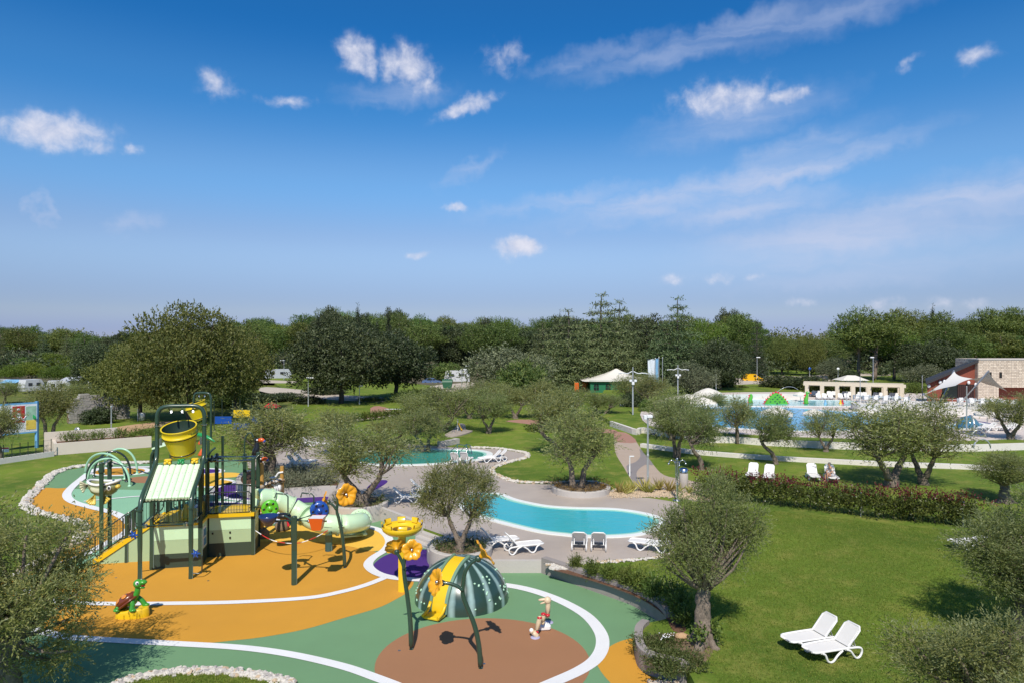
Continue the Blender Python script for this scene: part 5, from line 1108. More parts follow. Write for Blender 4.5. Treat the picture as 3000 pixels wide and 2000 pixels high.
def limb(mb, pts, r0, r1, rnd, gn=.16, n=9, k=4):
    P = smooth_path(pts, k); m = len(P)
    for i in range(1, m - 1): P[i] += Vector((rnd.uniform(-1, 1), rnd.uniform(-1, 1), rnd.uniform(-.5, .5))) * r0 * .12
    mb.tube(P, [r0 + (r1 - r0) * (i / (m - 1)) ** .8 for i in range(m)], n, True, gn, rnd)
def make_olive(seed, style, nleaf, L, W, h=5.0, hw=2.0, ncl=22, mname='leaf_olive', drop=.0, cz=.66, rzf=.34, lobes=None):
    rnd = random.Random(seed); rng = np.random.default_rng(seed); mb = MB()
    cl, lob = [], []
    tries = 0
    while len(lob) < max(7, ncl // 2) and tries < 3000:
        tries += 1
        v = Vector((rnd.gauss(0, 1), rnd.gauss(0, 1), rnd.gauss(.15, 1))).normalized() * rnd.uniform(.55, 1.12)
        c = Vector((v.x * hw * .66, v.y * hw * .66, h * (cz - drop) + v.z * h * rzf * .72))
        if all((c - p).length > hw * .5 for p in lob): lob.append(c)
    if lobes: lob = [Vector((x, y, z)) for (x, y, z) in lobes]
    for c in lob:
        r = hw * rnd.uniform(.18, .28); cl.append((c.x, c.y, c.z, r * rnd.uniform(.9, 1.2), r * rnd.uniform(.9, 1.2), r * rnd.uniform(.7, 1.0)))
        for _ in range(rnd.randint(2, 4)):
            v = Vector((rnd.gauss(0, 1), rnd.gauss(0, 1), rnd.gauss(.1, 1))).normalized() * hw * rnd.uniform(.25, .42); r = hw * rnd.uniform(.09, .17); cl.append((c.x + v.x, c.y + v.y, c.z + v.z, r, r, r * rnd.uniform(.75, 1.2)))
    forks = {'single': [(0.12, 0, .34)], 'fork': [(-.38, .1, .40), (.36, -.1, .40)], 'lean': [(-.34, .05, .42)], 'twin': [(-.18, .1, .42), (.30, 0, .44)]}[style]
    tr = h * (.043 if style == 'single' else .025)
    if style == 'single':
        top = Vector((.10, 0, h * .36)); limb(mb, [(0, 0, -.1), (-.03, 0, h * .06), (.02, .03, h * .15), (.0, -.02, h * .26), top], tr * 1.75, tr * 1.05, rnd, .14, 14, 5); tops = [top]
        for k in range(6):
            a = k * 1.05 + rnd.random(); limb(mb, [(math.cos(a) * tr * 2.9, math.sin(a) * tr * 2.9, -.1), (math.cos(a) * tr * 1.7, math.sin(a) * tr * 1.7, h * .03), (math.cos(a) * tr * .9, math.sin(a) * tr * .9, h * .12)], tr * .75, tr * .5, rnd)
    elif style == 'fork':
        limb(mb, [(0, 0, -.1), (0, 0, h * .05), (0, 0, h * .14)], tr * 2.3, tr * 1.8, rnd, .16, 14); tops = []
        for (x, y, z) in forks:
            t = Vector((x * h * .38, y * h * .3, h * z)); limb(mb, [(x * tr * 1.2, 0, h * .07), (x * h * .16, y * h * .1, h * .2), t * .75 + Vector((x * .2, 0, .1)), t], tr * 1.35, tr * .7, rnd, .18, 12); tops.append(t)
    elif style == 'twin':
        tops = []
        for k, (x, y, z) in enumerate(forks):
            t = Vector((x * h * .55, y * h * .3, h * z)); b0 = (-.13 + .26 * k) * h * .3; limb(mb, [(b0, 0, -.1), (b0 - .05 + .1 * k, .02, h * .12), (b0 + x * .5, 0, h * .26), t], tr * 1.25, tr * .75, rnd, .18, 12); tops.append(t)
    else:
        t = Vector((-h * .16, .05, h * .42)); limb(mb, [(h * .05, 0, -.1), (h * .04, 0, h * .10), (h * .0, 0, h * .2), (-h * .10, .02, h * .3), t], tr * 1.7, tr * .9, rnd, .18, 13, 5); tops = [t]
    for q in cl:
        c = Vector(q[:3]); t = min(tops, key=lambda p: (p - c).length); mid = t * .5 + c * .5 + Vector((rnd.uniform(-.2, .2), rnd.uniform(-.2, .2), -.12 * h * .2)); limb(mb, [t - Vector((0, 0, .1)), mid, c], tr * rnd.uniform(.3, .5), tr * .12, rnd, .08, 6, 3)
    b, d, LL, WW = clump_leaves(cl, nleaf, L, W, rng, 10, up=.3, spread=.5, tl=L * 5.6, shell=.15)
    # a few upright shoots give the ragged outline
    ns = nleaf // 9; b2, d2, L2, W2 = clump_leaves([q for q in cl if q[2] > h * .5], ns, L, W, rng, 9, up=1.3, spread=.5, tl=L * 6.5, shell=.9, keep=True)
    crown = leaf_mesh('crown', np.vstack([b, b2]), np.vstack([d, d2]), np.concatenate([LL, L2]), np.concatenate([WW, W2]), mname, rng)
    return mb.mesh('trunk', 'bark_olive'), crown, *extent(np.vstack([b, b2]))
def make_tree(seed, kind, nleaf, L, W, h, hw, mname):
    rnd = random.Random(seed); rng = np.random.default_rng(seed); mb = MB(); cl = []; bark = 'bark_dark'; up, flat, spread = .5, 1.0, .8
    if kind in ('oak', 'plane', 'bush'):
        zc, rz = (h * .56, h * .44) if kind != 'bush' else (h * .5, h * .5); n = {'oak': 46, 'plane': 54, 'bush': 30}[kind]; t = 0
        while len(cl) < n and t < 5000:
            t += 1; v = Vector((rnd.gauss(0, 1), rnd.gauss(0, 1), rnd.gauss(0, 1))).normalized() * rnd.uniform(.45, .95)
            if v.z < -.75: continue
            k = 1.0 if v.z < .1 else (1 - .25 * v.z)
            c = Vector((v.x * hw * .88 * k, v.y * hw * .88 * k, zc + v.z * rz * .86))
            if all((c - Vector(q[:3])).length > hw * .27 for q in cl): r = hw * rnd.uniform(.17, .29 if kind != 'bush' else .36); cl.append((c.x, c.y, c.z, r * rnd.uniform(1, 1.35), r * rnd.uniform(1, 1.35), r * rnd.uniform(.62, .85)))
        limb(mb, [(0, 0, -.2), (.05, 0, h * .1), (0, .05, h * .3), (0, 0, h * .55)], h * .036, h * .02, rnd, .08, 10)
        for q in cl[::2]: c = Vector(q[:3]); limb(mb, [(0, 0, h * rnd.uniform(.2, .4)), c * .55 + Vector((0, 0, h * .12)), c], h * .013, h * .004, rnd, .05, 5, 3)
    elif kind in ('pine', 'umbrella'):
        z0 = h * (.42 if kind == 'pine' else .5); n = 22 if kind == 'pine' else 22; t = 0; bark = 'bark_pine'; up = 1.1
        while len(cl) < n and t < 5000:
            t += 1; v = Vector((rnd.gauss(0, 1), rnd.gauss(0, 1), rnd.gauss(0, 1))).normalized() * rnd.uniform(.4, .95)
            if kind == 'umbrella': v.z = abs(v.z) * .9
            k = (1 - .35 * max(v.z, 0)) if kind == 'pine' else 1
            c = Vector((v.x * hw * .86 * k, v.y * hw * .86 * k, (h * .70 + v.z * h * .27) if kind == 'pine' else (z0 + v.z * h * .42)))
            if all((c - Vector(q[:3])).length > hw * .38 for q in cl): r = hw * rnd.uniform(.22, .36); cl.append((c.x, c.y, c.z, r * rnd.uniform(1, 1.3), r * rnd.uniform(1, 1.3), r * rnd.uniform(.5, .7)))
        lean = rnd.uniform(-.06, .06) * h; limb(mb, [(0, 0, -.2), (lean * .4, 0, h * .25), (lean, lean * .5, h * .5), (0, 0, h * .9)], h * .028, h * .008, rnd, .06, 8)
        for q in cl[::2]: c = Vector(q[:3]); limb(mb, [(lean * .7, 0, max(h * .4, c.z - hw * .5)), c * .6 + Vector((0, 0, c.z * .3)), c], h * .010, h * .003, rnd, .05, 5, 3)
    elif kind == 'cedar':
        nz = 10; up, flat, spread = .15, .5, .6
        for i in range(nz):
            f = i / (nz - 1); z = h * (.10 + .88 * f); rr = hw * (1 - f) ** .75 * (.92 + .16 * rnd.random()) + .55; nb = max(4, int(8 * (1 - f) + 3)); a0 = rnd.random() * 6
            for k in range(nb):
                a = a0 + k * 2 * math.pi / nb + rnd.uniform(-.25, .25); rl = rr * rnd.uniform(.75, 1.08)
                for s in (.45, .78, 1.0):
                    if rl * s < .5 and s < 1: continue
                    w = max(.35, rl * .27 * (1.15 - .35 * s)); cl.append((math.cos(a) * rl * s, math.sin(a) * rl * s, z + rl * .05 * s - rl * .10 * s * s + rnd.uniform(-.1, .1), w * 1.35, w * 1.35, w * .26))
                if f < .95: limb(mb, [(0, 0, z - .2), (math.cos(a) * rl * .5, math.sin(a) * rl * .5, z), (math.cos(a) * rl * .95, math.sin(a) * rl * .95, z - rl * .06)], h * .007, h * .002, rnd, 0, 4, 2)
        limb(mb, [(0, 0, -.2), (0, .1, h * .3), (.1, 0, h * .7), (0, 0, h * .98)], h * .032, h * .004, rnd, .05, 8)
    elif kind == 'cypress':
        for i in range(14):
            f = i / 13; rr = hw * (math.sin(min(1, f * 2.2 + .35) * math.pi / 2)) * (1 - f ** 2.2) + .05; z = h * (.06 + .9 * f)
            for k in range(3): a = rnd.random() * 6.28; cl.append((math.cos(a) * rr * .35, math.sin(a) * rr * .35, z, rr * .75, rr * .75, h * .06))
        up = 2.5; limb(mb, [(0, 0, -.2), (0, 0, h * .5), (0, 0, h * .9)], h * .02, h * .004, rnd, 0, 6)
    b, d, LL, WW = clump_leaves(cl, nleaf, L, W, rng, 4, up=up, flat=flat, spread=spread, tl=L * 1.8, shell=.5)
    return mb.mesh('trunk', bark), leaf_mesh('crown', b, d, LL, WW, mname, rng), *extent(b)

# ---- olives: (base px, base py, level, crown half width px, crown top py, variant, turn, label)
OV = {'a': make_olive(11, 'single', 42000, .10, .030, ncl=19, cz=.69, rzf=.31), 'b': make_olive(12, 'fork', 13500, .14, .042, ncl=18, mname='leaf_olive_far'), 'c': make_olive(13, 'lean', 10500, .16, .048, ncl=17, mname='leaf_olive_far'), 'd': make_olive(14, 'twin', 13500, .14, .042, ncl=18, mname='leaf_olive_far'), 'e': make_olive(15, 'fork', 11000, .16, .048, ncl=20, mname='leaf_olive_far', hw=2.2), 'f': make_olive(16, 'single', 20000, .12, .036, ncl=17)}
def olive(px, py, z, hw, top, var, rz, label, z0=None, group='olive trees of the park', kz=1.0):
    tr, cr, h, w = OV[var]; c = G(px, py, z); sx = hw * c.y / FOC / w; hh = (CAM_H - (top - HZ) / FOC * c.y) - z; sz = hh / h * kz
    return tree_root('olive_tree', label, tr, cr, (c.x, c.y, z - .02), (sx, sx * .95, sz), rz, group)
tr, cr, h, w = make_olive(91, 'single', 36000, .095, .028, h=5.1, hw=1.45, lobes=[(.85, .2, 4.75), (.5, -.5, 4.25), (.2, .8, 4.2), (-.75, .1, 4.05), (-1.3, .3, 3.5), (-1.25, -.3, 2.85), (-.5, -.9, 3.2), (0, .2, 3.5), (.1, -.8, 2.75), (1.5, .3, 4.0), (1.9, -.2, 3.7), (1.45, .1, 3.0), (.7, 1.2, 3.4), (-.5, 1.3, 3.1)])
c = G(2058, 1886, ZL); tree_root('olive_tree', 'olive with thick pale trunk standing alone on the near right lawn', tr, cr, (c.x, c.y, ZL - .02), (.83, .83, .95), 0, 'olive trees of the park')
tr, cr, h, w = make_olive(92, 'fork', 20000, .11, .033, h=4.0, hw=1.35, lobes=[(-.1, .2, 3.45), (-1.1, .1, 3.0), (1.0, .1, 3.05), (-1.45, -.1, 2.5), (-.6, -.5, 2.45), (.3, -.6, 2.6), (1.3, .2, 2.45), (-1.1, -.2, 1.75), (.75, -.2, 1.9), (.2, .9, 2.7), (-.4, .8, 2.9)])
c = G(1348, 1612, ZL + .36); tree_root('olive_tree', 'olive in the round planter left of the blue pool', tr, cr, (c.x, c.y, ZL + .34), (.9, .9, .98), 0, 'olive trees of the park')
olive(1062, 1477, ZL + .36, 150, 1235, 'b', .1, 'olive with a V-forked trunk in the planter behind the slide')
olive(792, 1398, ZL + .1, 148, 1185, 'd', 2.2, 'broad olive growing in the long shrub planter behind the tower')
olive(1692, 1428, ZL + .34, 112, 1195, 'd', .2, 'pale feathery twin-stem olive in the planter on the far pool edge')
olive(1620, 1332, ZL, 92, 1140, 'c', .1, 'olive with S-bent pale trunk on the middle lawn')
olive(1432, 1268, ZL, 72, 1138, 'e', 1.0, 'short stout olive on the lawn above the oval pool')
olive(1300, 1262, ZL, 112, 1130, 'e', 2.6, 'grey wide olive left of the stout lawn olive')
olive(1245, 1322, ZL, 82, 1195, 'd', 4.0, 'olive at the left rim of the oval pool')
olive(985, 1330, ZL, 70, 1195, 'c', 3.0, 'bushy olive behind the forked one, near the far loungers')
olive(1150, 1300, ZL, 75, 1215, 'b', 3.6, 'olive over the left end of the oval pool')
olive(1968, 1288, ZL, 88, 1140, 'e', .4, 'dark olive against the upper white wall, nearest the lamp')
olive(1982, 1342, ZL, 82, 1160, 'd', 5.0, 'olive with a mossy double trunk between the two white walls')
olive(2048, 1376, ZL, 76, 1178, 'c', .5, 'olive with pale leaning trunk below the lower white wall')
olive(2160, 1298, ZL, 58, 1162, 'd', 1.4, 'slim olive at the upper wall before the big pool')
olive(2262, 1358, ZL, 74, 1190, 'c', 6.0, 'olive with crooked arm trunk right behind the lawn loungers')
olive(2420, 1322, ZL, 62, 1192, 'e', 3.3, 'multi-stem olive in front of the big blue pool')
olive(2612, 1424, ZL, 150, 1180, 'b', .6, 'large double-trunk olive behind the red hedge')
olive(2705, 1418, ZL, 120, 1155, 'e', 5.2, 'olive with ivy-clad trunk, right of the large double one')
olive(2945, 1470, ZL, 96, 1325, 'f', 2.0, 'olive at the right edge beyond the hedge end')
olive(2960, 1285, ZP, 80, 1150, 'b', 2.0, 'olive beside the stone building at the right edge')
OV['g'] = make_olive(31, 'single', 36000, .09, .027, ncl=18, cz=.5, rzf=.45)
olive(3010, 1875, ZL, 215, 1450, 'g', 2.5, 'big drooping olive cut by the right edge of the lawn')
c = G(2800, 2150, ZL); tr, cr, h, w = OV['f']
o = tree_root('olive_tree', 'young upright olive bush rising from the bottom right corner', OV['g'][0], OV['g'][1], (10.1, 15.0, ZL - .02), (1.12, 1.0, .74), .4, 'olive trees of the park')
tr, cr, h, w = make_olive(21, 'single', 52000, .09, .028, ncl=24, hw=2.3, cz=.56, rzf=.44)
tree_root('olive_tree', 'large olive cut by the left edge, shading the green paint', tr, cr, (-13.6, 18.3, 0), (1.22, 1.15, 1.10), .8, 'olive trees of the park')
olive(145, 1282, 0, 70, 1118, 'd', 1.0, 'dark shaggy tree behind the billboard', group='trees by the car road')
olive(0, 1345, 0, 60, 1180, 'c', 2.0, 'grey olive at the left edge before the billboard', group='trees by the car road')
olive(15, 1182, 0, 52, 1112, 'e', 2.4, 'far grey olive at the left edge near the tents', group='trees by the car road')
olive(225, 1180, 0, 50, 1115, 'e', .6, 'grey olive right beside the ruined wall and caravans', group='trees by the car road')
for (x, y, hw, tp, v, lb) in ((1510, 1225, 62, 1125, 'b', 'grey olive under the round grey oak'), (1590, 1222, 62, 1112, 'd', 'grey olive in the back row left of the green pavilion'), (1672, 1225, 60, 1126, 'e', 'grey olive in the back row straight before the green pavilion'), (1765, 1222, 62, 1146, 'b', 'grey olive in the back row touching the pavilion corner'), (1905, 1200, 60, 1095, 'd', 'grey olive behind the twin-arm lamp'), (1860, 1185, 62, 1092, 'e', 'grey olive hiding the right half of the pavilion'), (1375, 1225, 66, 1120, 'e', 'grey olive left under the grey dome oak'), (1440, 1205, 62, 1112, 'b', 'grey olive below the camper and street lamps'), (1225, 1240, 60, 1150, 'b', 'small grey olive left of the wide grey one'), (2090, 1215, 50, 1150, 'c', 'small olive left of the white parasols')):
    olive(x, y, ZL, hw, tp, v, x * .37, lb)

# ---- big trees and the wood behind
TV = {'plane': make_tree(41, 'plane', 36000, .34, .19, 13.6, 10, 'leaf_plane'), 'oak': make_tree(42, 'oak', 30000, .32, .18, 11.5, 7.5, 'leaf_oak'), 'oak2': make_tree(43, 'oak', 25000, .32, .18, 11.5, 6, 'leaf_oak'), 'grey': make_tree(44, 'oak', 11000, .36, .18, 8.5, 7, 'leaf_greyoak'), 'shrubtree': make_tree(45, 'bush', 6000, .40, .20, 5, 4, 'leaf_plane'),
      'pine1': make_tree(51, 'pine', 8500, .50, .15, 15, 5.2, 'leaf_pine'), 'pine2': make_tree(52, 'pine', 8500, .50, .15, 15, 5.8, 'leaf_pine'), 'pine3': make_tree(53, 'pine', 7500, .50, .15, 14, 4.6, 'leaf_pine'), 'umb': make_tree(54, 'umbrella', 9000, .42, .12, 7, 5, 'leaf_umbrella'), 'umb2': make_tree(55, 'umbrella', 8000, .42, .12, 13, 6, 'leaf_umbrella'),
      'cedar1': make_tree(61, 'cedar', 26000, .46, .17, 17, 8, 'leaf_cedar'), 'cedar2': make_tree(62, 'cedar', 22000, .46, .17, 16, 6.5, 'leaf_cedar'), 'fir': make_tree(63, 'cedar', 7000, .45, .12, 13, 3.2, 'leaf_cypress'), 'cyp': make_tree(71, 'cypress', 4000, .45, .15, 14, 1.3, 'leaf_cypress'), 'bush': make_tree(72, 'bush', 6500, .30, .15, 3.4, 2.8, 'leaf_oak'), 'hbush': make_tree(73, 'bush', 5000, .22, .12, 2.2, 2.2, 'leaf_shrub')}
NM = {'plane': 'plane_tree', 'oak': 'oak_tree', 'oak2': 'oak_tree', 'grey': 'oak_tree', 'shrubtree': 'small_tree', 'pine1': 'pine_tree', 'pine2': 'pine_tree', 'pine3': 'pine_tree', 'umb': 'umbrella_pine', 'umb2': 'umbrella_pine', 'cedar1': 'cedar_tree', 'cedar2': 'cedar_tree', 'fir': 'fir_tree', 'cyp': 'cypress_tree', 'bush': 'bush', 'hbush': 'bush'}
TRN = random.Random(99)
def big(var, px, d, top, hwpx, label, group=None, z=0.0, kz=1.0):
    tr, cr, h, w = TV[var]; hh = (CAM_H - (top - HZ) / FOC * d) - z; sx = hwpx * d / FOC / w; x = (px - 1500) / FOC * d
    o = tree_root(NM[var], label, tr, cr, (x, d, z - .1), (sx, sx, hh / h * kz), TRN.random() * 6.28, group)
    if 'bush' in var: o['category'] = 'bush'
    return o
big('plane', 555, 80, 900, 180, 'huge spreading brown-green tree left of centre, tallest on the left')
big('plane', 410, 84, 1000, 135, 'lower left limbed tree merging with the huge brown-green one')
big('plane', 690, 92, 965, 105, 'yellow-green tree at the right flank of the huge one')
big('oak', 1000, 100, 952, 158, 'large dark round oak, left one of the dark pair')
big('oak2', 1160, 108, 975, 105, 'dark round oak, right one of the dark pair')
big('grey', 1490, 112, 1015, 132, 'grey-green dome-shaped oak at the centre', z=ZL)
big('shrubtree', 1530, 100, 1060, 82, 'fresh green round tree in front of the grey dome oak', z=ZL)
big('oak2', 310, 110, 1008, 85, 'dark dense tree between the round pines and the huge tree')
big('bush', 287, 80.5, 1192, 46, 'round clipped dark green bush beside the sandy path')
big('cedar1', 1665, 128, 930, 115, 'broad pale cedar with layered boughs, left of the cedar group', z=ZL); big('cedar1', 1762, 135, 888, 120, 'tallest cedar of the group, with a bent tip', z=ZL); big('cedar2', 1815, 145, 905, 85, 'cedar right behind the tallest one', z=ZL); big('cedar1', 1985, 132, 898, 110, 'wide cedar behind the flags with a thin spiky tip', z=ZL); big('cedar2', 1895, 140, 950, 95, 'lower cedar between the two tall cedars', z=ZL); big('cedar2', 1590, 138, 962, 75, 'small cedar at the left end of the cedar group', z=ZL)
big('oak2', 1660, 160, 945, 95, 'dark leafy tree peering over the left cedars', z=ZL); big('oak2', 1890, 165, 930, 75, 'dark leafy crown between the cedar tips', z=ZL); big('oak', 2110, 120, 992, 82, 'dark grey-green oak right of the cedars', z=ZL); big('grey', 2035, 110, 1060, 70, 'grey shrubby oak behind the white parasols', z=ZL)
big('cyp', 1048, 165, 905, 13, 'tall thin cypress spire over the left dark oak'); big('cyp', 1138, 175, 917, 13, 'cypress spire left of the pine tuft above the dark pair'); big('cyp', 1105, 160, 945, 15, 'stubby cypress between the two spires'); big('cyp', 932, 160, 935, 20, 'cypress at the left shoulder of the dark oak'); big('cyp', 1640, 180, 922, 8, 'needle-thin cypress left of the cedar tips'); big('cyp', 1690, 175, 940, 8, 'thin cypress just left of the tallest cedar')
big('fir', 2218, 150, 942, 34, 'dark pointed fir on the right of the cedar wood', z=ZL); big('cyp', 2732, 190, 905, 12, 'cypress tip over the right-hand pines', z=ZP)
big('pine2', 2515, 150, 905, 85, 'big leaning pine left-most of the right-hand pines', z=ZP); big('pine1', 2560, 146, 920, 95, 'dense pine just right of the big leaning one', z=ZP); big('umb2', 2620, 150, 975, 85, 'bright green round pine in front of the right-hand pines', z=ZP); big('oak', 2720, 140, 1000, 105, 'dark green dome tree left of the stone building', z=ZP); big('grey', 2700, 125, 1065, 62, 'grey olive-like shrub tree behind the white sail', z=ZP)
for k, (x, tp, hw) in enumerate(((2650, 908, 60), (2700, 925, 60), (2745, 918, 58), (2800, 945, 50), (2850, 955, 45), (2895, 910, 60), (2940, 905, 62), (2990, 912, 60), (3040, 915, 60), (2770, 960, 70), (2860, 985, 60), (2930, 975, 70), (3000, 985, 70))): big(('pine1', 'pine2', 'pine3')[k % 3], x, 175 - (k > 8) * 22, tp, hw, 'pine in the dense stand behind the stone building', 'pines behind the stone building', ZP)
for (x, d, tp, hw, lb) in ((2290, 170, 985, 48, 'rounded brown-green tree in the gap beside the yellow van'), (2370, 165, 982, 45, 'brown-green tree at the right of the sky gap'), (2440, 150, 1045, 45, 'low grey tree left of the big leaning pine')): big('grey' if tp > 1000 else 'plane', x, d, tp, hw, lb, z=ZL)
# umbrella pines on the left camp ground
for k, (x, d, tp, hw) in enumerate(((35, 146, 1068, 36), (92, 150, 1060, 44), (163, 142, 1070, 42), (225, 160, 1066, 30), (62, 185, 1048, 42), (148, 190, 1034, 58), (200, 182, 1052, 36), (10, 180, 1060, 34), (250, 172, 1058, 30))): big('umb', x, d, tp, hw, 'low round-topped umbrella pine on the left camp ground', 'round pines over the camp ground')
for k, (x, d, tp, hw) in enumerate(((0, 200, 978, 30), (125, 215, 985, 34), (195, 215, 992, 36), (230, 210, 1002, 34), (270, 215, 998, 32), (300, 205, 1005, 30))): big('cedar2', x, d, tp, hw, 'dark conifer in the row behind the round pines', 'dark conifers behind the round pines')
# wood: rows of pines whose tops follow the skyline
SKY = [(-60, 968), (60, 972), (180, 968), (300, 975), (400, 965), (480, 962), (640, 950), (760, 938), (830, 950), (900, 935), (985, 906), (1010, 915), (1080, 940), (1180, 905), (1230, 925), (1290, 942), (1340, 945), (1440, 935), (1500, 945), (1580, 940), (1700, 950), (1850, 935), (2000, 950), (2080, 935), (2140, 925), (2180, 930), (2210, 960), (2250, 990), (2300, 1000), (2440, 1008), (2500, 950), (2600, 950), (3060, 940)]
def skyline(x):
    for (a, b), (c, d) in zip(SKY, SKY[1:]):
        if a <= x <= c: return b + (d - b) * (x - a) / (c - a)
    return 950
q = random.Random(7)
for (d, step, dy, hwm) in ((185, 74, 4, 6.0), (235, 62, -2, 6.6), (295, 50, -3, 7.0), (370, 46, 2, 8.0)):
    x = -50
    while x < 3050:
        if not (330 < x < 520 and d < 300) and not (d < 200 and (x < 330 or 1560 < x < 2060)):
            tp = skyline(x) + dy + q.uniform(-12, 24) if not (x < 480 and d < 230) else skyline(x) + q.uniform(18, 45)
            v = q.choice(('pine1', 'pine2', 'pine3', 'pine1', 'pine2', 'umb2', 'oak2'))
            side = 'left of the huge tree' if x < 480 else ('between the huge tree and the dark oaks' if x < 900 else ('above the dark oak pair' if x < 1300 else ('left of the cedars' if x < 1650 else ('behind the cedars' if x < 2150 else ('in the low skyline gap' if x < 2450 else 'behind the right-hand pines')))))
            big(v, x, d + q.uniform(-12, 12), min(tp, 1010), hwm * FOC / d * q.uniform(.8, 1.15), ('leafy crown' if v == 'oak2' else 'pine crown') + ' on the far skyline ' + side, 'skyline trees ' + side, 0.0)
        x += step * q.uniform(.75, 1.25)
# far wood closing the horizon, and undergrowth under the pines: masses nobody could count
def wood(name, label, n, x0, x1, d0, d1, hmin, hmax, L, W, m, seed, per=46):
    rng = np.random.default_rng(seed); B, D, LL, WW = [], [], [], []
    for k in range(n):
        d = rng.uniform(d0, d1); px = rng.uniform(x0, x1); x = (px - 1500) / FOC * d; h = rng.uniform(hmin, hmax); r = h * rng.uniform(.35, .6)
        cl = [(x + rng.uniform(-.6, .6) * r, d + rng.uniform(-.6, .6) * r, h * rng.uniform(.3, .85), r * .6, r * .6, r * .4) for _ in range(7)]
        b, dd, l, w = clump_leaves(cl, per * 7, L, W, rng, 4, up=.6, shell=.6, keep=k > 0); B.append(b); D.append(dd); LL.append(l); WW.append(w)
    me = leaf_mesh(name, np.vstack(B), np.vstack(D), np.concatenate(LL), np.concatenate(WW), m, rng); o = inst(name, me); tag(o, label, 'wood', kind='stuff')
wood('far_wood', 'far green wood filling the horizon behind the pines', 210, -150, 3150, 400, 620, 10, 14, 1.6, .7, 'leaf_pine', 5, 40)
wood('undergrowth', 'dark undergrowth beneath the pines of the wood', 420, -100, 3100, 165, 300, 2.0, 6.0, .8, .35, 'leaf_oak', 6, 34)

# ---- bushes, hedges, planting
for (x, y, z, hw, tp, v, lb) in ((1900, 1215, ZL, 30, 1170, 'hbush', 'round green bush by the twin-arm lamp foot'), (2290, 1140, ZL, 70, 1098, 'bush', 'dark clipped shrub mass below the yellow van'), (2370, 1140, ZP, 60, 1100, 'bush', 'dark clipped shrub beside the white pergola'), (2450, 1110, ZP, 20, 1085, 'bush', 'small dark bush behind the pergola, left one'), (2490, 1112, ZP, 22, 1082, 'bush', 'small dark bush behind the pergola, right one'), (2175, 1142, ZL, 16, 1126, 'hbush', 'small round bush under the yellow van'), (2120, 1140, ZL, 34, 1095, 'bush', 'dark upright shrub left of the yellow van'), (835, 1172, 0, 55, 1148, 'bush', 'low dark hedge clump left under the dark oak'), (905, 1190, 0, 45, 1158, 'bush', 'low dark bush at the foot of the street lamp'), (740, 1178, 0, 60, 1150, 'bush', 'low hedge clump behind the far play frame'), (1090, 1182, 0, 45, 1160, 'shrubtree', 'small spreading tree between the dark oaks'), (1300, 1120, 0, 55, 1062, 'shrubtree', 'yellowing tree near the parked camper'), (2680, 1150, ZP, 32, 1118, 'hbush', 'palm-like bush at the right end of the pergola'), (2040, 1160, ZL, 40, 1105, 'bush', 'dark spiky palm bush left of the parasols'), (1600, 1258, ZL, 60, 1235, 'hbush', 'low yellow-green hedge strip by the brick path'), (1850, 1200, ZL, 40, 1150, 'bush', 'dark shrub below the pavilion'), (1200, 1186, 0, 60, 1140, 'shrubtree', 'low tree right of the dark oak pair'), (960, 1160, 0, 60, 1128, 'bush', 'shadowed shrub left under the dark oak'), (1270, 1180, 0, 55, 1135, 'bush', 'dark shrub beside the pale road'), (660, 1190, 0, 70, 1145, 'shrubtree', 'low tree at the right foot of the huge one')):
    c = G(x, y, z); big(v, x, c.y, tp, hw, lb, z=z)
def mass(name, label, pts, n, L, W, m, zb, h, seed, tw=6, up=.9, cat='shrub bed', kind=None, red=0):
    """low planting filling a strip: clumps set along a path of (x, y, halfwidth)"""
    rng = np.random.default_rng(seed); cl = []
    for (x, y, w) in pts:
        for _ in range(3): cl.append((x + rng.uniform(-.6, .6) * w, y + rng.uniform(-.6, .6) * w, zb + h * rng.uniform(.25, .6), w * .6, w * .6, h * .4))
    b, d, l, w_ = clump_leaves(cl, n, L, W, rng, tw, up=up, tl=L * 3.0, shell=.3); b[:, 2] = np.maximum(b[:, 2], zb + .01)
    return leaf_mesh(name, b, d, l, w_, m, rng), rng
def strip(path, w, k=4): return [(p.x, p.y, w) for p in smooth_path(path, k)]
# long planter shrubs
lp = [p for (x, y) in ((785, 1424), (850, 1426), (915, 1422), (955, 1414)) for p in [G(x, y, ZL + .1)]] + [G(x, y, ZL + .1) for (x, y) in ((940, 1402), (870, 1398), (800, 1400))]
me, _ = mass('rosemary_bed', '', [(p.x, p.y, .7) for p in smooth_path(lp, 4)], 15000, .16, .035, 'leaf_rosemary', ZL + .06, .7, 3); tag(inst('rosemary_bed', me), 'grey-green low shrub mass filling the long curved planter', 'shrub bed', kind='stuff')
pts = [G(x, y) for (x, y) in ((986, 1453), (938, 1453), (833, 1459), (770, 1461), (715, 1452), (698, 1432), (716, 1408), (758, 1396))] + [G(x, y, ZL) for (x, y) in ((800, 1385), (880, 1388), (960, 1400), (990, 1415))]
mb = MB(); mb.prism([(p.x, p.y + .12) for p in pts], ZL, ZL + .08); tag(build(mb, 'planting_soil', 'soil'), kind='structure')
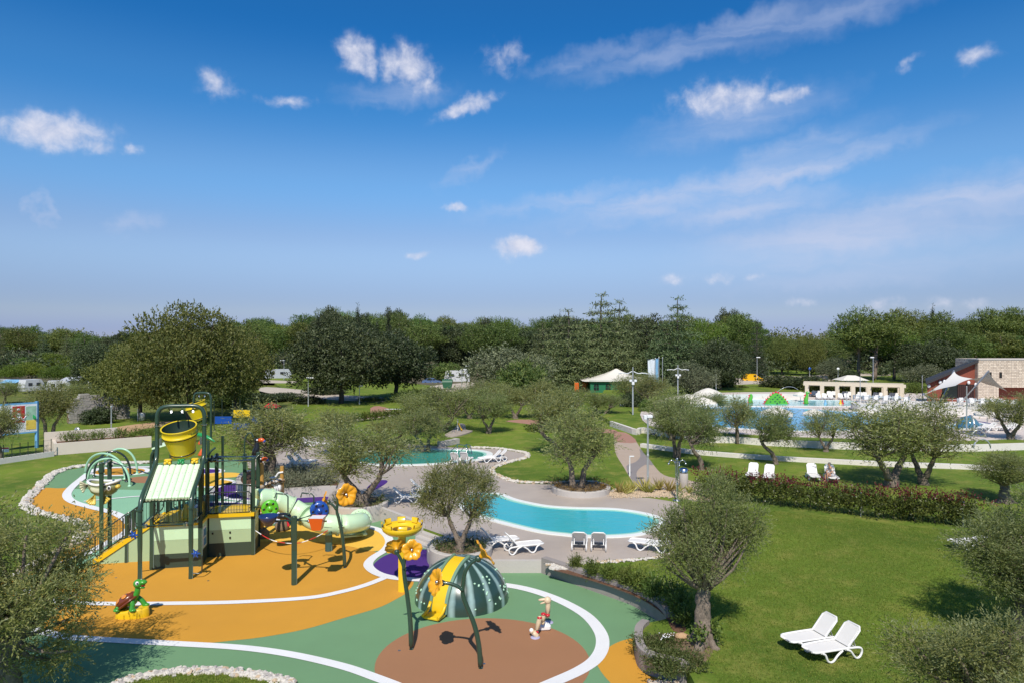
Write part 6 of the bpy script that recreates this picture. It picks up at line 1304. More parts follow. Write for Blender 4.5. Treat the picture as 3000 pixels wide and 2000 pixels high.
# shrubs along the curved retaining wall
for k, (x, y, s) in enumerate(((1690, 1668, .8), (1738, 1690, .95), (1782, 1704, 1.0), (1830, 1722, 1.1), (1878, 1742, 1.25), (1920, 1760, 1.2), (1975, 1778, 1.35), (1985, 1808, 1.2), (2000, 1838, 1.1))):
    if k == 0:
        me, _ = mass('foliage', '', [(0, 0, .32), (.1, .1, .3), (-.1, .05, .3)], 1500, .16, .035, 'leaf_shrub', 0, .75, 17, up=1.6); SHRUB = me
    c = G(x, y, ZL); t = thing('wall_shrub', ['feathery shrub at the deck corner, first along the curved wall', 'feathery shrub second along the curved wall from the deck', 'feathery shrub third along the curved wall from the deck', 'feathery shrub fourth along the curved wall from the deck', 'feathery shrub at the middle of the curved wall', 'feathery shrub just before the white boulder on the wall', 'tall feathery shrub left of the near olive trunk', 'dark feathery shrub close behind the end of the curved wall', 'last feathery shrub of the wall row, in the olive shade'][k], 'shrub', c, k * 1.3, 'shrubs along the curved wall'); s *= .78; t.scale = (s, s, s * .95); inst('foliage', SHRUB, t)
pts = px_path([(1610, 1665), (1700, 1690), (1800, 1722), (1880, 1755), (1945, 1800), (1972, 1846), (2010, 1846), (1990, 1790), (1920, 1742), (1820, 1708), (1700, 1672)], ZL, 3, True); sheet('planting_soil', pts, ZL + .006, 'soil')
pts = px_path([(1880, 1878), (1900, 1945), (1960, 1966), (2020, 1962), (2080, 1925), (2085, 1880), (2020, 1858), (1930, 1855)], ZL, 3, True); sheet('planting_soil', pts, ZL + .006, 'mulch')
me, _ = mass('ground_cover', '', [(G(x, y, ZL).x, G(x, y, ZL).y, .55) for (x, y) in ((1905, 1880), (1935, 1905), (1915, 1930), (1960, 1935), (1990, 1925), (1960, 1890), (2010, 1945), (1985, 1955), (1940, 1950))], 14000, .075, .03, 'leaf_groundcover', ZL - .06, .12, 23, up=.5); tag(inst('ground_cover', me), 'low green ground cover in the walled bed below the near olive', 'ground cover', kind='stuff')
# white flowers on the ground cover
rng = np.random.default_rng(4); mb = MB()
mat('petal_white', (.8, .8, .78), rough=.6)
for k in range(30): c = G(1950 + rng.normal() * 11, 1862 + rng.normal() * 5, ZL + .16 + rng.random() * .1); mb.ell(c, (.02, .02, .012), 6, 4)
tag(build(mb, 'white_blossom', 'petal_white'), 'tuft of tiny white blossoms beside the near olive', 'flowers', kind='stuff')
# ivy at the near olive foot
me, _ = mass('ivy', '', [(G(2075, 1880, ZL).x, G(2075, 1880, ZL).y, .22), (G(2090, 1890, ZL).x, G(2090, 1890, ZL).y, .2), (G(2050, 1900, ZL).x, G(2050, 1900, ZL).y, .2)], 900, .1, .07, 'leaf_shrub', ZL, .7, 25); tag(inst('ivy_plant', me), 'ivy climbing the foot of the near olive', 'plant')
# agaves by the path
for k, (x, y, s) in enumerate(((1812, 1444, 1.0), (1835, 1447, .8), (1850, 1440, .9), (1892, 1440, 1.1), (1905, 1444, .9), (1930, 1434, 1.0), (1958, 1438, 1.0), (1985, 1440, .7), (2020, 1444, .7))):
    if k == 0:
        rng = np.random.default_rng(9); n = 46; a = rng.random(n) * 6.28; t = rng.uniform(.5, 1.4, n); d = np.stack([np.cos(a) * np.cos(t), np.sin(a) * np.cos(t), np.sin(t)], 1); b = np.zeros((n, 3)); b[:, 0] = rng.normal(size=n) * .06; b[:, 1] = rng.normal(size=n) * .06
        AG = leaf_mesh('leaves', b, d, rng.uniform(.6, 1.0, n), rng.uniform(.06, .09, n), 'leaf_agave', rng)
    t = thing('spiky_plant', ['yellow-striped spiky plant nearest the back planter', 'yellow-striped spiky plant second from the back planter', 'yellow-striped spiky plant third from the back planter', 'yellow-striped spiky plant left at the foot of the path lamp', 'yellow-striped spiky plant right at the foot of the path lamp', 'yellow-striped spiky plant between path lamp and shower', 'yellow-striped spiky plant left at the shower foot', 'small spiky plant between shower and litter bin', 'small spiky plant right of the litter bin'][k], 'plant', G(x, y, ZL), k, 'spiky plants in the gravel bed'); t.scale = (s, s, s); inst('leaves', AG, t)
# planter fillings
for k, (P_, r) in enumerate(((PL_MID, .9), (PL_LEFT, 1.3), (PL_BACK, 1.5))):
    c = P_.location; me, _ = mass('planter_herbs', '', [(c.x + math.cos(a) * r, c.y + math.sin(a) * r * .9, .3) for a in [j * .7 for j in range(9)]], 1600, .12, .03, 'leaf_groundcover' if k < 2 else 'leaf_autumn', c.z + .36, .14, 40 + k, up=.5); tag(inst('planter_herbs', me), ['low herbs in the planter left of the blue pool', 'low herbs in the planter behind the slide', 'dry straw-coloured herbs in the far pool-edge planter'][k], 'plants', kind='stuff')
# photinia hedge
hp = smooth_path([G(x, y, ZL) for (x, y) in ((2065, 1452), (2160, 1468), (2260, 1478), (2400, 1493), (2520, 1510), (2640, 1523), (2740, 1532), (2860, 1545))], 5)
T = thing('red_tipped_hedge', 'long hedge of green leaves with red young tips across the lawn', 'hedge', hp[0])
rng = np.random.default_rng(77); cl, cr_ = [], []
for i, p in enumerate(hp):
    for _ in range(4): cl.append((p.x + rng.uniform(-.5, .5) - hp[0].x, p.y + rng.uniform(-.2, .5) - hp[0].y, rng.uniform(.45, 1.05), .55, .36, .38))
    for _ in range(2): cr_.append((p.x + rng.uniform(-.6, .6) - hp[0].x, p.y + rng.uniform(-.2, .4) - hp[0].y, rng.uniform(1.22, 1.45), .4, .3, .14))
b, d, l, w_ = clump_leaves(cl, 22000, .13, .06, rng, 5, up=.6, shell=.5); b[:, 2] = np.maximum(b[:, 2], .05); inst('foliage', leaf_mesh('foliage', b, d, l, w_, 'leaf_photinia', rng), T)
b, d, l, w_ = clump_leaves(cr_, 2600, .13, .06, rng, 5, up=1.2, shell=.4); inst('red_shoots', leaf_mesh('red_shoots', b, d, l, w_, 'leaf_red', rng), T)
mb = MB(); rr = random.Random(3)
for p in hp: mb.tube([p + Vector((rr.uniform(-.1, .1), .1, 0)), p + Vector((rr.uniform(-.2, .2), .1, .7))], .025, 5)
o = build(mb, 'stems', 'bark_dark', T); o['kind'] = 'stuff'
for k, i in enumerate((20, 33)):
    p = hp[i] + Vector((0, -.1, 0)); mb = MB(); mb.tube([p, p + Vector((0, 0, 1.25))], .04, 8); mb.ell(p + Vector((0, 0, 1.25)), .05, 8, 5); tag(build(mb, 'hedge_post', 'steel'), ['steel post inside the red-tipped hedge, left one', 'steel post at the right end of the red-tipped hedge'][k], 'post')
# thin hedge row behind the middle lawn
for k in range(20):
    t = k / 19; c = G(1000 + 200 * t, 1240 - 22 * t, ZL)
    if k == 0: SM, _ = mass('foliage', '', [(0, 0, .22)], 420, .16, .06, 'leaf_shrub', 0, 1.0, 55, up=1.5)
    t_ = thing('hedge_plant', 'small upright plant in the thin row before the pale path', 'plant', c, k * 2.1, 'thin row of young hedge plants'); inst('foliage', SM, t_)
# ------------------------------------------------------------------ sun loungers
def lounger_parts(T, back_deg):
    w = .62
    mb = MB(); ang = R(back_deg)
    hx = 1.22; top = Vector((hx + .72 * math.cos(ang), 0, .36 + .72 * math.sin(ang)))
    mb.box((.63, 0, .345), (1.2, w - .08, .025), bev=.01); o = build(mb, 'seat', 'sling_white', T, True)
    mb = MB()
    for s in (-1, 1): mb.tube(smooth_path([(.0, s * .2, .345), (.03, s * (w / 2 - .08), .35), (.12, s * (w / 2 - .02), .355), (.6, s * (w / 2), .36), (1.25, s * (w / 2), .36)], 3), .034, 7)
    mb.tube([(.0, -.2, .345), (.0, .2, .345)], .034, 7); build(mb, 'seat_frame', 'white_plastic', T, True)
    mb = MB(); d = (top - Vector((hx, 0, .36))); u = d.normalized(); Mx = Matrix.Rotation(-ang, 3, 'Y')
    mb.box(Vector((hx, 0, .365)) + d * .5, (.70, w - .1, .024), M=Mx, bev=.01); o = build(mb, 'backrest', 'sling_white', T, True)
    mb = MB(); P = [Vector((hx, -w / 2 + .02, .36)), Vector((hx, -w / 2 + .02, .36)) + d * .85, Vector((hx, -w / 2 + .1, .36)) + d * .99, Vector((hx, w / 2 - .1, .36)) + d * .99, Vector((hx, w / 2 - .02, .36)) + d * .85, Vector((hx, w / 2 - .02, .36))]
    mb.tube(P, .032, 7); build(mb, 'backrest_frame', 'white_plastic', T, True)
    for s in (-1, 1):
        y = s * (w / 2 + .01)
        mb = MB(); mb.tube(smooth_path([(.22, y, .34), (.36, y, .27), (.44, y, .1), (.54, y, .03), (.66, y, .06), (.8, y, .2), (.98, y, .32)], 4), .034, 7); build(mb, 'leg', 'white_plastic', T, True)
        mb = MB(); mb.tube(smooth_path([(1.08, y, .34), (1.26, y, .27), (1.4, y, .1), (1.5, y, .03), (1.62, y, .08), (1.68, y, .22), (1.6, y, .33), (1.25, y, .36)], 4), .034, 7); build(mb, 'leg', 'white_plastic', T, True)
    mb = MB(); q = Vector((hx, 0, .36)) + d * .45
    if back_deg > 12: mb.tube([q + Vector((0, -.22, -.02)), Vector((1.55, -.22, .3))], .018, 6); mb.tube([q + Vector((0, .22, -.02)), Vector((1.55, .22, .3))], .018, 6); mb.tube([Vector((1.55, -.3, .3)), Vector((1.55, .3, .3))], .02, 6); build(mb, 'back_support', 'white_plastic', T, True)
LPROTO = {}
def lounger(label, px, py, z, hdg, back=48, dx=.52, dy=-.33, group='white sun loungers'):
    """px, py: where the leg at local (dx, dy) meets the ground; hdg: direction from foot to head in degrees"""
    P = G(px, py, z); a = R(hdg); lx = P.x - (dx * math.cos(a) - dy * math.sin(a)); ly = P.y - (dx * math.sin(a) + dy * math.cos(a))
    if back not in LPROTO:
        t = thing('sun_lounger', label, 'sun lounger', (lx, ly, z), a, group); ROOTLOC[t.name] = Vector((0, 0, 0)); lounger_parts(t, back); LPROTO[back] = t; return t
    t = copy_tree(LPROTO[back]); t.location = (lx, ly, z); t.rotation_euler = (0, 0, a); t['label'] = label; t['group'] = group
    return t
lounger('white sun lounger on the near lawn, front one of the pair', 2432, 1943, ZL, 17); lounger('white sun lounger on the near lawn, rear left one of the pair', 2366, 1911, ZL, 17)
lounger('white sun lounger at the near pool edge, left one of the pair seen end-on', 1478, 1592, ZL + .004, 200); lounger('white sun lounger at the near pool edge, second from the round planter', 1548, 1606, ZL + .004, 200)
lounger('white sun lounger in the middle pair below the blue pool, left one', 1675, 1612, ZL + .004, 262, dx=1.5); lounger('white sun lounger in the middle pair below the blue pool, right one', 1732, 1613, ZL + .004, 262, dx=1.5)
lounger('white sun lounger below the blue pool half hidden by the near olive', 1872, 1612, ZL + .004, 335, 8); lounger('white sun lounger behind the near olive crown on the deck', 1960, 1590, ZL + .004, 325, 35)
lounger('white flat-footed sun lounger right of the forked olive, front one', 1165, 1474, ZL + .004, 187, 42, dx=1.5, dy=.33); lounger('white sun lounger right of the forked olive, rear one', 1215, 1447, ZL + .004, 187, 42, dx=1.5, dy=.33)
lounger('white sun lounger behind the long planter, front one of the pair', 846, 1371, ZL + .004, 176, 50, dx=1.5, dy=.33); lounger('white sun lounger behind the long planter, rear one of the pair', 866, 1363, ZL + .004, 176, 50, dx=1.5, dy=.33)
lounger('white sun lounger at the oval pool, left of the side-on pair', 1424, 1355, ZL + .004, 15, 45); lounger('white sun lounger at the oval pool, right of the side-on pair', 1442, 1352, ZL + .004, 15, 45)
lounger('white lounge chair before the oval pool, left one', 1318, 1362, ZL + .004, 255, 60, dx=1.5); lounger('white lounge chair before the oval pool, right one', 1346, 1360, ZL + .004, 255, 60, dx=1.5)
lounger('white sun lounger far left by the oval pool', 930, 1306, ZL + .004, 160, 30); lounger('white sun lounger far left by the oval pool, nearer the water', 965, 1310, ZL + .004, 20, 30)
lounger('white sun lounger on the back lawn, left of the left pair', 2216, 1404, ZL, 62, 55); lounger('white sun lounger on the back lawn, right of the left pair', 2264, 1410, ZL, 62, 55)
lounger('white sun lounger on the back lawn, left of the seated man', 2402, 1408, ZL, 78, 60); LM = lounger('white sun lounger on the back lawn under the seated man', 2456, 1412, ZL, 78, 60)
lounger('white sun lounger half hidden by the right-hand olive', 2835, 1612, ZL, 10, 8)

# man sitting on a lounger
def person():
    base = LM.location; a = LM.rotation_euler.z
    c = Vector(base) + Vector((math.cos(a), math.sin(a), 0)) * .75
    T = thing('person', 'person in a white shirt sitting sideways on a lounger, looking down', 'person', (c.x, c.y, ZL), R(180))
    def skin(name, pts, edges, m, sub=1):
        me = bpy.data.meshes.new(name); me.from_pydata([p[0] for p in pts], edges, []); me.materials.append(MATS[m]); o = bpy.data.objects.new(name, me); o.parent = T; COL.objects.link(o)
        sk = o.modifiers.new('skin', 'SKIN'); sk.use_smooth_shade = True
        for v, p in zip(me.skin_vertices[0].data, pts): v.radius = (p[1], p[1] if len(p) < 3 else p[2])
        me.skin_vertices[0].data[0].use_root = True
        ss = o.modifiers.new('sub', 'SUBSURF'); ss.levels = sub; ss.render_levels = sub
        return o
    mat('skin_tone', (.50, .27, .17), rough=.5); mat('shirt_white', (.70, .62, .58), rough=.8); mat('shorts_grey', (.45, .45, .48), rough=.8); mat('hair_grey', (.16, .14, .13), rough=.8)
    V = [((0, 0, .46), .15, .12), ((.03, 0, .62), .14, .10), ((.09, 0, .80), .15, .10), ((.14, 0, .93), .10, .08), ((.19, 0, 1.02), .05), ((.22, 0, 1.08), .06), ((.235, 0, 1.17), .085, .095), ((.23, 0, 1.25), .07)]
    E = [(i, i + 1) for i in range(7)]
    for s in (-1, 1):
        n = len(V); V += [((.02, s * .1, .45), .1), ((.25, s * .11, .47), .08), ((.44, s * .11, .47), .062), ((.44, s * .11, .27), .052), ((.42, s * .11, .08), .04), ((.50, s * .12, .035), .035), ((.58, s * .12, .025), .028)]
        E += [(0, n)] + [(n + i, n + i + 1) for i in range(6)]
        n = len(V); V += [((.12, s * .19, .88), .06), ((.19, s * .23, .70), .047), ((.32, s * .17, .60), .04), ((.42, s * .07, .62), .03), ((.47, s * .05, .63), .022)]
        E += [(3, n)] + [(n + i, n + i + 1) for i in range(4)]
    skin('body', V, E, 'skin_tone', 2)
    skin('shirt', [((0, 0, .50), .17, .14), ((.03, 0, .65), .165, .125), ((.09, 0, .80), .17, .12), ((.13, 0, .91), .12, .10)] + [((.13, .18, .88), .075), ((.17, .23, .74), .065), ((.13, -.18, .88), .075), ((.17, -.23, .74), .065)], [(0, 1), (1, 2), (2, 3), (3, 4), (4, 5), (3, 6), (6, 7)], 'shirt_white', 2)
    skin('shorts', [((0, 0, .46), .17, .13), ((.02, .1, .455), .115), ((.26, .11, .475), .098), ((.02, -.1, .455), .115), ((.26, -.11, .475), .098)], [(0, 1), (1, 2), (0, 3), (3, 4)], 'shorts_grey', 1)
    mb = MB(); mb.ell((.215, 0, 1.215), (.098, .09, .09), 12, 8); build(mb, 'hair', 'hair_grey', T, True)
    mb = MB(); mb.ell((.325, 0, 1.15), (.02, .014, .018), 6, 5); build(mb, 'nose', 'skin_tone', T, True)
    mb = MB(); mb.box((.5, 0, .65), (.03, .09, .15), bev=.008); tag(build(mb, 'phone', 'black', T, True), 'small dark handheld device')
    T.rotation_euler = (0, 0, R(195))
person()

# ------------------------------------------------------------------ lamps, shower, bins
mat('lamp_grey', (.50, .52, .53), rough=.4, metal=.6, var=.06); mat('lamp_white', (.74, .75, .75), rough=.4); mat('litter_stone', (.42, .38, .34), rough=.9, var=.2, scale=20, bump=.3)
def lamp_box(label, px, py, z, top, hw=.27, side=1, dbl=False):
    c = G(px, py, z); h = CAM_H - (top - HZ) / FOC * c.y - z
    T = thing('street_lamp', label, 'lamp post', c, group='box-headed street lamps')
    mb = MB(); mb.tube([c, c + Vector((0, 0, h * .5)), c + Vector((0, 0, h - .05))], [.075, .065, .05], 10); mb.lathe([(.075, 0), (.14, .01), (.14, .05), (.08, .08)], 12, c=c); mb.lathe([(.066, h * .45), (.08, h * .455), (.08, h * .48), (.06, h * .485)], 12, c=c); build(mb, 'pole', 'lamp_grey', T)
    mb = MB(); mb.box(c + Vector((side * hw * .6, 0, h - .06)), (hw * 2, .3, .2), bev=.04); hd = build(mb, 'lamp_head', 'lamp_white', T)
    if dbl: mb = MB(); mb.box(c + Vector((-side * hw * .9, 0, h - .12)), (hw * 1.2, .24, .3), bev=.04); build(mb, 'lamp_head', 'lamp_white', T)
lamp_box('slim grey path lamp with two box heads by the gravel bed', 1898, 1436, ZL, 1216, .18, 1, True)
lamp_box('street lamp with box head left of the dark oak', 903, 1200, 0, 1104, .55); lamp_box('far street lamp with box head among the left pines', 832, 1118, 0, 1054, .5, -1); lamp_box('street lamp under the dark oak with a pale foot', 1053, 1193, 0, 1128, .3); lamp_box('street lamp left of the grey dome oak, left one', 1353, 1150, 0, 1080, .55); lamp_box('street lamp left of the grey dome oak, taller right one', 1367, 1150, 0, 1070, .4)
lamp_box('street lamp behind the yellow van', 2218, 1122, ZL, 1045, .4); lamp_box('short street lamp left of the yellow van', 2168, 1116, ZL, 1064, .4); lamp_box('grey pole by the ruined wall and bush', 326, 1283, 0, 1188, .05); lamp_box('street lamp behind the white pergola', 2558, 1150, ZP, 1045, .3, -1)
def lamp_twin(label, px, py, z, top):
    c = G(px, py, z); h = CAM_H - (top - HZ) / FOC * c.y - z; T = thing('twin_arm_lamp', label, 'lamp post', c, group='twin-arm lamps')
    mb = MB(); mb.tube([c, c + Vector((0, 0, h))], [.10, .065], 12); build(mb, 'pole', 'lamp_grey', T); mb = MB(); mb.lathe([(.5, 0), (.5, .12), (.3, .2), (.12, .22)], 16, c=c); build(mb, 'foot', 'pale_concrete', T)
    for s in (-1, 1):
        mb = MB(); mb.tube(smooth_path([c + Vector((0, 0, h - .45)), c + Vector((s * .6, 0, h - .75)), c + Vector((s * 1.1, 0, h - .7)), c + Vector((s * 1.7, 0, h - .8))], 4), .05, 8); mb.ell(c + Vector((s * 1.35, 0, h - .72)), (.4, .11, .04), 12, 6); build(mb, 'lamp_arm', 'lamp_white', T)
        mb = MB(); mb.box(c + Vector((s * .28, -.1, h - 1.6)), (.3, .3, .28), bev=.04); build(mb, 'loudspeaker', 'lamp_white', T)
    mb = MB(); mb.box(c + Vector((0, -.16, h - 1.9)), (.3, .2, .35), bev=.03); build(mb, 'control_box', 'lamp_white', T)
lamp_twin('tall lamp with two curved arms near the white terrace wall', 1854, 1226, ZL, 1074); lamp_twin('tall lamp with two curved arms behind the flagpoles', 1986, 1168, ZL, 1068)
for k, (x, y, z, tp, lb) in enumerate(((2520, 1178, ZP, 1103, 'thin grey mast at the left end of the cafe railing'), (2481, 1172, ZP, 1146, 'short thin mast beside the shallow pool'), (2702, 1180, ZP, 1100, 'thin grey mast at the tip of the white sail'), (2832, 1280, ZP, 1132, 'grey mast on the terrace right of the large olives'), (2098, 1160, ZL, 1095, 'thin grey mast left of the parasols'), (2998, 1150, ZP, 1116, 'thin pipe on the stone building side'))):
    c = G(x, y, z); h = CAM_H - (tp - HZ) / FOC * c.y - z; mb = MB(); mb.tube([c, c + Vector((0, 0, h))], [.07, .05], 8); mb.lathe([(.07, 0), (.13, .01), (.13, .06), (.07, .08)], 10, c=c); mb.ell(c + Vector((0, 0, h)), .06, 8, 5); tag(build(mb, 'mast', 'lamp_grey'), lb, 'mast')
c = G(1984, 1464, ZL); T = thing('pool_shower', 'steel outdoor shower column with curved arms at the gravel bed', 'shower', c)
mb = MB(); mb.tube([c, c + Vector((0, 0, 2.35))], .055, 12); mb.ell(c + Vector((0, 0, 2.4)), (.06, .06, .1), 10, 6); mb.lathe([(.055, 0), (.3, .0), (.3, .02), (.055, .03)], 16, c=c); build(mb, 'column', 'steel', T)
for a in (0, math.pi, math.pi / 2, -math.pi / 2):
    d = Vector((math.cos(a), math.sin(a), 0)); mb = MB(); mb.tube(smooth_path([c + d * .1 + Vector((0, 0, .95)), c + d * .1 + Vector((0, 0, 2.0)), c + d * .18 + Vector((0, 0, 2.28)), c + d * .36 + Vector((0, 0, 2.35)), c + d * .5 + Vector((0, 0, 2.2))], 4), .022, 8); mb.lathe([(0, 2.2), (.05, 2.18), (.07, 2.1), (0, 2.1)], 10, c=c + d * .5); build(mb, 'shower_arm', 'steel', T)
c = G(2003, 1428, ZL); T = thing('litter_bin', 'round concrete litter bin with steel blue-topped cap beside the shower', 'litter bin', c); mb = MB(); mb.lathe([(.24, 0), (.27, .05), (.27, .95), (.22, .98)], 20, c=c); build(mb, 'body', 'litter_stone', T); mb = MB(); mb.lathe([(.27, .98), (.27, 1.22), (.22, 1.24)], 20, c=c); build(mb, 'collar', 'steel', T); mb = MB(); mb.lathe([(.22, 1.24), (.2, 1.27), (0, 1.28)], 20, c=c); build(mb, 'lid', 'play_navy', T)
c = G(417, 1232, 0); T = thing('litter_bin', 'grey litter bin on a post under the huge tree', 'litter bin', c); mb = MB(); mb.lathe([(.3, .1), (.34, .15), (.34, .9), (.3, 1.0), (0, 1.05)], 14, c=c); build(mb, 'body', 'lamp_grey', T); mb = MB(); mb.tube([c + Vector((-.55, 0, 0)), c + Vector((-.55, 0, 1.5))], .06, 8); build(mb, 'post', 'lamp_grey', T)
c = G(1845, 1393, ZL); mb = MB(); mb.tube([c, c + Vector((0, 0, 1.35))], .04, 8); mb.box(c + Vector((.13, 0, 1.36)), (.34, .1, .08), bev=.02); tag(build(mb, 'bollard_light', 'lamp_white'), 'small white L-shaped bollard light beside the curved path', 'bollard light')
# pool rails
T = thing('pool_rail', 'grey steel handrails over the oval pool edge', 'handrail', G(1350, 1330, ZL))
for dx in (0, 52):
    P = [G(1320 + dx * .55, 1322, ZL), at(1340 + dx * .5, 1300, G(1340, 1324, ZL).y), at(1366 + dx * .22, 1303, G(1340, 1326, ZL).y), G(1378 + dx * .1, 1330, ZL)]
    mb = MB(); mb.tube(P, .035, 8); mb.tube([P[1], Vector((P[1].x, P[1].y, ZL))], .03, 6); build(mb, 'rail', 'steel', T)
# white boulder and orange stone by the curved wall
q = random.Random(2)
for (x, y, r, m_, lb) in ((1925, 1762, .28, 'stone_white', 'white boulder on the curved wall planting'), (1996, 1868, .22, 'path_sand', 'orange flat stone beside the near olive trunk'), (1135, 1210, .5, 'stone_tan', 'pale boulder left of the park bench'), (1172, 1208, .5, 'stone_tan', 'pale boulder right of the park bench'), (2015, 1152, .9, 'stone_grey', 'grey boulder left of the white parasols')):
    c = G(x, y, ZL); mb = MB(); mb.ell(c + Vector((0, 0, r * .3)), (r, r * .7, r * .5), 12, 8, None, .25, q); tag(build(mb, 'boulder', m_), lb, 'boulder')
c = G(1153, 1208, ZL); T = thing('park_bench', 'pale slatted park bench between two boulders', 'bench', c)
for k in range(3): mb = MB(); mb.box(c + Vector((0, -.2 + k * .16, .48)), (2.2, .12, .05)); build(mb, 'seat_slat', 'lamp_white', T)
for s in (-.9, .9): mb = MB(); mb.box(c + Vector((s, 0, .23)), (.08, .45, .46)); build(mb, 'leg', 'lamp_grey', T)
# paved slab with a yellow stand-shower in the middle lawn
pts = px_path([(1303, 1275), (1325, 1262), (1345, 1243), (1362, 1245), (1366, 1260), (1385, 1264), (1350, 1276), (1320, 1280)], ZL, 3, True); mb = MB(); mb.prism(pts, ZL, ZL + .12); tag(build(mb, 'paved_patch', 'deck_concrete'), kind='structure')
c = G(1341, 1264, ZL); T = thing('foot_shower', 'yellow and grey foot shower on the small paved patch', 'shower', c + Vector((0, 0, .12))); mb = MB(); mb.tube([c + Vector((0, 0, .1)), c + Vector((0, 0, 1.3))], .06, 8); build(mb, 'column', 'lamp_grey', T); mb = MB(); mb.tube([c + Vector((.05, -.05, .9)), c + Vector((.45, -.3, .2))], .09, 8); build(mb, 'slide_tray', 'play_yellow', T)
wall('low_wall', 'short pale wall in the lawn above the oval pool', [G(1283, 1307, ZL), G(1300, 1306, ZL), G(1340, 1297, ZL)], .5, ZL, ZL + .45, 'pale_concrete')
T = thing('arch_bench', 'curved metal arch on the terrace edge, upper one', 'arch', G(2867, 1286, ZP)); 
def arch(label, x, y, z, w, h, first=None):
    c = G(x, y, z); mb = MB(); P = [c + Vector((math.cos(t) * w, 0, math.sin(t) * h)) for t in [math.pi * k / 14 for k in range(15)]]; mb.tube(P, .065, 8); return mb, c
mb, c = arch('', 2867, 1282, ZP, .65, .75); build(mb, 'arch', 'lamp_grey', T)
mb, c = arch('', 2877, 1312, ZP, .7, .75); tag(build(mb, 'arch_bench', 'lamp_grey'), 'curved metal arch on the grass strip, lower one', 'arch')
mb, c = arch('', 1912, 1284, ZL, .45, .5); tag(build(mb, 'arch_bench', 'black'), 'small dark metal arch by the upper white wall', 'arch')

# ------------------------------------------------------------------ stone borders
q = random.Random(14); STONES = {}
for mname in ('stone_white', 'stone_grey', 'stone_tan'):
    for k in range(4):
        mb = MB(); mb.ell((0, 0, 0), (1, .8, .62), 7, 5, None, .45, q); me = mb.mesh('stone', mname)
        for p in me.polygons: p.use_smooth = False
        STONES[(mname, k)] = me
def stone_pick(tan=.1): return STONES[(q.choices(('stone_white', 'stone_grey', 'stone_tan'), (.62, .38 - tan, tan))[0], q.randrange(4))]
def border(label, path, w, z, n, nind, r0, r1, tan=.1):
    P = path; L = [0]
    for a, b in zip(P, P[1:]): L.append(L[-1] + (b - a).length)
    T = thing('stone_border', label, 'stone border', (P[0].x, P[0].y, z)); items = []
    for k in range(n):
        s = q.random() * L[-1]; i = max(j for j in range(len(L)) if L[j] <= s); i = min(i, len(P) - 2); t = (s - L[i]) / max(L[i + 1] - L[i], 1e-6); c = P[i] * (1 - t) + P[i + 1] * t; d = (P[i + 1] - P[i]).normalized(); off = q.gauss(0, .33) * w * .6
        off = max(-w / 2, min(w / 2, off)); r = q.uniform(r0, r1); items.append((Vector((c.x - d.y * off, c.y + d.x * off, z + r * .28 + max(0, .5 - abs(off) / w) * .08)), r))
    items.sort(key=lambda it: -it[1] / it[0].y)
    for (c, r) in items[:nind]:
        o = inst('stone', stone_pick(tan), T, c - Vector((P[0].x, P[0].y, z)), (q.random() * .6, q.random() * .6, q.random() * 6.28), (r, r * q.uniform(.7, 1.1), r * q.uniform(.7, 1.0)))
    if n > nind:
        mb = MB()
        for (c, r) in items[nind:]: mb.ell(c, (r, r * q.uniform(.7, 1), r * .6), 6, 4, Matrix.Rotation(q.random() * 6, 3, 'Z'), .4, q)
        mb.s = [False] * len(mb.f); o = build(mb, 'small_stones', 'stone_white', T); o['kind'] = 'stuff'
border('white rubble stone edging round the left side of the splash pad', px_path([(440, 1355), (340, 1357), (255, 1364), (191, 1374), (150, 1392), (115, 1428), (80, 1462), (78, 1484), (110, 1502), (175, 1517), (234, 1533), (248, 1549), (236, 1578), (200, 1599), (120, 1645), (40, 1692)], 0, 5), .6, 0.0, 1300, 290, .08, .2)
border('white rubble stone edging round the grass island at the bottom', px_path([(318, 2030), (345, 2008), (420, 1987), (520, 1972), (620, 1969), (720, 1978), (812, 1996), (880, 2030)], 0, 5), .5, .02, 620, 290, .06, .13)
border('thin line of tan stones along the near deck edge', px_path([(1600, 1656), (1700, 1652), (1815, 1644), (1915, 1636), (1975, 1620)], ZL, 4), .25, ZL, 420, 60, .04, .09, .5)
border('tan stones between oval pool paving and the middle lawn', px_path([(1750, 1412), (1634, 1415), (1519, 1412), (1482, 1402), (1457, 1393), (1440, 1380), (1455, 1366), (1493, 1353), (1543, 1339), (1540, 1327), (1506, 1320), (1455, 1313), (1378, 1310)], ZL, 4), .4, ZL, 800, 150, .07, .15, .5)
border('white pebbles in the corner below the low kerb wall', [G(1890, 1998) + Vector((.1, -.2, 0)), G(1990, 2010)], .6, 0.0, 260, 160, .04, .09, .3)
# gravel of the spiky plant bed and small bed at the deck corner
mb = MB(); pth_ = px_path([(1800, 1448), (1880, 1446), (1960, 1447), (2060, 1458)], ZL, 5)
for k in range(1500):
    p = q.choice(pth_); r = q.uniform(.03, .09); mb.ell(p + Vector((q.uniform(-.5, .5), q.gauss(0, .45), .012 + r * .4)), (r, r * .8, r * .6), 5, 3, None, .3, q)
mb.s = [False] * len(mb.f); tag(build(mb, 'gravel', 'stone_tan'), 'tan gravel under the spiky plants', 'gravel', kind='stuff')
mb = MB()
for k in range(260): p = G(1640 + q.uniform(-28, 30), 1660 + q.uniform(-6, 8), ZL); r = q.uniform(.04, .11); mb.ell(p + Vector((0, 0, r * .4)), (r, r * .8, r * .6), 5, 3, None, .3, q)
mb.s = [False] * len(mb.f); tag(build(mb, 'gravel', 'stone_white'), 'white gravel at the deck corner', 'gravel', kind='stuff')

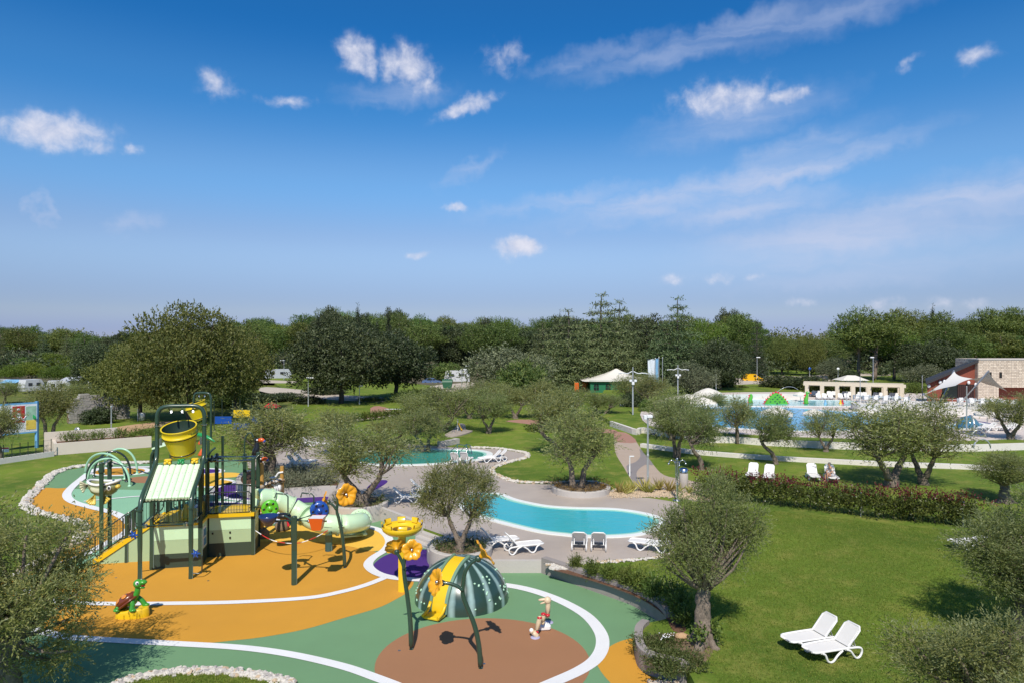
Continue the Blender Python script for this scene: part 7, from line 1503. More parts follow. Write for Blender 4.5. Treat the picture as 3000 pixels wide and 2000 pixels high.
# ------------------------------------------------------------------ left background: wall, billboard, fence, ruin, caravans
a, b = G(158, 1332), G(443, 1308)
T = thing('garden_planter_wall', 'long cream planter wall with a raised left end', 'wall', a)
mb = MB(); mb.beam(a + Vector((0, 0, .5)), b + Vector((0, 0, .5)), .25, 1.0); build(mb, 'front_wall', 'cream_wall', T)
n = (b - a).normalized(); s_ = Vector((-n.y, n.x, 0)); mb = MB(); mb.beam(a + s_ * .0 + n * .1 + Vector((0, 0, .495)), a + s_ * 2.6 + n * .1 + Vector((0, 0, .495)), .25, .99); build(mb, 'end_wall', 'cream_wall', T)
mb = MB(); mb.beam(a + s_ * 2.6 - n * .6 + Vector((0, 0, .85)), a + s_ * 2.6 + n * 5.0 + Vector((0, 0, .85)), .3, 1.7); build(mb, 'back_wall', 'cream_wall', T)
mb = MB(); mb.prism([a + s_ * .12, b + s_ * .12, b + s_ * 2.4, a + s_ * 2.4], .02, .85); build(mb, 'soil', 'soil', T)
me, _ = mass('planter_shrubs', '', [((a + n * k * .75 + s_ * .9).x, (a + n * k * .75 + s_ * .9).y, .45) for k in range(1, 17)], 6000, .2, .05, 'leaf_shrub', .85, .6, 61, up=1.3); tag(inst('planter_shrubs', me), 'spiky green shrubs filling the cream planter wall', 'shrubs', kind='stuff')
# billboard
mat('sign_blue', (.16, .42, .70), rough=.4); mat('print_white', (.76, .78, .80), rough=.4); mat('print_red', (.50, .02, .025), rough=.4); mat('print_food', (.62, .44, .28), rough=.4, var=.5, scale=1.4); mat('print_green', (.35, .55, .40), rough=.4, var=.5, scale=2); mat('print_yellow', (.78, .58, .10), rough=.4, var=.2, scale=3)
bl, br = G(-30, 1325), G(108, 1310); d = (br - bl).normalized(); nrm = Vector((d.y, -d.x, 0))
if nrm.y > 0: nrm = -nrm
T = thing('billboard', 'billboard with red logo panel and a yellow-green food picture', 'billboard', bl)
for p in (bl, br): mb = MB(); mb.beam(p, p + Vector((0, 0, 4.25)), .22, .22, (0, 1, 0)); build(mb, 'post', 'sign_blue', T)
W_ = (br - bl).length; z0_, z1_ = 1.55, 4.05
def bb(name, m, u0, u1, v0, v1, off, parent=None):
    mb = MB(); A = bl + d * (W_ * u0); B = bl + d * (W_ * u1); za, zb = z0_ + (z1_ - z0_) * v0, z0_ + (z1_ - z0_) * v1
    mb.beam(A + nrm * off + Vector((0, 0, (za + zb) / 2)), B + nrm * off + Vector((0, 0, (za + zb) / 2)), .03, zb - za); return build(mb, name, m, parent or T)
bd = bb('board', 'print_white', .01, .99, 0, 1, .12); bb('board_frame', 'sign_blue', 0, 1, 1.0, 1.06, .12); bb('board_frame', 'sign_blue', 0, 1, -.05, 0, .12)
bb('printed_picture', 'print_food', .03, .40, .05, .62, .142, bd); bb('red_logo_panel', 'print_red', .46, .72, .36, .95, .146, bd); bb('printed_picture', 'print_green', .75, .97, .42, .92, .142, bd); bb('printed_picture', 'print_yellow', .75, .97, .08, .42, .144, bd)
mb = MB(); cx = bl + d * (W_ * .585) + nrm * .165
for (u, v, ru, rv) in ((0, .62, .16, .20), (0, .98 - .15, .09, .10)): mb.ell(cx + Vector((0, 0, z0_ + (z1_ - z0_) * v)), (ru * 1.4, .012, rv), 14, 8, Matrix.Rotation(math.atan2(d.y, d.x), 3, 'Z'))
P = [cx + d * (t * 1.25) + Vector((0, 0, z0_ + (z1_ - z0_) * (.50 + .045 * math.sin(t * 16)) + t * .15)) for t in [-.5 + k / 40 for k in range(41)]]; mb.tube(P, .035, 5); P = [p - Vector((0, 0, .15)) for p in P[8:38]]; mb.tube(P, .022, 5); build(mb, 'white_lettering', 'print_white', bd)
mb = MB(); cx = bl + d * (W_ * .25) + nrm * .15; mb.ell(cx + Vector((0, 0, z0_ + .6)), (1.35, .015, .42), 20, 8, Matrix.Rotation(math.atan2(d.y, d.x), 3, 'Z')); build(mb, 'printed_plate', 'print_white', bd)
mb = MB(); cx = bl + d * (W_ * .9) + nrm * .155; mb.ell(cx + Vector((0, 0, z0_ + 1.35)), (.35, .012, .16), 14, 6, Matrix.Rotation(.5, 3, 'Y')); build(mb, 'printed_picture', 'leaf_plastic', bd)
# fence and small banner
T = thing('wire_fence', 'dark green wire fence along the pale edging at the left', 'fence', G(0, 1352)); A, B = G(-40, 1364), G(150, 1336)
for k in range(9):
    p = A + (B - A) * k / 8; mb = MB(); mb.tube([p, p + Vector((0, 0, 1.5))], .035, 6); build(mb, 'fence_post', 'pipe_dark', T)
mb = MB()
for h in (.2, .6, 1.0, 1.4): mb.tube([A + Vector((0, 0, h)), B + Vector((0, 0, h))], .008, 4)
o = build(mb, 'wires', 'pipe_dark', T); o['kind'] = 'stuff'
wall('low_wall', 'pale low edging wall along the wire fence', [A + Vector((0, .25, 0)), B + Vector((0, .25, 0))], .3, -.02, .42, 'white_wall')
c = at(13, 1316, G(13, 1335).y); mb = MB(); mb.box(c, (.75, .04, .4)); o = build(mb, 'small_banner', 'print_white'); tag(o, 'small white banner with a red top on the wire fence', 'banner'); mb = MB(); mb.box(c + Vector((0, -.03, .14)), (.75, .02, .12)); build(mb, 'red_stripe', 'print_red', o)
# round signs seen from behind
c = G(225, 1300); T = thing('round_road_signs', 'two round grey road signs one above the other on a post', 'road sign', c); mb = MB(); mb.tube([c, c + Vector((0, 0, 1.65))], .03, 8); build(mb, 'post', 'lamp_grey', T)
for z in (.72, 1.31): mb = MB(); mb.lathe([(0, .02), (.285, .02), (.285, -.02), (0, -.02)], 24, Matrix.Rotation(R(90), 3, 'X'), c + Vector((0, .06, z))); build(mb, 'sign_disc', 'lamp_grey', T)
# ruined rubble wall
T = thing('ruined_stone_wall', 'ruined grey rubble wall with a crumbling top left of the huge tree', 'stone wall', G(280, 1232)); A, B = G(196, 1240), G(372, 1224); q2 = random.Random(6); mb = MB(); n_ = 0; d = (B - A); Lw = d.length; d.normalize(); z = 0
while z < 3.4:
    hgt = q2.uniform(.16, .28); u = q2.uniform(0, .2)
    while u < Lw:
        w_ = q2.uniform(.25, .6); topz = 2.9 + .3 * math.sin(u * .9) - .9 * max(0, (1.2 - u)) - max(0, (u - Lw * .55)) * .2
        if z < topz: mb.box(A + d * (u + w_ / 2) + Vector((0, q2.uniform(-.05, .05), z + hgt / 2)), (w_ * .95, .6, hgt * .93), math.atan2(d.y, d.x) + q2.uniform(-.05, .05)); n_ += 1
        u += w_
    z += hgt
o = build(mb, 'rubble_stones', 'stone_grey', T); o['kind'] = 'stuff'
mb = MB(); mb.beam(A + Vector((0, .15, 1.2)), B + Vector((0, .15, 1.0)), .35, 2.2); build(mb, 'wall_core', 'rock_brown', T)
# caravans, tents
mat('timber_dark', (.045, .018, .014), rough=.5, var=.2); mat('caravan_white', (.58, .58, .58), rough=.4, dirt=.15, dcol=(.5, .5, .48)); mat('glass_dark', (.02, .025, .03), rough=.12); mat('awning_blue', (.20, .42, .62), rough=.6); mat('tyre', (.02, .02, .02), rough=.8); mat('tent_grey', (.42, .44, .47), rough=.7)
def caravan(label, px, py, z, L_, h, m='caravan_white', rz=0.0, awn=None):
    c = G(px, py, z); T = thing('caravan', label, 'caravan', c, rz); mb = MB()
    prof = [(-L_ / 2, .45), (-L_ / 2 - .1, 1.1), (-L_ / 2 + .25, h), (L_ / 2 - .6, h), (L_ / 2, 1.6), (L_ / 2 + .05, .45)]; n = len(prof); w = 1.1
    mb.add([Vector((x, -w, z_)) for (x, z_) in prof] + [Vector((x, w, z_)) for (x, z_) in prof], [tuple(range(n)), tuple(range(2 * n - 1, n - 1, -1))] + [((i + 1) % n, i, n + i, n + (i + 1) % n) for i in range(n)]); build(mb, 'body', m, T, True)
    for x in (-L_ * .22, L_ * .18): mb = MB(); mb.box((x, -w - .01, h * .66), (L_ * .2, .04, .55), bev=.02); build(mb, 'window', 'glass_dark', T, True)
    for s in (-1, 1): mb = MB(); mb.tube([(L_ * .05, s * w * .95, .34), (L_ * .05, s * w * .75, .34)], .34, 14); build(mb, 'wheel', 'tyre', T, True)
    if awn: mb = MB(); mb.add([Vector(p) for p in ((-L_ * .45, -w, h), (L_ * .45, -w, h), (L_ * .45, -w - 2, h - .5), (-L_ * .45, -w - 2, h - .5), (-L_ * .45, -w, h - .05), (L_ * .45, -w, h - .05), (L_ * .45, -w - 2, h - .55), (-L_ * .45, -w - 2, h - .55))], [(3, 2, 1, 0), (4, 5, 6, 7), (2, 3, 7, 6), (0, 4, 7, 3), (1, 2, 6, 5)]); build(mb, 'awning', awn, T, True)
caravan('grey tent trailer at the left end of the camp row', 14, 1140, 0, 3.6, 2.0, 'tent_grey'); caravan('caravan with a blue awning under the round pines', 56, 1143, 0, 3.6, 2.2, 'timber_dark', awn='awning_blue'); caravan('white camper van turned end-on beside the shaggy tree', 92, 1150, 0, 3.4, 2.5, rz=1.1); caravan('white motorhome between the shaggy tree and the dark tree', 172, 1150, 0, 3.6, 2.3, rz=.5); caravan('white caravan with a grey awning at the right end of the camp row', 236, 1142, 0, 4.6, 2.6, awn='tent_grey')
caravan('white camper with green windows left of the grey dome oak', 1340, 1122, 0, 5.5, 2.9); caravan('grey tent trailer among the left pine trunks', 815, 1112, 0, 6, 2.6, 'tent_grey', .3)
def hatch(c, name, label, cat, m, L_, h, rz, van=False, w=.88):
    T = thing(name, label, cat, c, rz); mb = MB()
    prof = [(-L_ / 2, .35), (-L_ / 2, h * .55), (-L_ / 2 + .12, h * .97), (-L_ / 2 + .4, h), (L_ * .12, h), (L_ * .27, h * .66), (L_ * .44, h * .56), (L_ / 2, h * .42), (L_ / 2, .35)] if van else [(-L_ / 2, .35), (-L_ / 2, h * .58), (-L_ * .40, h * .68), (-L_ * .28, h * .96), (-L_ * .05, h), (L_ * .12, h * .95), (L_ * .26, h * .66), (L_ * .45, h * .56), (L_ / 2, h * .4), (L_ / 2, .35)]
    n = len(prof); mb.add([Vector((x, -w, z_)) for (x, z_) in prof] + [Vector((x, w, z_)) for (x, z_) in prof], [tuple(range(n)), tuple(range(2 * n - 1, n - 1, -1))] + [((i + 1) % n, i, n + i, n + (i + 1) % n) for i in range(n)]); build(mb, 'body', m, T, True)
    ws = [(L_ * .0, L_ * .12)] if van else [(-L_ * .25, L_ * .02), (L_ * .04, L_ * .18)]
    for (x0, x1) in ws:
        for s in (-1, 1): mb = MB(); mb.box(((x0 + x1) / 2, s * (w + .005), h * .79), (x1 - x0, .03, h * .2), bev=.01); build(mb, 'window', 'glass_dark', T, True)
    mb = MB(); x0, z0, x1, z1 = (L_ * .135, h * .97, L_ * .265, h * .69) if van else (L_ * .125, h * .93, L_ * .255, h * .68); mb.beam((x0 + .02, 0, z0 + .01), (x1 + .02, 0, z1 + .01), w * 1.7, .03); build(mb, 'windscreen', 'glass_dark', T, True)
    for x in (-L_ * .31, L_ * .31):
        for s in (-1, 1): mb = MB(); mb.tube([(x, s * (w + .02), .32), (x, s * (w - .2), .32)], .32, 16); wh = build(mb, 'tyre', 'tyre', T, True); mb = MB(); mb.tube([(x, s * (w + .035), .32), (x, s * (w + .01), .32)], .18, 12); build(mb, 'rim', 'lamp_grey', wh, True)
    for s in (-.6, .6): mb = MB(); mb.box((L_ / 2, s * w, h * .38), (.06, .3, .16), bev=.02); build(mb, 'headlight', 'lamp_white', T, True); mb = MB(); mb.box((-L_ / 2, s * w * 1.25, h * .5), (.05, .14, .3)); build(mb, 'tail_light', 'play_red', T, True)
mat('van_yellow', (.78, .42, .005), rough=.25, coat=.4); mat('car_blue', (.10, .16, .30), rough=.25, coat=.4); mat('car_silver', (.38, .42, .48), rough=.25, metal=.4, coat=.4)
hatch(G(2205, 1120, ZL), 'yellow_van', 'yellow delivery van parked by the dark shrubs', 'van', 'van_yellow', 4.3, 1.9, -.12, True); hatch(G(2232, 1113, ZL), 'parked_car', 'silver blue car parked behind the yellow van', 'car', 'car_silver', 4.4, 1.55, -.1); hatch(G(2128, 1117, ZL), 'parked_car', 'blue car half hidden by trees left of the yellow van', 'car', 'car_blue', 4.3, 1.5, 1.2); hatch(G(1265, 1126, 0), 'parked_car', 'dark blue car parked left of the green skip', 'car', 'car_blue', 4.3, 1.5, .1)
c = G(1311, 1140, ZL); T = thing('rubbish_skip', 'dark green wheeled rubbish container by the pale road', 'rubbish container', c); mb = MB(); vs = [Vector((sx * w, sy * .6, z)) + c for (w, z) in ((.7, .25), (.95, 1.35)) for (sx, sy) in ((-1, -1), (1, -1), (1, 1), (-1, 1))]; mb.add(vs, [(3, 2, 1, 0), (0, 1, 5, 4), (1, 2, 6, 5), (2, 3, 7, 6), (3, 0, 4, 7), (4, 5, 6, 7)]); mat('skip_green', (.02, .10, .05), rough=.5); build(mb, 'bin', 'skip_green', T); mb = MB(); mb.lathe([(.62, -.95), (.62, .95)], 10, Matrix.Rotation(R(90), 3, 'Y'), c + Vector((0, 0, 1.3)), a0=math.pi / 2, a1=math.pi * 1.5); mb.lathe([(.0, .95), (.62, .95)], 10, Matrix.Rotation(R(90), 3, 'Y'), c + Vector((0, 0, 1.3)), a0=math.pi / 2, a1=math.pi * 1.5); build(mb, 'lid', 'skip_green', T)

# far play frame behind the planter olive
c = G(720, 1262); T = thing('climbing_frame', 'far climbing frame with blue panels, yellow board and red roof', 'play structure', c)
for (x, y) in ((-3.4, 0), (-1.4, 0), (.6, 0), (2.6, 0), (-3.4, 2), (-1.4, 2), (.6, 2), (2.6, 2)): mb = MB(); mb.tube([c + Vector((x, y, 0)), c + Vector((x, y, 3.3))], .06, 6); build(mb, 'post', 'pipe_dark', T)
for (x, z, m_) in ((-2.4, 1.2, 'play_blue'), (1.6, 1.2, 'play_blue'), (-.4, 1.9, 'play_yellow'), (-.4, .5, 'play_blue')): mb = MB(); mb.box(c + Vector((x, -.05, z)), (1.8, .06, .8), bev=.02); build(mb, 'panel', m_, T)
for x in (2.4,): mb = MB(); p = c + Vector((x, 1, 2.5)); mb.add([p + Vector(v) for v in ((-.8, -.8, 0), (.8, -.8, 0), (.8, .8, 0), (-.8, .8, 0), (0, 0, .6))], [(0, 1, 4), (1, 2, 4), (2, 3, 4), (3, 0, 4), (3, 2, 1, 0)]); build(mb, 'roof', 'play_red', T)
mb = MB(); mb.beam(c + Vector((2.7, 0, 1.5)), c + Vector((4.6, -.8, .2)), .6, .08); build(mb, 'slide', 'play_yellow', T)

# ------------------------------------------------------------------ right background
# green pavilion
mat('tent_green', (.015, .16, .07), rough=.6, var=.1); mat('canvas_white', (.68, .64, .56), rough=.7, var=.05, dirt=.1, dcol=(.5, .47, .42))
c = G(1835, 1150, ZL); T = thing('garden_pavilion', 'green-walled pavilion tent with a cream pointed roof', 'pavilion', c)
cx, cy = c.x, c.y + 5; hw_ = 6.2; eave = 2.0
mb = MB(); mb.box((cx, cy, ZL + eave / 2), (hw_ * 2, 9, eave)); build(mb, 'wall', 'tent_green', T)
mb = MB(); rings = []
for (f, z) in ((1.05, eave), (.8, eave + .28), (.55, eave + .62), (.32, eave + 1.1), (.16, eave + 1.55), (.07, eave + 1.85), (.03, eave + 2.0)):
    rings.append([(cx - 1.0 + math.copysign(min(1, abs(math.cos(a)) * 1.35), math.cos(a)) * hw_ * f, cy + math.copysign(min(1, abs(math.sin(a)) * 1.35), math.sin(a)) * 4.8 * f, ZL + z) for a in [2 * math.pi * k / 24 for k in range(24)]])
mb.add([Vector(p) for r_ in rings for p in r_], [(i * 24 + j, i * 24 + (j + 1) % 24, (i + 1) * 24 + (j + 1) % 24, (i + 1) * 24 + j) for i in range(len(rings) - 1) for j in range(24)], True); mb.add([Vector(p) for p in rings[-1]], [tuple(range(24))]); build(mb, 'roof', 'canvas_white', T)
mb = MB(); mb.box((cx, cy, ZL + eave + .02), (hw_ * 2.06, 9.3, .22)); build(mb, 'valance', 'tent_green', T)
for k in range(6):
    x = cx - hw_ + (k + .5) * hw_ * 2 / 6; mb = MB(); vs = [(x - .45, .4), (x + .45, .4), (x + .45, 1.15)] + [(x + .45 * math.cos(t), 1.15 + .45 * math.sin(t)) for t in [math.pi * j / 8 for j in range(1, 8)]] + [(x - .45, 1.15)]
    mb.add([Vector((p[0], cy - 4.52, ZL + p[1])) for p in vs], [tuple(range(len(vs)))]); wn = build(mb, 'arched_window', 'glass_dark', T); mb = MB(); mb.box((x, cy - 4.54, ZL + 1.0), (.05, .03, 1.2)); mb.box((x, cy - 4.54, ZL + 1.0), (.9, .03, .05)); build(mb, 'glazing_bar', 'tent_green', wn)
for (x, y, lb) in ((1690, 1148, 'orange play tunnel panel under the cedars, left one'), (1712, 1146, 'orange play panel under the cedars, middle one'), (1725, 1144, 'orange play panel under the cedars, right one')):
    c = G(x, y, ZL); T = thing('orange_play_panel', lb, 'play panel', c); mb = MB(); mb.box(c + Vector((0, 0, .9)), (.7, .3, 1.6), bev=.08); build(mb, 'panel', 'play_orange', T); mb = MB(); mb.tube([c + Vector((-.4, 0, 0)), c + Vector((-.4, 0, 2))], .06, 6); build(mb, 'post', 'bamboo', T)
# flags
mat('flag_white', (.66, .70, .74), rough=.8, var=.1); mat('flag_blue', (.22, .44, .66), rough=.8, var=.1)
for k, (x, y, tp) in enumerate(((1920, 1160, 1050), (1930, 1158, 1048), (1941, 1156, 1048))):
    c = G(x, y, ZL); h = CAM_H - (tp - HZ) / FOC * c.y - ZL; T = thing('flagpole', ['flagpole with a white vertical banner', 'flagpole with a light blue vertical banner', 'bare flagpole, right of the three'][k], 'flagpole', c); mb = MB(); mb.tube([c, c + Vector((0, 0, h))], [.07, .05], 8); build(mb, 'pole', 'lamp_grey', T); mb = MB(); mb.ell(c + Vector((0, 0, h + .05)), .09, 8, 6); build(mb, 'finial', 'lamp_white', T)
    if k < 2:
        n1, n2 = 8, 12; w_ = 1.15 if k == 0 else .55; vs = [c + Vector((-.08 - w_ * i / n1, .12 * math.sin(i * 1.1 + j * .35) + .0, h - .15 - (h * .62) * j / n2 + .12 * math.sin(i * .6) - (.25 * i / n1 if j == n2 else 0) * (1 if k else -1))) for j in range(n2 + 1) for i in range(n1 + 1)]
        mb = MB(); mb.add(vs, [(j * (n1 + 1) + i, j * (n1 + 1) + i + 1, (j + 1) * (n1 + 1) + i + 1, (j + 1) * (n1 + 1) + i) for j in range(n2) for i in range(n1)], True); build(mb, 'banner', 'flag_white' if k == 0 else 'flag_blue', T); mb = MB(); mb.tube([c + Vector((0, 0, h - .1)), c + Vector((-w_ - .1, 0, h - .1))], .025, 6); build(mb, 'banner_bar', 'lamp_grey', T)
# parasols
def parasol(label, px, py, z, w, top, tier=True):
    c = G(px, py, z); h = CAM_H - (top - HZ) / FOC * c.y - z; r = w * c.y / FOC; T = thing('parasol', label, 'parasol', c, group='cream parasols at the large pool'); mb = MB(); mb.tube([c, c + Vector((0, 0, h - .1))], .035, 8); build(mb, 'pole', 'lamp_white', T); mb = MB(); mb.lathe([(.0, .12), (.35, .1), (.4, 0)], 12, c=c); build(mb, 'base', 'lamp_grey', T)
    mb = MB(); mb.lathe([(r, h - r * .42), (r * .98, h - r * .36), (r * .55, h - r * .16), (r * .2, h - r * .04), (0, h)], 8, c=c, smooth=False); build(mb, 'canopy', 'canvas_white', T)
    mb = MB(); mb.lathe([(r, h - r * .55), (r, h - r * .42)], 8, c=c, smooth=False); build(mb, 'valance', 'canvas_white', T)
for (x, y, z, w, tp, lb) in ((2075, 1178, ZP, 40, 1135, 'cream parasol farthest left by the pool, upper one'), (2058, 1186, ZP, 34, 1144, 'cream parasol overlapping the upper left one'), (2015, 1195, ZP, 48, 1153, 'wide cream parasol nearest the lamp, left of the pool'), (2060, 1205, ZP, 45, 1162, 'cream parasol in front of the left parasol group'), (1990, 1205, ZP, 34, 1162, 'cream parasol half hidden by the left olives'), (2275, 1235, ZP, 48, 1190, 'cream parasol before the pool behind the crooked olive'), (2385, 1245, ZP, 34, 1197, 'cream parasol left before the big pool centre'), (2545, 1250, ZP, 34, 1200, 'cream parasol right before the big pool centre'), (2892, 1252, ZP, 34, 1198, 'cream parasol at the right by the bubble pool'), (2345, 1175, ZP, 22, 1146, 'low white parasol left of the pergola'), (2975, 1235, ZP, 28, 1195, 'cream parasol at the right edge')): parasol(lb, x, y, z, w, tp)
# curved white wall behind the shallow pool
wall('pool_wall', 'curved white wall behind the dinosaur pool', px_path([(2070, 1174), (2150, 1171), (2250, 1169), (2360, 1169)], ZP, 4), .5, ZP, ZP + .85, 'white_wall')
# dinosaur
mat('dino_green', (.10, .42, .04), **GLOSS); mat('dino_dark', (.01, .12, .04), **GLOSS); mat('dino_red', (.55, .015, .03), **GLOSS)
c = G(2273, 1182, ZP); T = thing('dinosaur_hump', 'green spotted dinosaur back with red spikes in the shallow pool', 'play figure', c)
Wd, Hd = 1.6, 1.55; outl = [(-1, 0), (-.9, .22), (-.72, .45), (-.5, .7), (-.28, .9), (0, 1.0), (.25, .93), (.5, .7), (.72, .45), (.9, .2), (1, 0)]
mb = MB(); n = len(outl)
for (y, s) in ((-.55, .93), (0, 1.0), (.55, .93)): mb.v += [c + Vector((x * Wd * s, y, z * Hd * s)) for (x, z) in outl]
for k in range(2):
    for i in range(n - 1): mb.f.append((k * n + i, (k + 1) * n + i, (k + 1) * n + i + 1, k * n + i + 1)); mb.s.append(True); mb.mi.append(0)
mb.f.append(tuple(range(n))); mb.s.append(False); mb.mi.append(0); mb.f.append(tuple(range(3 * n - 1, 2 * n - 1, -1))); mb.s.append(False); mb.mi.append(0); build(mb, 'body', 'dino_green', T)
for k in range(13):
    t = k / 12 * (n - 1); i = min(int(t), n - 2); f = t - i; x = outl[i][0] * (1 - f) + outl[i + 1][0] * f; z = outl[i][1] * (1 - f) + outl[i + 1][1] * f; nx = Vector((x * .8, 0, .35 + z)).normalized(); p = c + Vector((x * Wd, 0, z * Hd)); tn = Vector((nx.z, 0, -nx.x)); mb = MB()
    mb.add([p - tn * .16 + Vector((0, -.14, 0)), p + tn * .16 + Vector((0, -.14, 0)), p + nx * .28, p - tn * .16 + Vector((0, .14, 0)), p + tn * .16 + Vector((0, .14, 0))], [(0, 1, 2), (4, 3, 2), (1, 4, 2), (3, 0, 2)]); build(mb, 'spike', 'dino_red', T)
for (x, z) in ((0, .85), (-.2, .66), (.2, .68), (-.42, .48), (0, .48), (.4, .5), (-.62, .24), (-.22, .25), (.22, .24), (.62, .24), (-.02, .1)): mb = MB(); mb.ell(c + Vector((x * Wd * .95, -.52, z * Hd * .95)), (.17, .05, .13), 10, 6); build(mb, 'spot', 'dino_dark', T)
for (x, y, h, lb, hd) in ((2363, 1184, 1.55, 'green dinosaur head and neck with red spikes in the shallow pool', 1), (2200, 1181, 1.35, 'green dinosaur tail tip in the shallow pool', 0)):
    c = G(x, y, ZP); T = thing('dinosaur_figure', lb, 'play figure', c); mb = MB(); mb.tube(smooth_path([c, c + Vector((-.1, 0, h * .4)), c + Vector((.05, 0, h * .75)), c + Vector((.05 if hd else -.1, 0, h))], 4), [.34, .33, .32, .3, .28, .27, .25, .23, .21, .19, .17, .15, .14 if hd else .03], 10)
    if hd: mb.ell(c + Vector((.18, 0, h * 1.05)), (.32, .2, .19), 12, 8)
    build(mb, 'neck' if hd else 'tail', 'dino_green', T)
    for k in range(4): mb = MB(); p = c + Vector((-.3 + .04 * k, 0, h * (.15 + .22 * k))); mb.add([p + Vector((.1, -.12, -.2)), p + Vector((.1, .12, -.2)), p + Vector((.1, 0, .22)), p + Vector((-.25, 0, .02))], [(0, 2, 3), (1, 3, 2), (0, 3, 1), (0, 1, 2)]); build(mb, 'spike', 'dino_red', T)
    if hd: mb = MB(); mb.ell(c + Vector((.5, -.05, h * 1.0)), (.16, .16, .12), 8, 6); build(mb, 'snout', 'play_orange', T); mb = MB(); mb.ell(c + Vector((.2, -.22, h * 1.12)), .08, 8, 6); build(mb, 'eye', 'eye_white', T)
# fountain arc over the pool
mb = MB(); P = smooth_path([at(2258, 1160, 108), at(2295, 1135, 108), at(2320, 1132, 108), at(2338, 1140, 108)], 5); mb.tube(P, .03, 6); mat('water_jet', (.40, .48, .54), rough=.15); tag(build(mb, 'water_jet', 'water_jet'), 'thin arc of water over the shallow pool', 'water jet')
for (x, m_, lb) in ((2418, 'awning_blue', 'small pale blue water toy standing in the shallow pool'), (2462, 'play_yellow', 'small yellow water toy standing in the shallow pool'), (2468, 'play_red', 'small red ball toy in the shallow pool')):
    c = G(x, 1183, ZP); mb = MB(); mb.lathe([(.22, .05), (.19, .2), (.1, .32), (.13, .45), (.08, .6), (0, .64)], 10, c=c); tag(build(mb, 'water_toy', m_), lb, 'water toy')
# pergola with cream canopies and loungers
mat('pergola_cream', (.64, .56, .43), rough=.6, var=.04)
A, B = G(2364, 1163, ZP), G(2642, 1172, ZP); T = thing('white_pergola', 'long cream pergola with square columns behind the pool', 'pergola', A); d = (B - A); Lp = d.length; d.normalize(); nb = Vector((-d.y, d.x, 0)); hp_ = 1.85
for k in range(7):
    p = A + d * (Lp * k / 6)
    for s in (0, 3.0): mb = MB(); mb.box(p + nb * s + Vector((0, 0, hp_ / 2)), (.55, .55, hp_), math.atan2(d.y, d.x)); build(mb, 'column', 'pergola_cream', T)
for s in (0, 3.0): mb = MB(); mb.beam(A - d * .5 + nb * s + Vector((0, 0, hp_ + .23)), B + d * .5 + nb * s + Vector((0, 0, hp_ + .23)), .5, .45); build(mb, 'beam', 'pergola_cream', T)
for k in (0, 2, 4, 5):
    for j in range(6): p = A + d * (Lp * (k + .5) / 6); mb = MB(); mb.beam(p - d * (Lp * .06) + nb * (.0 + j * .5 - .5) + Vector((0, 0, hp_ + .02 + .12 * (j == 0))), p + d * (Lp * .06) + nb * (.0 + j * .5 - .5) + Vector((0, 0, hp_ + .02 + .12 * (j == 0))), .46, .07); build(mb, 'canopy_slat', 'pergola_cream', T)
me, _ = mass('pergola_hedge', '', [((A + d * (Lp * k / 24) + nb * 4.4).x, (A + d * (Lp * k / 24) + nb * 4.4).y, .8) for k in range(25)], 9000, .3, .13, 'leaf_shrub', ZP, 1.9, 81); tag(inst('pergola_hedge', me), 'trimmed green hedge behind the cream pergola', 'hedge', kind='stuff')
LC = None
for k in range(6):
    for j in range(2):
        p = A + d * (Lp * (k + .36 + .3 * j) / 6) + nb * .6
        t = copy_tree(LPROTO[48]); t.location = p; t.rotation_euler = (0, 0, math.atan2(nb.y, nb.x) - .15); t['label'] = ('left' if j == 0 else 'right') + ' lounger in the ' + ('first', 'second', 'third', 'fourth', 'fifth', 'sixth')[k] + ' pergola bay from the left'; t['group'] = 'loungers under the pergola'
for k in range(5):
    t = copy_tree(LPROTO[48]); p = G(2405 + k * 18 + (k > 2) * 12, 1172, ZP); t.location = p; t.rotation_euler = (0, 0, 1.4); t['label'] = 'low cream lounger in the row before the pergola'; t['group'] = 'loungers before the pergola'
# small cream canopy hut behind
c = G(2598, 1150, ZP) + Vector((0, 12, 0)); T = thing('canopy_hut', 'small cream canvas hut with peaked roof behind the pergola', 'hut', c); mb = MB(); mb.box(c + Vector((0, 0, .7)), (4.4, 3.2, 1.5)); build(mb, 'wall', 'canvas_white', T); mb = MB(); mb.add([c + Vector(v) for v in ((-2.5, -1.9, 1.42), (2.5, -1.9, 1.42), (2.5, 1.9, 1.42), (-2.5, 1.9, 1.42), (-.6, 0, 2.3), (.9, 0, 2.25))], [(0, 1, 5, 4), (1, 2, 5), (2, 3, 4, 5), (3, 0, 4)]); build(mb, 'roof', 'canvas_white', T); mb = MB(); mb.box(c + Vector((1.1, -1.63, 1.0)), (1.4, .06, .5)); build(mb, 'window', 'glass_dark', T)
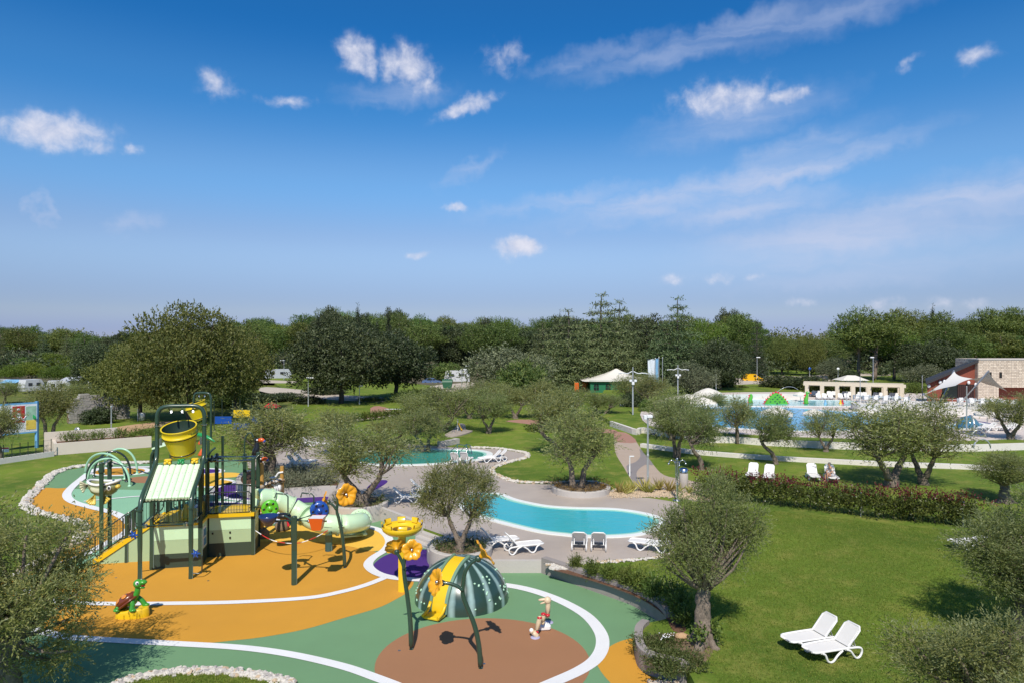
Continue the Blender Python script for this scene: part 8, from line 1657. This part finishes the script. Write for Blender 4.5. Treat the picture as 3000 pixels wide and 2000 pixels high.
# cafe terrace with railing and white furniture
ztr = ZP + .95; pts = px_path([(2498, 1180), (2560, 1185), (2640, 1188), (2760, 1193), (2920, 1199), (3060, 1199), (3060, 1184), (2800, 1175), (2640, 1173), (2510, 1173)], ztr, 3, True); mb = MB(); mb.prism(pts, ZP, ztr); tag(build(mb, 'cafe_terrace', 'white_wall'), kind='structure')
T = thing('terrace_railing', 'thin dark railing along the raised cafe terrace', 'railing', G(2500, 1186, ZP)); rp_ = px_path([(2499, 1179.6), (2560, 1184.6), (2640, 1187.6), (2760, 1192.6), (2920, 1198.6), (3040, 1198.6)], ztr, 5)
for i, p in enumerate(rp_):
    if i % 2 == 0: mb = MB(); mb.tube([(p.x, p.y, ztr), (p.x, p.y, ztr + 1.0)], .035, 6); build(mb, 'railing_post', 'lamp_grey', T)
for h in (.3, .65, 1.0): mb = MB(); mb.tube([(p.x, p.y, ztr + h) for p in rp_], .02, 5); build(mb, 'rail', 'lamp_grey', T)
CH = thing('cafe_chair', 'white chair on the raised cafe terrace', 'chair', (0, 0, 0), 0, 'white chairs on the cafe terrace')
mb = MB(); mb.box((0, 0, .44), (.5, .5, .05), bev=.015); build(mb, 'seat', 'white_plastic', CH, True); mb = MB(); mb.box((0, .24, .7), (.5, .05, .5), bev=.015); build(mb, 'backrest', 'white_plastic', CH, True)
for (x, y) in ((-.21, -.21), (.21, -.21), (-.21, .21), (.21, .21)): mb = MB(); mb.tube([(x, y, 0), (x, y, .44)], .025, 6); build(mb, 'leg', 'white_plastic', CH, True)
mat('table_top', (.55, .66, .66), rough=.2); TB = thing('cafe_table', 'small white cafe table on the raised terrace', 'table', (0, 0, 0), 0, 'tables on the cafe terrace'); mb = MB(); mb.box((0, 0, .73), (.8, .8, .04), bev=.01); build(mb, 'table_top', 'table_top', TB, True)
for (x, y) in ((-.33, -.33), (.33, -.33), (-.33, .33), (.33, .33)): mb = MB(); mb.tube([(x, y, 0), (x, y, .73)], .025, 6); build(mb, 'leg', 'white_plastic', TB, True)
first = True; q3 = random.Random(12)
for (x, y) in ((2525, 1179), (2553, 1181), (2582, 1182), (2612, 1183), (2640, 1184), (2832, 1191), (2862, 1192), (2895, 1193), (2925, 1194), (2950, 1194)):
    c = G(x, y - 2, ztr); tb = TB if first else copy_tree(TB); tb.location = c; tb.rotation_euler = (0, 0, q3.uniform(-.3, .3))
    for a in (0, math.pi / 2, math.pi, -math.pi / 2):
        ch = CH if first else copy_tree(CH); first = False; ch.location = c + Vector((math.sin(a) * .75, math.cos(a) * .75, 0)); ch.rotation_euler = (0, 0, -a)
# terrace loungers on the right
for k, (x, y, hd) in enumerate(((2868, 1266, 8), (2892, 1262, 10), (2945, 1262, 12), (2965, 1258, 15), (2985, 1242, 20), (2930, 1232, 200), (2950, 1230, 205))): lounger(['terrace lounger at the bubble pool, front left', 'terrace lounger at the bubble pool, second from left', 'terrace lounger at the bubble pool, third from left', 'terrace lounger at the bubble pool, fourth from left', 'terrace lounger at the right edge of the pool deck', 'white covered lounger behind the right parasol, left one', 'white covered lounger behind the right parasol, right one'][k], x, y, ZP + .05, hd, 35)
# glass bubble dome
c = G(2836, 1252, ZP); mat('dome_glass', (.06, .17, .26), rough=.08, var=.2); T = thing('bubble_dome', 'blue glazed dome in the bubble pool', 'dome', c); mb = MB(); mb.lathe([(1.05 * math.cos(t), 1.2 * math.sin(t)) for t in [math.pi / 2 * k / 10 for k in range(11)]], 28, c=c); build(mb, 'shell', 'dome_glass', T); mb = MB(); mb.tube([c + Vector((.28 + math.cos(t) * .3, math.cos(t) * .98, 1.21 * abs(math.sin(t)))) for t in [math.pi * k / 16 for k in range(17)]], .12, 8); build(mb, 'rib', 'lamp_grey', T)

# stone and red restaurant
def stonemat():
    m = bpy.data.materials.new('building_stone'); MATS['building_stone'] = m; m.use_nodes = True; N, L = m.node_tree.nodes, m.node_tree.links; b = N['Principled BSDF']; b.inputs['Roughness'].default_value = .85
    tc = N.new('ShaderNodeTexCoord'); mp = N.new('ShaderNodeMapping'); mp.inputs['Rotation'].default_value = (R(90), 0, 0); L.new(tc.outputs['Object'], mp.inputs[0])
    nz = N.new('ShaderNodeTexNoise'); nz.inputs['Scale'].default_value = 1.5; L.new(tc.outputs['Object'], nz.inputs['Vector']); mv = N.new('ShaderNodeMix'); mv.data_type = 'RGBA'; mv.inputs['Factor'].default_value = .06; L.new(mp.outputs[0], mv.inputs['A']); L.new(nz.outputs['Color'], mv.inputs['B'])
    br_ = N.new('ShaderNodeTexBrick'); L.new(mv.outputs['Result'], br_.inputs['Vector']); br_.inputs['Scale'].default_value = 1.0; br_.inputs['Brick Width'].default_value = .46; br_.inputs['Row Height'].default_value = .2; br_.inputs['Mortar Size'].default_value = .016; br_.inputs['Bias'].default_value = -.1; br_.offset = .37; br_.squash = .7
    br_.inputs['Color1'].default_value = (.70, .59, .47, 1); br_.inputs['Color2'].default_value = (.50, .41, .32, 1); br_.inputs['Mortar'].default_value = (.36, .29, .24, 1)
    n2 = N.new('ShaderNodeTexNoise'); n2.inputs['Scale'].default_value = 2.2; n2.inputs['Detail'].default_value = 5; L.new(tc.outputs['Object'], n2.inputs['Vector']); mr = N.new('ShaderNodeMapRange'); mr.inputs[3].default_value = .65; mr.inputs[4].default_value = 1.35; L.new(n2.outputs['Fac'], mr.inputs[0])
    mu = N.new('ShaderNodeMix'); mu.data_type = 'RGBA'; mu.blend_type = 'MULTIPLY'; mu.inputs['Factor'].default_value = 1; L.new(br_.outputs['Color'], mu.inputs['A']); L.new(mr.outputs[0], mu.inputs['B']); L.new(mu.outputs['Result'], b.inputs['Base Color'])
    bp = N.new('ShaderNodeBump'); bp.inputs['Strength'].default_value = .8; bp.inputs['Distance'].default_value = .05; bp.invert = True; L.new(br_.outputs['Fac'], bp.inputs['Height']); L.new(bp.outputs[0], b.inputs['Normal'])
stonemat(); mat('wall_red', (.24, .06, .035), rough=.75, var=.08, scale=2); mat('roof_dark', (.035, .035, .04), rough=.7)
D1, D2 = 92.0, 98.0
T = thing('restaurant_building', 'restaurant with pale stone block, rust-red walls and sloping dark roof', 'building', (at(2900, 1180, D1).x, D1, ZP))
X = lambda px, d_=D1: (px - 1500) / FOC * d_
Z = lambda py, d_=D1: CAM_H - (py - HZ) / FOC * d_
zt = Z(1054)
def blk(name, m, x0, x1, y0, y1, z0, z1, parent=None): mb = MB(); mb.box(((x0 + x1) / 2, (y0 + y1) / 2, (z0 + z1) / 2), (x1 - x0, y1 - y0, z1 - z0)); return build(mb, name, m, parent or T)
blk('stone_wall', 'building_stone', X(2865), X(2926), D1, D1 + 2, ZP, zt); blk('stone_wall', 'building_stone', X(2926), X(3260), D1 + .003, D1 + 9, Z(1134), zt + .002)
blk('coping', 'pale_concrete', X(2863), X(3262), D1 - .08, D1 + 2.1, zt + .004, zt + .16)
blk('lower_wall', 'wall_red', X(2927), X(3255), D1 + 1.2, D1 + 8.9, ZP, Z(1134) - .004)
for (x0, x1, y0, y1) in ((2927.5, 2935.5, 1089, 1106), (2897, 2905, 1089, 1106)):
    w_ = blk('window', 'timber_dark', X(x0), X(x1), D1 - .03, D1 + .1, Z(y1), Z(y0)); blk('pane', 'glass_dark', X(x0) + .08, X(x1) - .08, D1 - .05, D1 + .05, Z(y1) + .08, Z(y0) - .08, w_)
# red wing with the sloping roof
mb = MB(); xl, xr = X(2724), X(2864.5); yb = D1 + 7; pr = [(xl, ZP), (xr, ZP), (xr, Z(1062)), (xl, Z(1122))]
mb.add([Vector((x, D1 + .6, z)) for (x, z) in pr] + [Vector((x * yb / D1, yb, z)) for (x, z) in pr], [(0, 1, 2, 3), (7, 6, 5, 4), (0, 4, 5, 1), (1, 5, 6, 2), (2, 6, 7, 3), (3, 7, 4, 0)]); build(mb, 'gable_wall', 'wall_red', T)
mb = MB(); mb.add([Vector(p) for p in ((xl - .6, D1 - .2, Z(1125)), (xr, D1 - .2, Z(1064) + .2), (xr * yb / D1, yb, Z(1064) + .2), ((xl - .6) * yb / D1, yb, Z(1125)), (xl - .6, D1 - .2, Z(1125) + .4), (xr, D1 - .2, Z(1064) + .6), (xr * yb / D1, yb, Z(1064) + .6), ((xl - .6) * yb / D1, yb, Z(1125) + .4))], [(3, 2, 1, 0), (4, 5, 6, 7), (0, 1, 5, 4), (1, 2, 6, 5), (2, 3, 7, 6), (3, 0, 4, 7)]); build(mb, 'roof', 'roof_dark', T)
blk('entrance_opening', 'glass_dark', X(2768), X(2862), D1 + .5, D1 + .62, ZP + .95, Z(1126))
for k in range(9): blk('door_panel', 'timber_dark', X(2812 + k * 5.4), X(2812 + k * 5.4 + 4.6), D1 + .42, D1 + .56, ZP + .95, Z(1127) - .05)
for (x, y) in ((2759, 1119), (2771, 1116), (2843, 1120), (2726, 1130), (2864, 1126)): mb = MB(); mb.ell((X(x), D1 + .35, Z(y)), (.22, .14, .26), 10, 7); build(mb, 'wall_lamp', 'lamp_white', T)
# shade sail
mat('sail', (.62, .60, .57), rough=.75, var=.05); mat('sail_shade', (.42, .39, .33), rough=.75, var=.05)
T = thing('shade_sail', 'white twisted shade sail on leaning grey masts before the restaurant', 'shade sail', (X(2800, 88), 88, ZP))
def hyp(c00, c10, c11, c01, name, m, sag=.9):
    n = 12; mb = MB(); vs = []
    for j in range(n + 1):
        for i in range(n + 1):
            u, v = i / n, j / n; eu = 4 * u * (1 - u); ev = 4 * v * (1 - v); uu = u + (0.5 - u) * .22 * ev; vv = v + (0.5 - v) * .22 * eu
            p = c00 * (1 - uu) * (1 - vv) + c10 * uu * (1 - vv) + c11 * uu * vv + c01 * (1 - uu) * vv; vs.append(p)
    mb.add(vs, [(j * (n + 1) + i, j * (n + 1) + i + 1, (j + 1) * (n + 1) + i + 1, (j + 1) * (n + 1) + i) for j in range(n) for i in range(n)], True); return build(mb, name, m, T)
a_, b_, c_, d_ = at(2712, 1153, 84), at(2796, 1086, 90), at(2850, 1108, 88), at(2830, 1124, 82)
hyp(a_, b_, c_, at(2800, 1128, 83), 'sail_cloth', 'sail'); hyp(at(2842, 1110, 88), at(2897, 1088, 86), at(2952, 1146, 84), at(2890, 1124, 90), 'sail_cloth', 'sail_shade')
for (p, g) in ((at(2796, 1084, 90), G(2805, 1200, ZP)), (at(2897, 1086, 86), G(2884, 1215, ZP)), (at(2705, 1153, 84), G(2705, 1190, ZP))): mb = MB(); mb.tube([Vector((g.x, p.y - .5, ZP)), p], .14, 10); build(mb, 'mast', 'lamp_grey', T)
# utility signs near the lamps
for k, (x, y) in enumerate(((1823, 1200), (1876, 1178))): c = G(x, y, ZL); mb = MB(); mb.box(c + Vector((0, 0, .45)), (.65, .25, .9), bev=.03); tag(build(mb, 'utility_box', 'lamp_white'), ['white utility box left of the twin-arm lamp', 'white utility box right of the twin-arm lamp'][k], 'utility box')
for (x, y, lb, m_) in ((2372, 1095, 'blue and red road sign far behind the shallow pool', 'play_blue'), (2455, 1096, 'round white road sign behind the pergola', 'lamp_white')):
    c = G(x, y + 18, ZP); T = thing('road_sign', lb, 'road sign', c); mb = MB(); mb.tube([c, c + Vector((0, 0, 2.6))], .05, 6); build(mb, 'post', 'lamp_grey', T); mb = MB(); mb.lathe([(0, .03), (.3, .03), (.3, -.03), (0, -.03)], 18, Matrix.Rotation(R(90), 3, 'X'), c + Vector((0, -.09, 2.5))); build(mb, 'sign_disc', m_, T)

# ------------------------------------------------------------------ grass blades on the near lawns
def tufts(name, label, poly, z, n, L, seed, keepout=None):
    rng = np.random.default_rng(seed); P = np.array([(p[0], p[1]) for p in poly]); lo, hi = P.min(0), P.max(0); pts = rng.uniform(lo, hi, size=(n * 2, 2)); ins = np.zeros(len(pts), bool); j = len(P) - 1
    for i in range(len(P)):
        c = ((P[i, 1] > pts[:, 1]) != (P[j, 1] > pts[:, 1])) & (pts[:, 0] < (P[j, 0] - P[i, 0]) * (pts[:, 1] - P[i, 1]) / (P[j, 1] - P[i, 1] + 1e-9) + P[i, 0]); ins ^= c; j = i
    pts = pts[ins][:n]; k = 3; b = np.repeat(np.column_stack([pts, np.full(len(pts), z)]), k, axis=0); b[:, :2] += rng.normal(size=(len(b), 2)) * .02; d = rng.normal(size=(len(b), 3)) * .45; d[:, 2] = 1; d = unit(d); m_ = len(b)
    o = inst(name, leaf_mesh(name, b, d, L * rng.uniform(.6, 1.4, m_), .014 * rng.uniform(.7, 1.3, m_), 'leaf_grass', rng)); tag(o, label, 'grass', kind='stuff')
leafmat('leaf_grass', (0.095, 0.150, 0.020), (0.170, 0.235, 0.030), (0.28, 0.29, 0.065), trans=.3, rough=.6)
lw = [G(x, y, ZL) for (x, y) in ((2100, 1990), (2060, 1900), (2030, 1800), (1960, 1740), (1850, 1690), (1850, 1655), (2060, 1600), (2100, 1480), (2300, 1500), (2860, 1562), (3060, 1600), (3100, 2060), (2100, 2080))]
tufts('grass', 'mown grass blades of the near right lawn', lw, ZL, 60000, .055, 3)
tufts('grass', 'mown grass blades of the stone-edged island', isl, .06, 6000, .06, 4)
